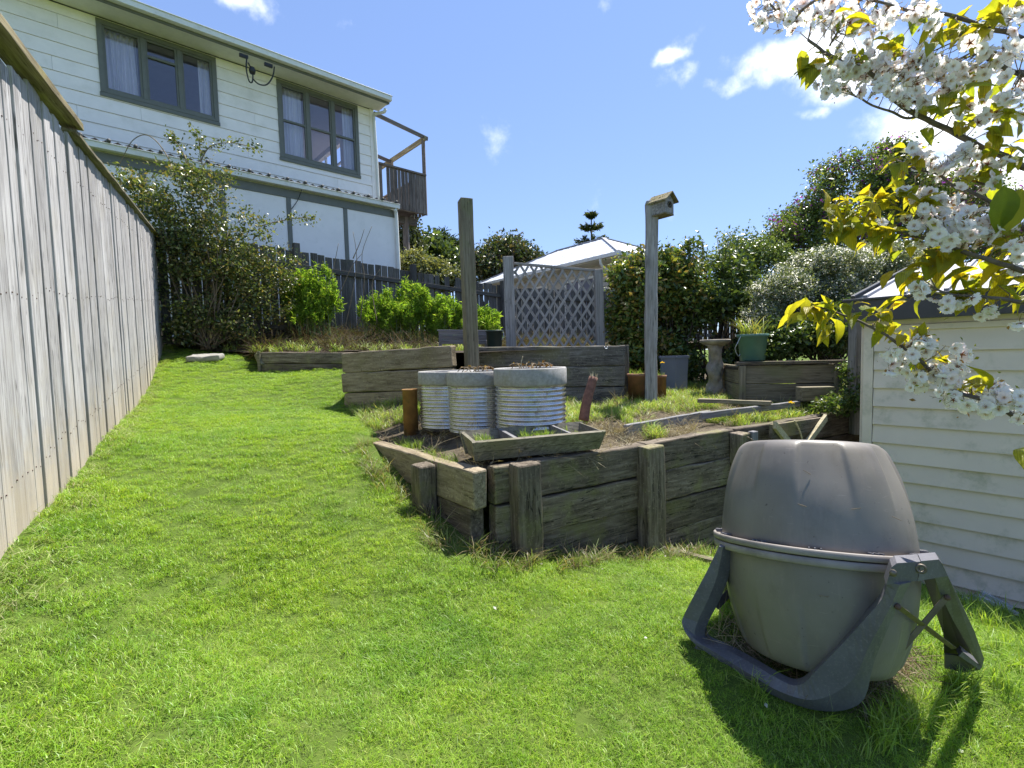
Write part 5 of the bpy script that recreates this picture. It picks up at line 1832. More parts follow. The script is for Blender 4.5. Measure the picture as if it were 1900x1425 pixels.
# belt of two flanges
lathe('belt', [(RB * .97, .001), (RB + .032, .001), (RB + .036, .004), (RB + .036, .024), (RB + .032, .027), (RB + .026, .027), (RB + .024, .008), (RB * .97, .008)], M['beltplastic'], CB, comp, seg=96, axis=BM, closed=True)
lathe('belt', [(RB * .97, -.003), (RB + .030, -.003), (RB + .034, -.006), (RB + .034, -.028), (RB + .030, -.032), (RB + .024, -.032), (RB + .022, -.010), (RB * .97, -.010)], M['beltplastic'], CB, comp, seg=96, axis=BM, closed=True)
for i in range(36):
    a = 2 * math.pi * (i // 3) / 12 + (i % 3) * .05
    c = CB + (xax * math.cos(a) + yax * math.sin(a)) * (RB + .014) + aax * .014
    link('clip_rib', boxmesh('clip_rib', .03, .006, .014, M['frameplastic'], .001), comp, frame(c + aax * .012, xax * math.cos(a) + yax * math.sin(a), aax))
for (px_, py_, a_) in ((1655, 958, -.4), (1490, 872, -.5), (1520, 1105, .1), (1580, 945, .3), (1480, 935, -.2)):
    rd = raydir(px_, py_).normalized()
    # march the view ray to the shell to find a resting point on it
    Bi = BM.copy(); Bi.translation = CB; Bi = Bi.inverted()
    tt = 1.5
    while tt < 3.2:
        q_ = Bi @ (EYE + rd * tt)
        kk = 1 - (abs(q_.z) / (.415 * BS)) ** 2.6 * .3
        if math.hypot(q_.x, q_.y) < RB * kk: break
        tt += .002
    q_ = EYE + rd * (tt - .004)
    beam('stuck_twig', q_, q_ + Vector((.84 * math.cos(a_) * .03, -.54 * math.cos(a_) * .03, math.sin(a_) * .03)), .002, .002, M['twig'], comp)
# top lid panels seams are moulded in; front stand ---------------------
TOWARD = Vector((-.54, -.84, 0))


def channel(name, rows, push=.022, depth=.045, mat=None, back=None):
    """rows of (outer, ridge, inner, Y) photo points lofted to a closed ridged channel"""
    vs = []; fs = []
    nb = -TOWARD if back is None else back
    for o_, r_, i_, Y in rows:
        po, pr_, pi = W(*o_, Y), W(*r_, Y) + TOWARD * push, W(*i_, Y)
        vs += [po, po.lerp(pr_, .88), pr_, pr_.lerp(pi, .12), pi, pi + nb * depth, po + nb * depth]
    m = 7
    for k in range(len(rows) - 1):
        for j in range(m):
            a, b = k * m + j, k * m + (j + 1) % m
            fs.append((a, b, b + m, a + m))
    fs.append(tuple(range(m))[::-1]); q = (len(rows) - 1) * m; fs.append(tuple(range(q, q + m)))
    return obj(name, vs, fs, mat or M['frameplastic'], comp)


rows = [((1334, 1014), (1343, 1012), (1356, 1006), 2.04), ((1310, 1063), (1333, 1063), (1355, 1056), 2.045), ((1286, 1108), (1314, 1112), (1337, 1110), 2.05),
        ((1268, 1144), (1296, 1150), (1313, 1156), 2.06), ((1266, 1160), (1291, 1174), (1308, 1180), 2.05), ((1281, 1187), (1300, 1188), (1319, 1193), 2.02),
        ((1316, 1214), (1333, 1208), (1348, 1205), 1.98), ((1352, 1238), (1365, 1228), (1377, 1221), 1.94), ((1392, 1263), (1401, 1250), (1410, 1240), 1.87), ((1430, 1288), (1436, 1271), (1441, 1258), 1.81),
        ((1472, 1306), (1472, 1286), (1471, 1272), 1.765), ((1515, 1318), (1505, 1292), (1493, 1266), 1.735), ((1566, 1318), (1542, 1283), (1513, 1246), 1.71),
        ((1604, 1296), (1584, 1252), (1554, 1204), 1.68), ((1622, 1228), (1612, 1192), (1597, 1157), 1.65), ((1655, 1150), (1646, 1130), (1636, 1112), 1.615), ((1690, 1080), (1668, 1080), (1647, 1080), 1.59)]
# densify rows for smooth bends
dense = []
for i in range(len(rows) - 1):
    for k in range(3):
        t = k / 3
        def cr_(j):
            P0, P1, P2, P3 = [rows[max(0, min(len(rows) - 1, i + q))][j] for q in (-1, 0, 1, 2)]
            return tuple(.5 * ((2 * P1[c]) + (P2[c] - P0[c]) * t + (2 * P0[c] - 5 * P1[c] + 4 * P2[c] - P3[c]) * t * t + (3 * P1[c] - P0[c] - 3 * P2[c] + P3[c]) * t ** 3) for c in (0, 1))
        dense.append((cr_(0), cr_(1), cr_(2), rows[i][3] * (1 - t) + rows[i + 1][3] * t))
dense.append(rows[-1])
channel('front_frame', dense)
# base lip under the bar
lip = [W(x_, y_ + 4, Y_) for x_, y_, Y_ in ((1290, 1195, 2.03), (1352, 1242, 1.95), (1392, 1268, 1.88), (1430, 1293, 1.82), (1480, 1316, 1.77))]
tube('base_lip', lip, .014, .014, M['frameplastic'], comp, seg=6)


def slab(name, pts, Ys, depth, mat, n=None):
    P_ = [W(x_, y_, Y_) for (x_, y_), Y_ in zip(pts, Ys)]
    nb = (n or -TOWARD) * depth
    k = len(P_)
    v = P_ + [p + nb for p in P_]
    f = [tuple(range(k)), tuple(reversed(range(k, 2 * k)))] + [(i, i + k, (i + 1) % k + k, (i + 1) % k) for i in range(k)]
    return obj(name, v, f, mat, comp)


slab('hub_bracket', [(1644, 1085), (1655, 1052), (1664, 1045), (1708, 1042), (1702, 1078)], [1.575, 1.575, 1.58, 1.60, 1.60], .07, M['frameplastic'])
slab('hub_bracket', [(1709, 1041), (1742, 1038), (1748, 1046), (1759, 1069), (1718, 1075), (1703, 1078)], [1.60, 1.64, 1.645, 1.66, 1.62, 1.60], .07, M['frameplastic'])
pc = W(1709, 1055, 1.592)
lathe('pivot_ring', [(.009, -.004), (.016, -.004), (.016, .005), (.009, .005)], M['bracemetal'], pc, comp, seg=20, axis=frame(Vector((0, 0, 0)), Vector((.84, -.54, 0)), TOWARD), closed=True)
pc = W(1657, 1063, 1.568)
lathe('bolt', [(.002, -.003), (.011, -.003), (.011, .006), (.002, .009)], M['bracemetal'], pc, comp, seg=10, axis=frame(Vector((0, 0, 0)), Vector((.84, -.54, 0)), TOWARD))
# rear leg: outer flange, hollow webs coloured dark for the shadow inside
fl = [(1735, 1072), (1759, 1069), (1788, 1128), (1808, 1171), (1826, 1222), (1822, 1240), (1806, 1218), (1770, 1154), (1746, 1106)]
slab('rear_leg', fl, [1.65, 1.66, 1.75, 1.81, 1.90, 1.92, 1.89, 1.79, 1.71], .012, M['frameplastic'])
wb = [(1714, 1074), (1736, 1072), (1747, 1108), (1771, 1156), (1806, 1219), (1786, 1216), (1770, 1222), (1752, 1212), (1751, 1178), (1738, 1137)]
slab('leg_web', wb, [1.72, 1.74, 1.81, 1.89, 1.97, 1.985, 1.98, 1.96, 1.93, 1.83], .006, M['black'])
slab('foot_strip', [(1779, 1217), (1786, 1209), (1822, 1238), (1818, 1243)], [1.90, 1.90, 1.915, 1.915], .05, M['frameplastic'])
slab('foot_web', [(1753, 1214), (1779, 1217), (1818, 1243), (1790, 1248), (1753, 1240)], [1.92, 1.92, 1.93, 1.93, 1.92], .012, M['fascia'])
# cross straps
def strap(a, b, Ya, Yb):
    p, q = W(*a, Ya), W(*b, Yb)
    d = q - p
    s_ = beam('strap', p, q, .005, .019, M['bracemetal'], comp, up=d.cross(TOWARD.cross(Vector((0, 0, 1)))).cross(d) if False else (TOWARD.cross(d)))
    for z_ in (p,):
        lathe('bolt', [(.002, -.004), (.010, -.004), (.010, .005), (.002, .007)], M['rustbolt'], z_ + TOWARD * .006, s_, seg=8, axis=frame(Vector((0, 0, 0)), Vector((.84, -.54, 0)), TOWARD))
strap((1665, 1124), (1770, 1203), 1.60, 1.90); strap((1757, 1107), (1650, 1232), 1.70, 1.76)
beam('strap', W(1362, 1090, 2.2), W(1328, 1126, 2.12), .006, .03, M['fascia'], comp, up=TOWARD.cross(Vector((1, 0, 1))))
# hidden rear left leg
beam('rear_leg', W(1372, 1030, 2.25), Vector((1.15, 2.55, gz(1.15, 2.55) + .0)), .03, .09, M['frameplastic'], comp, up=Vector((1, 0, 0)))

# ================================================================== SHRUBS AND TREES
bx = W(340, 640, 8.5)
plant('climbing_rose', 'big straggly rose bush with arching canes at the top of the left fence', 'bush',
      [blob(330, 390, 7.75, 95, 85, .4), blob(420, 445, 8.2, 90, 75, .4), blob(495, 500, 8.6, 75, 45, .35), blob(250, 345, 7.9, 50, 35, .3), blob(375, 335, 7.9, 55, 40, .3), blob(350, 560, 7.75, 50, 75, .3), blob(430, 550, 8.2, 75, 60, .3),
       blob(325, 480, 7.7, 35, 90, .25), blob(500, 555, 8.6, 50, 55, .25), blob(370, 610, 7.8, 70, 30, .3), blob(450, 600, 8.1, 50, 35, .3), blob(400, 500, 8.0, 80, 60, .35), blob(330, 590, 7.6, 25, 50, .2), blob(290, 400, 7.9, 50, 50, .3)],
      2500, 12, .075, .056, [(.13, .17, .045), (.2, .23, .07), (.08, .115, .035), (.24, .2, .08), (.055, .085, .03)], M['leaf'], base=(W(385, 640, 7.9).x, 7.9, 1.5), stems=55, stemr=.012, stemmat=M['twig'], gap=2.6)
# arching canes
e = empty('rose_canes', W(300, 400, 8.5), 'thin arching bare canes above the rose bush against the white house', 'canes')
canes = [[(330, 330), (310, 290), (290, 262), (268, 250), (245, 262), (228, 292), (215, 320)], [(355, 320), (340, 285), (322, 258), (318, 252)], [(380, 330), (372, 290), (369, 262), (362, 242)], [(372, 300), (390, 272), (430, 265), (478, 276)], [(480, 420), (520, 410), (560, 404), (584, 408)]]
LPs = []; vs = []; fs = []
for i, cnp in enumerate(canes):
    P_ = smoothpath([W(x_, y_, 8.5) for x_, y_ in cnp], 6)
    tube('cane', P_, .011, .005, M['twig'], e, seg=5, sub=1)
    if i in (1, 2, 3, 4):
        for p in P_[len(P_) // 3:]: LPs += [tuple(p)] * 9
LPs = np.array(LPs) + RNG.normal(0, .055, (len(LPs), 3))
V_, F_, Cc_ = leaf_cloud(LPs, .06, [(.12, .16, .04), (.2, .2, .06), (.09, .12, .03)], .4)
o = obj('foliage', V_, F_, M['leaf'], e, colors=Cc_); o['kind'] = 'stuff'


def fennel(label, stems, seed, hairs=340, group='bright green feathery fennel clumps', zg=uz):
    rg = random.Random(seed)
    b0 = stems[0]
    base = W(b0[0], b0[2], b0[3])
    e = empty('fennel', Vector((base.x, base.y, zg(base.x, base.y))), label, 'plant', group)
    vs = []; fs = []; CC = []; DD = []
    for (px, pyt, pyb, Y) in stems:
        for q in range(5):
            top = W(px + rg.uniform(-14, 14), pyt + rg.uniform(-8, 34), Y + rg.uniform(-.15, .15))
            bx_, by_ = top.x + rg.uniform(-.08, .08), top.y + rg.uniform(-.1, .1)
            bot = Vector((bx_, by_, zg(bx_, by_) - .03))
            md = bot.lerp(top, .5) + Vector((rg.uniform(-.05, .05), 0, 0))
            pp = smoothpath([bot, md, top], 4)
            tube_geo(pp, [.010 - .007 * i / (len(pp) - 1) for i in range(len(pp))], 5, vs, fs)
            H_ = (top - bot).length
            for k in range(15):
                t = 1 - abs(rg.gauss(0, .27)); t = max(.3, min(1, t))
                p = bot.lerp(top, t)
                a = rg.uniform(0, 6.283); rr = (1.2 - t) * .30 * rg.uniform(.4, 1)
                pc_ = p + Vector((math.cos(a) * rr, math.sin(a) * rr, rr * .8))
                tube_geo([p, pc_], [.004, .002], 4, vs, fs)
                for h_ in range(hairs // 11):
                    a2 = rg.uniform(0, 6.283); e2 = rg.uniform(-.2, 1.2); r2 = rg.uniform(.01, .085)
                    dd = Vector((math.cos(a2) * .8 + math.cos(a) * .6, math.sin(a2) * .8 + math.sin(a) * .6, e2 + .9)).normalized()
                    q2 = pc_ + dd * r2 + Vector((0, 0, rg.gauss(0, .05)))
                    CC.append(tuple(q2)); DD.append(tuple(dd))
    s_ = obj('stalk', vs, fs, M['leafstalk'], e, smooth=True); s_['kind'] = 'stuff'
    V_, F_, Cc_ = leaf_cloud(np.array(CC), .085, [(.25, .42, .045), (.32, .50, .06), (.15, .28, .035), (.40, .52, .11)], .3, aspect=.06, dirs=np.array(DD), curl=.3)
    o = obj('fronds', V_, F_, M['leafsoft'], e, colors=Cc_); o['kind'] = 'stuff'
    return e


M['leafstalk'] = plain('fennel_stalk', (.17, .22, .06), .6, nscale=12, namt=.3)
fennel('largest feathery fennel clump, against the dark fence beside the rose bush', [(545, 520, 640, 9.0), (570, 498, 640, 9.0), (595, 505, 638, 9.1), (612, 540, 635, 9.1), (580, 545, 642, 8.9), (560, 560, 645, 8.8), (605, 575, 635, 9.0)], 1)
fennel('wide fennel clump in front of the dark fence, left of the tall post', [(690, 560, 625, 9.3), (715, 548, 625, 9.35), (742, 545, 625, 9.4), (765, 540, 625, 9.4), (785, 545, 625, 9.3), (760, 575, 630, 9.2), (730, 580, 630, 9.2)], 2)
fennel('fennel clump touching the left side of the tall post', [(800, 560, 625, 9.3), (825, 560, 625, 9.3), (845, 575, 625, 9.2), (815, 585, 628, 9.1)], 3)
fennel('small low fennel clump under the rose bush', [(350, 560, 655, 8.3), (372, 575, 655, 8.3)], 4, hairs=160)
fennel('low fennel foliage showing between the tall post and the lattice', [(893, 590, 615, 9.2), (915, 595, 615, 9.1)], 5)

# dry stalks by the fence
e = empty('dry_stalks', W(640, 600, 9.0), 'bare dry stalks leaning in front of the dark fence', 'dry plant')
for i, st in enumerate([[(640, 610), (655, 540), (662, 480), (655, 430)], [(668, 600), (676, 520), (672, 470), (690, 420)], [(625, 560), (650, 500), (672, 470)], [(700, 600), (690, 530), (705, 500)], [(655, 480), (668, 450), (676, 425)], [(600, 560), (618, 500), (628, 452)]]):
    tube('dry_stem', [W(x_, y_, 9.0) for x_, y_ in st], .010, .004, M['twig'], e, seg=5)

hb = W(1260, 700, 6.9)
plant('hedge_shrub', 'tall dark green hedge shrub with yellow new leaves behind the birdhouse post', 'shrub',
      [blob(1180, 530, 7.1, 52, 62, .45), blob(1165, 590, 7.1, 38, 60, .4), blob(1250, 545, 7.2, 60, 70, .45), blob(1225, 500, 7.1, 50, 28, .3), blob(1250, 630, 7.1, 70, 50, .4), blob(1185, 650, 7.0, 35, 40, .35)],
      2250, 15, .065, 0.070, [(.10, .16, .04), (.14, .21, .05), (.07, .115, .03), (.30, .32, .06), (.27, .2, .06)], M['leaf'], base=(hb.x, 7.2, .8), stems=46, stemr=.018, stemmat=M['bark_dark'], gap=1.8)
plant('hedge_shrub', 'dark glossy hedge shrub standing behind the stone birdbath', 'shrub',
      [blob(1330, 540, 7.2, 70, 80, .5), blob(1320, 620, 7.2, 80, 55, .4), blob(1395, 590, 7.0, 50, 80, .45), blob(1340, 665, 7.1, 95, 35, .35), blob(1270, 680, 7.2, 50, 30, .3), blob(1290, 480, 7.2, 40, 30, .3)],
      2250, 15, .065, 0.066, [(.08, .125, .035), (.11, .17, .04), (.06, .095, .028), (.18, .23, .06)], M['leaf'], base=(W(1340, 700, 7).x, 7.3, .8), stems=40, stemr=.018, stemmat=M['bark_dark'], gap=1.6)
plant('airy_shrub', 'light airy small-leaved shrub above the hedge, left of the purple flowered tree', 'shrub',
      [blob(1370, 480, 7.8, 70, 45, .5), blob(1310, 500, 7.6, 60, 30, .4), blob(1425, 500, 7.8, 45, 50, .4), blob(1360, 530, 7.6, 60, 40, .4)],
      1530, 15, .07, 0.044, [(.12, .18, .05), (.17, .22, .07), (.08, .12, .03)], M['leaf'], base=(W(1370, 700, 7.9).x, 8.0, .9), stems=60, stemr=.012, stemmat=M['twig'], gap=2.0)
e = empty('upright_shoots', W(1237, 500, 7.0), 'thin leafy shoots sticking up from the hedge beside the birdhouse post', 'shoots')
LPs = []
for st in ([(1232, 520), (1236, 480), (1240, 448)], [(1281, 500), (1280, 470), (1279, 445)], [(1300, 490), (1305, 465), (1302, 450)], [(1345, 480), (1352, 450), (1350, 438)], [(1190, 500), (1187, 475), (1190, 460)], [(1335, 470), (1330, 440)]):
    P_ = smoothpath([W(x_, y_, 7.0) for x_, y_ in st], 5)
    tube('shoot', P_, .006, .003, M['twig'], e, seg=5, sub=1)
    for p in P_[1:]: LPs += [tuple(p)] * 4
LPs = np.array(LPs) + RNG.normal(0, .035, (len(LPs), 3))
V_, F_, Cc_ = leaf_cloud(LPs, .055, [(.12, .16, .04), (.2, .2, .06), (.09, .12, .03)], .4)
o = obj('foliage', V_, F_, M['leaf'], e, colors=Cc_); o['kind'] = 'stuff'

plant('purple_flowered_tree', 'round green tree dotted with purple flowers at the upper right', 'tree',
      [blob(1490, 375, 9.2, 62, 55, .6), blob(1580, 330, 9.2, 70, 45, .6), blob(1435, 430, 9.0, 42, 42, .5), blob(1560, 410, 9.2, 90, 55, .6), blob(1670, 340, 9.4, 80, 60, .7), blob(1655, 285, 9.4, 35, 22, .3), blob(1760, 390, 9.6, 90, 80, .8), blob(1680, 430, 9.4, 80, 60, .7), blob(1500, 460, 9.0, 70, 35, .5), blob(1850, 430, 9.8, 70, 80, .7)],
      3990, 19, .075, 0.058, [(.10, .16, .035), (.15, .21, .05), (.07, .11, .03), (.24, .27, .07)], M['leaf'], base=(W(1600, 600, 9.6).x, 9.6, .9), stems=80, stemr=.035, stemmat=M['bark_dark'], gap=1.3,
      flowers=('flowers', [(.22, .05, .28), (.3, .08, .33), (.15, .03, .2)], .042, .30), foliage='crown', trunk='trunk')
plant('white_flowered_shrub', 'rounded shrub covered in tiny white flowers beside the shed roof', 'shrub',
      [blob(1540, 500, 6.4, 85, 38, .5), blob(1640, 492, 6.5, 60, 40, .45), blob(1455, 545, 6.2, 55, 42, .4), blob(1530, 550, 6.3, 90, 45, .5), blob(1620, 545, 6.4, 60, 45, .45), blob(1420, 590, 6.1, 30, 32, .3)],
      3680, 18, .04, 0.034, [(.16, .2, .10), (.24, .27, .15), (.10, .13, .06)], M['leaf'], base=(W(1540, 650, 6.5).x, 6.6, .9), stems=50, stemr=.015, stemmat=M['bark_dark'], gap=0,
      flowers=('flowers', [(.8, .78, .68), (.7, .7, .58)], .021, .9))
plant('leafy_groundcover', 'dark leafy creeper spilling over the raised planter box beside the bucket', 'shrub',
      [blob(1470, 625, 5.7, 55, 32, .25), blob(1530, 615, 5.7, 50, 42, .3), blob(1570, 600, 5.8, 32, 45, .25), blob(1435, 650, 5.6, 30, 18, .15)],
      1040, 13, .05, 0.048, [(.05, .09, .02), (.09, .15, .035), (.16, .2, .07)], M['leaf'], base=(W(1500, 660, 5.8).x, 5.9, 1.1), stems=0)
plant('corner_vine', 'leafy weeds in the corner between the planter box and the shed', 'plant',
      [blob(1588, 720, 4.9, 18, 48, .12), blob(1570, 745, 4.8, 25, 20, .12), blob(1540, 752, 4.7, 30, 12, .1), blob(1578, 690, 5.0, 14, 20, .1)],
      260, 10, .035, .036, [(.06, .11, .025), (.1, .17, .035), (.2, .24, .08)], M['leaf'], base=(W(1585, 770, 4.9).x, 4.9, .65), stems=16, stemr=.006, group=None)
plant('fence_vine', 'straggly pale vine over the dark back fence below the deck', 'vine',
      [blob(790, 500, 12.6, 45, 16, .25), blob(830, 520, 12.4, 30, 16, .2), blob(765, 485, 12.8, 22, 14, .3)],
      630, 13, .09, 0.084, [(.2, .22, .08), (.28, .28, .13), (.12, .14, .05)], M['leaf'], base=(W(800, 560, 12.2).x, 12.3, 1.7), stems=50, stemr=.010)
plant('ivy_clad_tree', 'dark ivy clad tree under the deck of the white house', 'tree',
      [blob(757, 430, 19, 16, 45, .8), blob(752, 470, 19, 22, 40, .8), blob(770, 455, 19, 16, 25, .6)],
      420, 10, .14, .16, [(.05, .07, .025), (.08, .1, .035), (.035, .05, .02)], M['leaf'], base=(W(757, 500, 19).x, 19, 1.0), stems=10, stemr=.08, stemmat=M['bark_dark'], foliage='crown', trunk='trunk')
plant('leafy_tree', 'mid green leafy tree between the deck and the tall post', 'tree',
      [blob(800, 470, 22, 32, 28, 1.2), blob(835, 490, 22, 32, 25, 1.2), blob(780, 500, 21, 32, 25, 1)],
      600, 11, .2, .2, [(.08, .12, .03), (.13, .18, .045), (.05, .08, .02)], M['leaf'], base=(W(810, 520, 22).x, 22, .8), stems=14, stemr=.1, stemmat=M['bark_dark'], foliage='crown', trunk='trunk')
for (px, py, Y, h, lab) in ((818, 432, 34, 60, 'taller of two feathery dark pines behind the leafy tree left of the tall post'), (843, 446, 35, 45, 'shorter of two feathery dark pines, just left of the tall post')):
    plant('pine_tree', lab, 'tree', [blob(px, py + 8, Y, 9, 8, .4), blob(px, py + 22, Y, 15, 9, .6), blob(px + 2, py + 38, Y, 18, 11, .8)], 130, 9, .28, .4,
          [(.035, .055, .025), (.05, .075, .03)], M['leafsoft'], base=(W(px, py, Y).x, Y, .6), stems=6, stemr=.12, stemmat=M['bark_dark'], aspect=.25, foliage='crown', trunk='trunk', group='two dark pines beyond the leafy tree')
plant('round_crowned_tree', 'dark round crowned tree behind the beige house, right of the tall post', 'tree',
      [blob(938, 470, 30, 46, 28, 1.8), blob(905, 490, 29, 34, 30, 1.5), blob(975, 487, 30, 36, 24, 1.5), blob(1000, 492, 31, 22, 16, 1)],
      1500, 11, .2, .2, [(.05, .075, .025), (.085, .11, .035), (.12, .10, .04), (.035, .055, .02)], M['leaf'], base=(W(945, 520, 30).x, 30, .6), stems=24, stemr=.15, stemmat=M['bark_dark'], foliage='crown', trunk='trunk')

# Norfolk pine
NY = 60.0
nt = W(1097, 398, NY)
e = empty('norfolk_pine', Vector((nt.x, nt.y, 1)), 'tiered norfolk pine top rising behind the roof of the beige house', 'tree')
tube('trunk', [(nt.x, nt.y, 1), (nt.x, nt.y, nt.z)], .35, .06, M['bark_dark'], e, seg=8, sub=1)
CC = []; DD = []
for py, wpx in ((401, 9), (423, 21), (448, 30), (475, 40), (500, 48)):
    z_ = W(1097, py, NY).z; L_ = wpx / FPX * NY
    for k in range(9):
        a = k * 2 * math.pi / 9 + py; d = Vector((math.cos(a), math.sin(a), 0))
        beam('branch', (nt.x, nt.y, z_ - .3), Vector((nt.x, nt.y, z_ + .1)) + d * L_, .08, .08, M['bark_dark'], e)
        for i in range(46):
            t = random.uniform(.25, 1)
            CC.append((nt.x + d.x * L_ * t + random.gauss(0, .12), nt.y + d.y * L_ * t + random.gauss(0, .12), z_ - .3 + .4 * t + random.gauss(.1, .12))); DD.append((d.x, d.y, .9))
V_, F_, Cc_ = leaf_cloud(np.array(CC), .5, [(.05, .07, .03), (.08, .09, .035)], .3, aspect=.3, dirs=np.array(DD))
o = obj('crown', V_, F_, M['leafsoft'], e, colors=Cc_); o['kind'] = 'stuff'

# distant tree line beyond the gardens, closing the horizon behind fences and shed
for i, (px, py, Y, rp, hp_, lab) in enumerate([(1180, 560, 34, 60, 40, 'low far tree between the beige house and the hedge'), (1700, 560, 26, 150, 60, 'broad dark tree far behind the garden shed'), (1950, 520, 30, 150, 80, 'tall far tree behind the right end of the shed roof')]):
    plant('distant_tree', lab, 'tree', [blob(px, py, Y, rp, hp_, 3), blob(px + rp * .5, py + 15, Y, rp * .6, hp_ * .7, 2)], 500, 10, .4, .35, [(.05, .075, .025), (.08, .11, .035)], M['leaf'],
          base=(W(px, py, Y).x, Y, .3), stems=8, stemr=.15, stemmat=M['bark_dark'], foliage='crown', trunk='trunk')

# ================================================================== CHERRY TREE
TR = Vector((2.75, 1.35, gz(2.75, 1.35) - .05))
ch_t = empty('cherry_tree', TR, 'flowering cherry with white blossom and young yellow green leaves hanging in from the right', 'tree')
top_ = TR + Vector((-.1, .1, 2.0))
tube('trunk', [TR, TR + Vector((.03, 0, .7)), TR + Vector((-.02, .05, 1.3)), top_, top_ + Vector((.1, .1, .9))], .10, .05, M['bark'], ch_t, seg=14, wob=.01)
BR = []; BRX = []


def branch(pts, r0, r1, start=None):
    P_ = [W(x_, y_, Y_) for x_, y_, Y_ in pts]
    if start is not None: P_ = [start] + P_
    P_ = smoothpath(P_, 6)
    P_ = [q + noise.noise_vector(q * 7) * .012 + noise.noise_vector(q * 22) * .004 for q in P_]
    rr = [r0 + (r1 - r0) * i / (len(P_) - 1) for i in range(len(P_))]
    v, f = tube_geo(P_, rr, 9)
    obj('branch', v, f, M['bark'], ch_t, smooth=True)
    BR.extend(P_[3:]); BRX.extend(P_[2:])


at = lambda h: TR + Vector((-.05, .06, h))
branch([(1990, 345, 1.66), (1900, 312, 1.68), (1853, 290, 1.70), (1786, 261, 1.72), (1735, 235, 1.73), (1690, 210, 1.74), (1650, 175, 1.75), (1623, 150, 1.76), (1575, 118, 1.78), (1534, 102, 1.80), (1499, 77, 1.82)], .0125, .0045, at(1.55))
branch([(1705, 220, 1.735), (1680, 222, 1.73), (1640, 202, 1.75), (1585, 180, 1.78)], .005, .003)
branch([(1980, 100, 1.62), (1900, 72, 1.66), (1860, 58, 1.68), (1823, 47, 1.70), (1758, 30, 1.72), (1702, 27, 1.76), (1640, 10, 1.8), (1560, -10, 1.85)], .0095, .0035, at(1.95))
branch([(1960, 160, 1.6), (1900, 140, 1.63), (1862, 127, 1.66), (1826, 109, 1.68), (1791, 80, 1.72), (1770, 50, 1.74)], .009, .0035, at(1.85))
branch([(1620, -10, 1.85), (1560, 25, 1.88), (1555, 55, 1.88), (1540, 85, 1.88)], .006, .003)
branch([(1600, -30, 1.9), (1500, 10, 1.95), (1465, 42, 1.98), (1440, 20, 2.0), (1415, -5, 2.0)], .007, .003)
branch([(1990, 470, 1.58), (1900, 420, 1.62), (1853, 385, 1.65), (1812, 362, 1.67), (1772, 345, 1.70), (1745, 325, 1.72), (1700, 318, 1.75), (1665, 300, 1.78)], .009, .0025, at(1.35))
branch([(1950, 375, 1.6), (1900, 362, 1.62), (1851, 347, 1.66), (1799, 333, 1.7)], .007, .003)
branch([(1990, 530, 1.5), (1900, 505, 1.55), (1830, 480, 1.6), (1753, 454, 1.66), (1727, 445, 1.68), (1680, 432, 1.72), (1629, 416, 1.76), (1580, 400, 1.8), (1540, 395, 1.82)], .010, .0025, at(1.1))
branch([(1990, 815, 1.52), (1900, 780, 1.58), (1850, 757, 1.60), (1782, 727, 1.63), (1740, 702, 1.66), (1705, 671, 1.68), (1680, 650, 1.70), (1658, 630, 1.71), (1620, 605, 1.74), (1576, 586, 1.77), (1535, 575, 1.79), (1505, 571, 1.80)], .009, .003, at(.75))
branch([(1990, 590, 1.5), (1930, 570, 1.52), (1880, 560, 1.56), (1820, 552, 1.6), (1770, 548, 1.63), (1735, 540, 1.66)], .010, .003, at(1.05))
BRA = np.array([tuple(p) for p in BR])


def leafmesh(k):
    rg = np.random.default_rng(100 + k)
    nl, nw = 10, 6
    vs = []; cs = []
    fold = rg.uniform(.15, .5); dr = rg.uniform(.15, .55)
    w0 = rg.uniform(.19, .24)
    base = np.array([(.34, .36, .04), (.42, .40, .04), (.28, .32, .05), (.46, .40, .04), (.36, .37, .045)][k % 5])
    for i in range(nl + 1):
        t = i / nl
        w = w0 * (math.sin(math.pi * min(1, t * 1.04) ** .8) ** .85 if 0 < t < 1 else 0.0)
        if t > .82: w = w0 * .34 * ((1 - t) / .18) ** .9
        z0 = -dr * t * t * .55 + .06 * math.sin(t * 4)
        x = t * math.cos(dr * t * .7)
        for j in range(nw + 1):
            s = (j / nw - .5) * 2
            ser = (1 + .06 * (i % 2)) if abs(s) == 1 else 1
            vs.append((x, s * w * ser, z0 + abs(s) * w * fold + rg.normal(0, .002) + .012 * math.sin(i * 2.1) * abs(s)))
            cs.append(base * (1.15 if abs(s) < .2 else 1) * rg.uniform(.92, 1.06))
    fs = []
    for i in range(nl):
        for j in range(nw):
            q = i * (nw + 1) + j
            fs.append((q, q + nw + 1, q + nw + 2, q + 1))
    return mkmesh('leaf', np.array(vs), np.array(fs), M['cherryleaf'], True, np.clip(np.array(cs), 0, 1))


LM = [leafmesh(k) for k in range(6)]


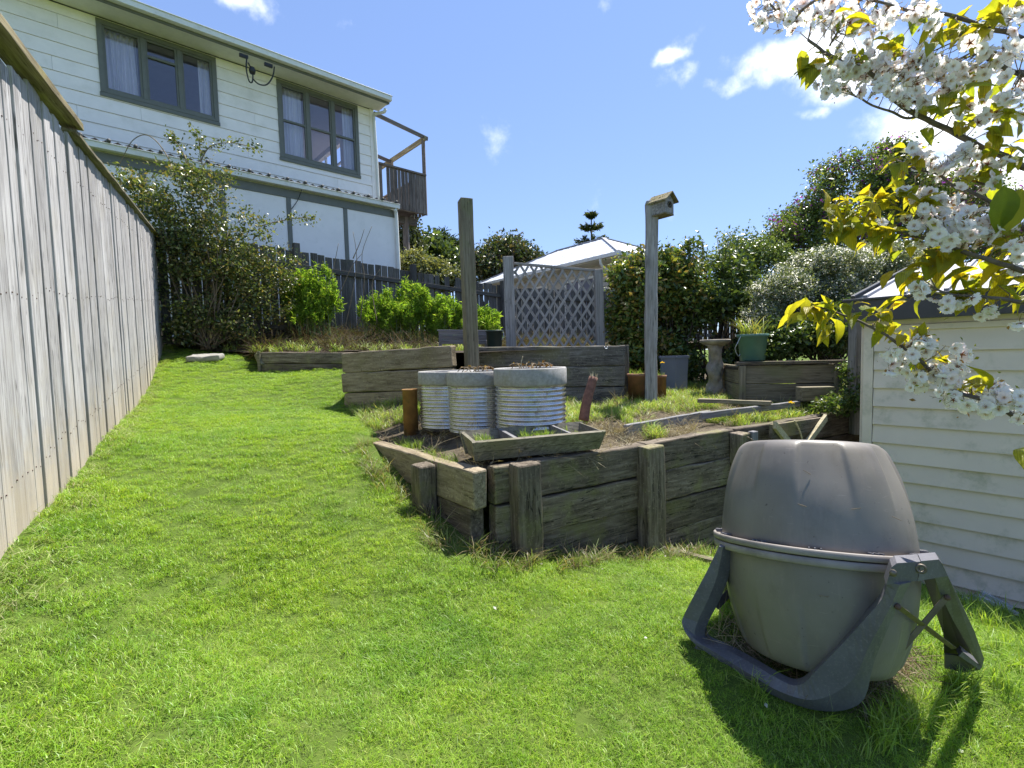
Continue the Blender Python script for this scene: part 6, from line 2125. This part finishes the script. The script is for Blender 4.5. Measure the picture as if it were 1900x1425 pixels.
def blossommesh(k, data=False):
    rg = np.random.default_rng(200 + k)
    vs = []; fs = []; cs = []
    for layer, (n, rad, lift) in enumerate(((5, .5, .12 + .08 * (k % 3)), (5, .42, .24 + .1 * (k % 3)))):
        for p in range(n):
            a = (p + .5 * layer) * 2 * math.pi / n + rg.normal(0, .1)
            L = rad * rg.uniform(.85, 1.1); lf = lift * rg.uniform(.6, 1.4)
            b = len(vs)
            d = np.array([math.cos(a), math.sin(a), 0]); s = np.array([-math.sin(a), math.cos(a), 0]); u = np.array([0, 0, 1.0])
            prof = [(0.04, .03), (.3, .17), (.62, .25), (.88, .21), (1.0, .10)]
            for (t, w) in prof:
                for sd_ in (-1, 0, 1):
                    tt = t if not (t == 1.0 and sd_ == 0) else .92
                    p_ = d * L * tt + s * w * sd_ * L * 1.6 + u * (lf * t * L * 1.3 + abs(sd_) * w * .35 + .03 * math.sin(t * 5 + sd_ + p))
                    vs.append(p_)
                    c = np.array((.97, .96, .955)) if t > .2 else np.array((.92, .86, .82))
                    if k % 8 == 7: c = c * np.array((1, .93, .93))
                    cs.append(c)
            for i in range(len(prof) - 1):
                for j in range(2):
                    q = b + i * 3 + j
                    fs.append((q, q + 3, q + 4, q + 1))
    # calyx star and stamens
    for i in range(9):
        a = i * 2 * math.pi / 9; b = len(vs)
        d = np.array([math.cos(a), math.sin(a), 0]); s = np.array([-math.sin(a), math.cos(a), 0])
        vs += [d * .02 - s * .01, d * .02 + s * .01, d * .14 + np.array([0, 0, .2]) + s * .012, d * .14 + np.array([0, 0, .2]) - s * .012]
        cs += [np.array((.4, .18, .08))] * 2 + [np.array((.75, .55, .15))] * 2
        fs.append((b, b + 1, b + 2, b + 3))
    for i in range(5):
        a = i * 2 * math.pi / 5; b = len(vs)
        d = np.array([math.cos(a), math.sin(a), 0]); s = np.array([-math.sin(a), math.cos(a), 0])
        vs += [-s * .05 + np.array([0, 0, -.03]), s * .05 + np.array([0, 0, -.03]), d * .26 + s * .015 + np.array([0, 0, -.0]), d * .26 - s * .015 + np.array([0, 0, -.0])]
        cs += [np.array((.28, .11, .06))] * 4
        fs.append((b, b + 1, b + 2, b + 3))
    # stalk
    for sx in (0, 1):
        b = len(vs); e_ = np.array([.012, 0, 0]) if sx else np.array([0, .012, 0])
        vs += [-e_, e_, e_ + np.array([.12, .05, -.75]), -e_ + np.array([.12, .05, -.75])]
        cs += [np.array((.25, .2, .05))] * 4
        fs.append((b, b + 1, b + 2, b + 3))
    vs = np.array(vs); fs = np.array(fs); cs = np.array(cs)
    if data: return vs, fs, cs
    return mkmesh('blossom', vs, fs, M['petal'], True, cs)


BMs = [blossommesh(k) for k in range(8)]
rgc = random.Random(21)
leafR = [(1575, 35, 30, 20, 5), (1490, 128, 28, 12, 6), (1555, 112, 35, 18, 8), (1770, 55, 75, 30, 26), (1650, 88, 28, 18, 7), (1835, 25, 40, 25, 8), (1740, 212, 28, 22, 6), (1775, 190, 30, 15, 6), (1795, 232, 20, 18, 5),
         (1815, 158, 30, 12, 6), (1865, 215, 30, 25, 6), (1868, 262, 32, 28, 8), (1665, 296, 38, 24, 10), (1575, 395, 45, 32, 22), (1625, 400, 55, 38, 26), (1660, 440, 40, 30, 14), (1560, 430, 30, 20, 8), (1715, 365, 30, 20, 6),
         (1750, 480, 70, 28, 18), (1830, 500, 70, 35, 24), (1690, 500, 40, 30, 12), (1880, 540, 40, 28, 10), (1800, 545, 60, 15, 8), (1880, 375, 22, 30, 4), (1870, 455, 35, 25, 7), (1840, 340, 30, 18, 4), (1690, 350, 30, 18, 6),
         (1500, 578, 32, 18, 14), (1535, 600, 28, 24, 12), (1590, 575, 35, 14, 9), (1640, 585, 30, 10, 4), (1640, 612, 26, 18, 9), (1672, 635, 20, 14, 5), (1700, 622, 24, 10, 4), (1718, 690, 18, 14, 5), (1740, 668, 18, 10, 4), (1800, 715, 22, 10, 5), (1835, 705, 22, 10, 5), (1690, 560, 30, 12, 3)]
blosR = [(1465, 22, 60, 26, 26, 2.0), (1540, 30, 40, 32, 20, 1.88), (1590, 40, 40, 30, 14, 1.86), (1595, 125, 50, 24, 20, 1.78), (1560, 150, 40, 22, 14, 1.8), (1650, 150, 50, 30, 20, 1.76), (1700, 120, 50, 30, 20, 1.74), (1690, 185, 32, 16, 9, 1.74),
         (1655, 22, 45, 20, 12, 1.8), (1720, 30, 40, 25, 8, 1.74), (1745, 150, 40, 30, 14, 1.72), (1850, 105, 50, 30, 16, 1.66), (1880, 25, 30, 25, 8, 1.65), (1840, 205, 45, 30, 14, 1.68), (1790, 130, 30, 25, 8, 1.7), (1885, 170, 20, 30, 8, 1.64),
         (1800, 290, 40, 25, 10, 1.7), (1700, 290, 30, 20, 8, 1.75), (1845, 310, 40, 30, 9, 1.68), (1700, 362, 28, 14, 7, 1.72), (1755, 315, 40, 20, 8, 1.72), (1765, 385, 55, 24, 18, 1.68), (1720, 415, 40, 18, 12, 1.7), (1800, 425, 55, 25, 20, 1.64), (1860, 410, 42, 30, 15, 1.62), (1760, 440, 50, 22, 14, 1.66), (1885, 460, 20, 25, 7, 1.58),
         (1718, 540, 14, 12, 3, 1.64), (1768, 562, 18, 8, 4, 1.62), (1828, 578, 14, 7, 3, 1.58), (1805, 552, 18, 10, 3, 1.6), (1896, 600, 8, 8, 1, 1.52),
         (1668, 672, 20, 20, 9, 1.69), (1712, 640, 24, 16, 9, 1.68), (1782, 652, 16, 14, 6, 1.65), (1700, 705, 18, 16, 7, 1.67), (1745, 690, 28, 14, 12, 1.66), (1762, 712, 26, 12, 9, 1.65), (1782, 680, 10, 8, 2, 1.64), (1765, 738, 20, 12, 6, 1.63), (1815, 752, 36, 8, 7, 1.6), (1860, 730, 26, 14, 8, 1.59), (1888, 745, 14, 22, 5, 1.58), (1840, 762, 16, 8, 3, 1.59)]


def nearest(p):
    i = np.argmin(((BRA - np.array(p)) ** 2).sum(1)); return Vector(BRA[i])


tv = []; tf = []
nl_ = 0
items = []
for (px, py, rx, ry, n) in leafR:
    for i in range(n):
        Y0 = 1.76 - .10 * (px - 1650) / 250 + rgc.uniform(-.09, .09)
        if px < 1500: Y0 = 1.85
        p = W(px + rgc.gauss(0, .55) * rx, py + rgc.gauss(0, .55) * ry, Y0)
        q = nearest(p)
        items.append((p, q))
rgc.shuffle(items)
LV, LF, LC = [], [], []; nlv = 0
offl = [(p + Vector((rgc.gauss(0, .06), rgc.gauss(0, .06), rgc.gauss(-.02, .05))), p) for p in BRX if p.x / p.y > 1.12 for _ in range(3)]
for idx, (p, q) in enumerate(items + items[:150] + offl):
    a = rgc.uniform(0, 6.283)
    out = (p - q); out.z *= .4
    d = (out.normalized() if out.length > .01 else Vector((1, 0, 0))) * .8 + Vector((math.cos(a), math.sin(a) * .7, 0)) * .8 + Vector((0, 0, rgc.uniform(-.75, .25)))
    d.normalize()
    up_ = Vector((rgc.uniform(-.6, .6), rgc.uniform(-.6, .4), 1))
    L = rgc.uniform(.06, .10) * (1.3 if p.y < 1.66 else 1)
    m_ = frame(p - d * L * .4, d, up_) @ Matrix.Diagonal((L, L, L, 1))
    if idx < 296: link('leaf', rgc.choice(LM), ch_t, m_)
    else:
        me = LM[idx % 6]; A = np.array(m_)
        v = np.empty(len(me.vertices) * 3, np.float32); me.vertices.foreach_get('co', v); v = v.reshape(-1, 3)
        c = np.empty(len(v) * 4, np.float32); me.attributes['col'].data.foreach_get('color', c)
        f = np.array([list(q_.vertices) for q_ in me.polygons])
        LV.append(v @ A[:3, :3].T + A[:3, 3]); LF.append(f + nlv); LC.append(c.reshape(-1, 4)[:, :3]); nlv += len(v)
    if idx % 3 == 0 and (p - q).length > .02:
        tube_geo([q, q.lerp(p, .5) + Vector((0, 0, .01)), p - d * L * .4], [.0022, .0018, .0012], 4, tv, tf)
if LV:
    o = obj('leaf_mass', np.concatenate(LV), np.concatenate(LF), M['cherryleaf'], ch_t, smooth=True, colors=np.concatenate(LC)); o['kind'] = 'stuff'
# one very large near leaf pair
for (px, py, L, dx) in ((1862, 345, .15, .2), (1895, 350, .14, -.1)):
    p = W(px, py, 1.5); d = Vector((dx, .2, -1)).normalized()
    link('leaf', LM[2], ch_t, frame(p, d, Vector((-.5, -1, .3))) @ Matrix.Diagonal((L, L, L, 1)))
items = []
for (px, py, rx, ry, n, Y0) in blosR:
    nn = int(n * 1.75 + .5)
    for i in range(nn):
        p = W(px + rgc.gauss(0, .6) * rx, py + rgc.gauss(0, .6) * ry, Y0 + rgc.uniform(-.08, .08)); items.append(p)
rgc.shuffle(items)
offv = [p for p in BRX if p.x / p.y > 1.12]
extra = [p + Vector((rgc.gauss(0, .05), rgc.gauss(0, .05), rgc.gauss(0, .05))) for p in offv for _ in range(5)]
items += extra
BV, BF, BC = [], [], []
bdat = [blossommesh(k, True) for k in range(8)]; nv_ = 0
for idx, p in enumerate(items):
    q = nearest(p)
    out = p - q
    d = (out.normalized() * .7 if out.length > .01 else Vector((0, 0, 0))) + Vector((rgc.uniform(-1, 1), rgc.uniform(-1, .7), rgc.uniform(-.9, .6)))
    d.normalize()
    S_ = rgc.uniform(.038, .053)
    x_ = d.orthogonal().normalized()
    x_ = (x_ * math.cos(idx) + d.cross(x_) * math.sin(idx))
    m_ = frame(p, x_, d) @ Matrix.Diagonal((S_, S_, S_, 1))
    if idx < 298: link('blossom', rgc.choice(BMs), ch_t, m_)
    else:
        v, f, c = bdat[idx % 8]
        A = np.array(m_)
        BV.append(v @ A[:3, :3].T + A[:3, 3]); BF.append(f + nv_); BC.append(c); nv_ += len(v)
    if idx % 2 == 0: tube_geo([q, q.lerp(p, .5) + Vector((0, 0, .008)), p - d * S_ * .6], [.002, .0014, .001], 4, tv, tf)
if BV:
    o = obj('blossom_mass', np.concatenate(BV), np.concatenate(BF), M['petal'], ch_t, smooth=True, colors=np.concatenate(BC)); o['kind'] = 'stuff'
# bracts and bud scales, small reddish green bits round the clusters
bp = np.array([tuple(p) for p in items[::2]]); bp = np.repeat(bp, 3, 0) + RNG.normal(0, .018, (len(bp) * 3, 3))
V_, F_, Cc_ = leaf_cloud(bp, .014, [(.3, .32, .05), (.35, .2, .08), (.25, .3, .05)], .3)
o = obj('bracts', V_, F_, M['leafsoft'], ch_t, colors=Cc_); o['kind'] = 'stuff'
o = obj('twigs', tv, tf, M['twig'], ch_t); o['kind'] = 'stuff'

# ================================================================== GRASS
def rnd_pts(x0, x1, y0, y1, dens):
    n = int((x1 - x0) * (y1 - y0) * dens)
    return RNG.uniform(x0, x1, n), RNG.uniform(y0, y1, n)


def leftok(X, Y, m=.02):      # right of the left fence
    return ((X - FA.x) * fn.x + (Y - FA.y) * fn.y) > m


def nzv(X, Y, s, off=0): return np.array([noise.noise((x * s, y * s, off)) for x, y in zip(X, Y)])


GC = [(.24, .43, .035), (.28, .49, .04), (.20, .37, .035), (.33, .50, .07), (.40, .48, .15), (.18, .31, .05)]
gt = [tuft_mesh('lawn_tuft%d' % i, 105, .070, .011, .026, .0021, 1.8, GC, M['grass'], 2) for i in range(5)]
PX = []; PY = []
for (x0, x1, y0, y1, dn) in ((-2.6, 3.3, .75, 2.6, 600), (-4.0, 3.4, 2.6, 4.5, 430), (-5.6, .5, 4.5, 8.1, 300)):
    a, b = rnd_pts(x0, x1, y0, y1, dn); PX.append(a); PY.append(b)
X = np.concatenate(PX); Y = np.concatenate(PY)
ok = leftok(X, Y) & ~inpoly(X, Y, TPOLY) & (~inpoly(X, Y, UPOLY) | ((X < LT0.x - .05) & (Y < 7.75)))
dl = (X - C0.x) * ln.x + (Y - C0.y) * ln.y; al = (X - C0.x) * ldir.x + (Y - C0.y) * ldir.y
nn1 = nzv(X, Y, 3.2)
ok &= ~((dl > -.05) & (dl < .17 + .13 * nn1) & (al > -.12) & (al < 1.75))
dr_ = (X - C0.x) * rn.x + (Y - C0.y) * rn.y; ar = (X - C0.x) * rdir.x + (Y - C0.y) * rdir.y
ok &= ~((dr_ > -.1) & (dr_ < .12 + .1 * nn1) & (ar > -.3) & (ar < RLEN))
ok &= ((X - SCN.x) * sn.x + (Y - SCN.y) * sn.y) > .12
# worn ground under the barrel
FR = [(.80, 2.06), (1.30, 1.72), (1.75, 1.98), (1.25, 2.35)]
ok &= ~(inpoly(X, Y, FR) & (nzv(X, Y, 9, 4) > -.25))
X, Y = X[ok], Y[ok]
Z = ground(X, Y) + wob(X, Y, .012, 2.2)
hs_ = 1 + .35 * nzv(X, Y, 1.9, 2) + .25 * nzv(X, Y, 6, 5)
FB_ = [(.80, 2.03), (1.0, 1.86), (1.2, 1.72)]
nb_ = np.full(len(X), 9.0)
for (a1_, b1_), (a2_, b2_) in zip(FB_[:-1], FB_[1:]):
    t_ = np.clip(((X - a1_) * (a2_ - a1_) + (Y - b1_) * (b2_ - b1_)) / ((a2_ - a1_) ** 2 + (b2_ - b1_) ** 2), 0, 1)
    nb_ = np.minimum(nb_, np.hypot(X - a1_ - t_ * (a2_ - a1_), Y - b1_ - t_ * (b2_ - b1_)))
hs_ = hs_ * np.where(nb_ < .13, .45, 1.0)
hs_ = np.maximum(hs_, np.where(nb_ < .13, .4, .82))
Z = Z + .004
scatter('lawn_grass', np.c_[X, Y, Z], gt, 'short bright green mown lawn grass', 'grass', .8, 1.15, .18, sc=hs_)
print('LAWN', len(X))

TG = [(.22, .36, .05), (.28, .42, .07), (.34, .46, .10), (.42, .40, .18)]
lt = [tuft_mesh('long_tuft%d' % i, 26, .05, .05, .15, .0058, 1.1, TG, M['longgrass'], 3) for i in range(4)]
ST = [(.33, .28, .18), (.27, .22, .14), (.4, .36, .25), (.2, .155, .1)]
stw = [tuft_mesh('straw_tuft%d' % i, 22, .06, .03, .11, .004, 3.2, ST, M['straw'], 3) for i in range(3)]
# terrace weeds
X, Y = rnd_pts(-2, 6.5, 2.9, 7.2, 330)
ok = inpoly(X, Y, TPOLY)
df = -((X - C0.x) * rn.x + (Y - C0.y) * rn.y)
n1 = nzv(X, Y, 1.7, 7)
ok &= (((df > .8) & (n1 > -.32)) | ((df > .1) & (n1 > .12) & (X > 1.0)))
ok &= ~((X < -.1) & (Y < 5.4) & (df < 1.9)) & (df > .1)
for px, py, Y0, k_, h_, s_ in pots:
    c = W(px, py, Y0); ok &= np.hypot(X - c.x, Y - c.y) > .30
X, Y = X[ok], Y[ok]
scatter('terrace_grass', np.c_[X, Y, terr(X, Y)], lt, 'longer weedy grass on the garden terrace', 'grass', .5, 1.0, .2)
sX, sY = rnd_pts(-1.6, 5.5, 2.9, 6.5, 60)
ok = inpoly(sX, sY, TPOLY) & (-((sX - C0.x) * rn.x + (sY - C0.y) * rn.y) > .07)
sX, sY = sX[ok], sY[ok]
# dry clumps on the wall top right of the trough
ex = [RWp(random.uniform(1.15, 2.2), -random.uniform(.08, .4), 0) for _ in range(60)] + [RWp(random.uniform(.0, 1.2), -random.uniform(-.02, .1), 0) for _ in range(26)]
sX = np.r_[sX, [p.x for p in ex]]; sY = np.r_[sY, [p.y for p in ex]]
scatter('dry_grass', np.c_[sX, sY, terr(sX, sY) + .01], stw, 'dry brown straw lying on the bed soil', 'dry grass', .5, 1.2, .5)
# grass tufts inside the bed by the drums and in the trough
pts = []
for px, py, n, Y0 in ((765, 815, 22, 3.7), (745, 812, 14, 3.85), (832, 850, 12, 3.1), (812, 838, 9, 3.2), (790, 830, 9, 3.4)):
    for i in range(n):
        p = W(px + random.uniform(-16, 16), py, Y0 + random.uniform(-.08, .08)); pts.append((p.x, p.y, tz(p.x, p.y)))
for t, n in ((.14, 14), (.45, 16), (.58, 14), (.66, 8), (.86, 4)):
    for i in range(n):
        a = sl_[0].lerp(sl_[1], t + random.uniform(-.06, .06)); b = sl_[3].lerp(sl_[2], t + random.uniform(-.06, .06)); p = a.lerp(b, random.uniform(.2, .8)); pts.append((p.x, p.y, p.z - .01))
st2 = [tuft_mesh('bed_tuft%d' % i, 12, .02, .05, .10, .004, .8, [(.16, .28, .04), (.24, .36, .06), (.3, .38, .1)], M['longgrass'], 3) for i in range(3)]
scatter('bed_grass', np.array(pts), st2, 'bright grass tufts in the trough planter and bed corner', 'grass', .6, 1.1, .2)
# long grass and straw at the foot of the wall
X = []; Y = []
for i in range(230):
    s_ = random.uniform(-.1, 3.4); p = RWp(s_, random.uniform(.07, .30), 0); X.append(p.x); Y.append(p.y)
for i in range(60):
    s_ = random.uniform(-.1, 1.5); p = LWp(s_, random.uniform(.08, .3), 0); X.append(p.x); Y.append(p.y)
X = np.array(X); Y = np.array(Y)
dk = [tuft_mesh('wall_tuft%d' % i, 20, .05, .05, .14, .0045, 1.6, [(.14, .2, .04), (.2, .26, .07), (.32, .26, .15), (.25, .2, .12)], M['longgrass'], 3) for i in range(3)]
scatter('wall_foot_grass', np.c_[X, Y, ground(X, Y)], dk, 'long untidy grass along the foot of the retaining wall', 'grass', .5, 1.1, .25)
# pale dry fringe at the fence, few tall tufts
X = []; Y = []
for i in range(240):
    s_ = random.uniform(-.5, FLEN); p = FA + fd * s_ + fn * random.uniform(.03, .16); X.append(p.x); Y.append(p.y)
X = np.array(X); Y = np.array(Y)
fr_t = [tuft_mesh('fringe_tuft%d' % i, 26, .06, .02, .065, .0035, 2.2, [(.32, .36, .14), (.28, .36, .1), (.38, .37, .2), (.22, .34, .06)], M['straw'], 3) for i in range(3)]
scatter('fence_fringe_grass', np.c_[X, Y, ground(X, Y)], fr_t, 'pale dry grass fringe along the foot of the left fence', 'dry grass', .6, 1.2, .3)
# tall grass right of the composter and towards the shed
X, Y = rnd_pts(1.3, 3.4, 1.5, 3.9, 100)
ok = (((X - SCN.x) * sn.x + (Y - SCN.y) * sn.y) > .10) & ~inpoly(X, Y, TPOLY) & ~inpoly(X, Y, FR)
ok &= ((X * .75 + (Y - 1.9) * .5) > 1.42)
X, Y = X[ok], Y[ok]
tl = [tuft_mesh('tall_tuft%d' % i, 24, .06, .07, .19, .006, 1.0, [(.24, .38, .05), (.3, .45, .07), (.36, .46, .12)], M['longgrass'], 3) for i in range(3)]
scatter('tall_grass', np.c_[X, Y, ground(X, Y)], tl, 'tall bright grass between the composter and the shed', 'grass', .35, .95, .25)
pts = []
for (px, py, Y0, n) in ((1650, 1300, 1.66, 9), (1690, 1280, 1.72, 9), (1720, 1270, 1.8, 7), (1400, 1270, 1.82, 3), (1540, 1320, 1.66, 4), (1625, 1310, 1.62, 5), (1780, 1250, 1.9, 6), (1850, 1240, 1.95, 5)):
    for i in range(n):
        p = W(px + random.uniform(-22, 22), py, Y0 + random.uniform(-.04, .04)); pts.append((p.x, p.y, gz(p.x, p.y)))
scatter('stand_grass', np.array(pts), tl, 'tufts of tall grass at the feet of the compost tumbler stand', 'grass', .4, .8, .25)
# clippings under the barrel
X, Y = rnd_pts(.8, 1.8, 1.7, 2.4, 420)
ok = inpoly(X, Y, FR); X, Y = X[ok], Y[ok]
hay = [tuft_mesh('hay_tuft%d' % i, 40, .08, .01, .05, .0030, 5.0, [(.2, .15, .1), (.28, .21, .14), (.13, .1, .065), (.34, .28, .19)], M['straw'], 3) for i in range(3)]
scatter('hay_litter', np.c_[X, Y, ground(X, Y) + .01 + .05 * np.exp(-((X - 1.12) ** 2 + (Y - 1.93) ** 2) / .02)], hay, 'brown dry clippings heaped under the barrel', 'dry grass', .6, 1.2, .5)
# bank: grass strip above the edging, litter further up
X, Y = rnd_pts(-5.4, -.5, 7.0, 8.6, 45)
ok = inpoly(X, Y, UPOLY) & leftok(X, Y, .1); n1 = nzv(X, Y, 2, 3)
g_ok = ok & (n1 + .8 * (1 - (Y - 7) / .9) > .25)
scatter('bank_grass', np.c_[X[g_ok], Y[g_ok], upper(X[g_ok], Y[g_ok])], lt, 'patchy grass on the bank above the timber edging', 'grass', .6, 1.3, .25)
X, Y = rnd_pts(-5.6, 1.5, 7.2, 12.5, 40)
ok = inpoly(X, Y, UPOLY) & leftok(X, Y, .1)
X, Y = X[ok], Y[ok]
lit = [tuft_mesh('litter_tuft%d' % i, 40, .14, .02, .14, .009, 4.0, [(.09, .068, .048), (.14, .105, .075), (.055, .042, .03), (.09, .11, .035)], M['straw'], 3) for i in range(3)]
scatter('bank_litter', np.c_[X, Y, upper(X, Y)], lit, 'dead stems and leaf litter on the bank under the back fence', 'dry grass', .6, 1.3, .5)
# a few clover weeds and fallen petals on the lawn
X, Y = rnd_pts(-1.5, 2.2, 1.3, 4.0, 3)
ok = leftok(X, Y, .2) & ~inpoly(X, Y, TPOLY) & ~inpoly(X, Y, FR)
X, Y = X[ok], Y[ok]
P_ = np.c_[X, Y, ground(X, Y) + .03]
V_, F_, Cc_ = leaf_cloud(P_, .016, [(.8, .78, .75), (.75, .68, .66)], 1.0, .7)
o = obj('fallen_petals', V_, F_, M['petal'], colors=Cc_); setp(o, 'few fallen white petals scattered on the lawn', 'petals', None, 'stuff')
print('OBJECTS', len(SC.objects))
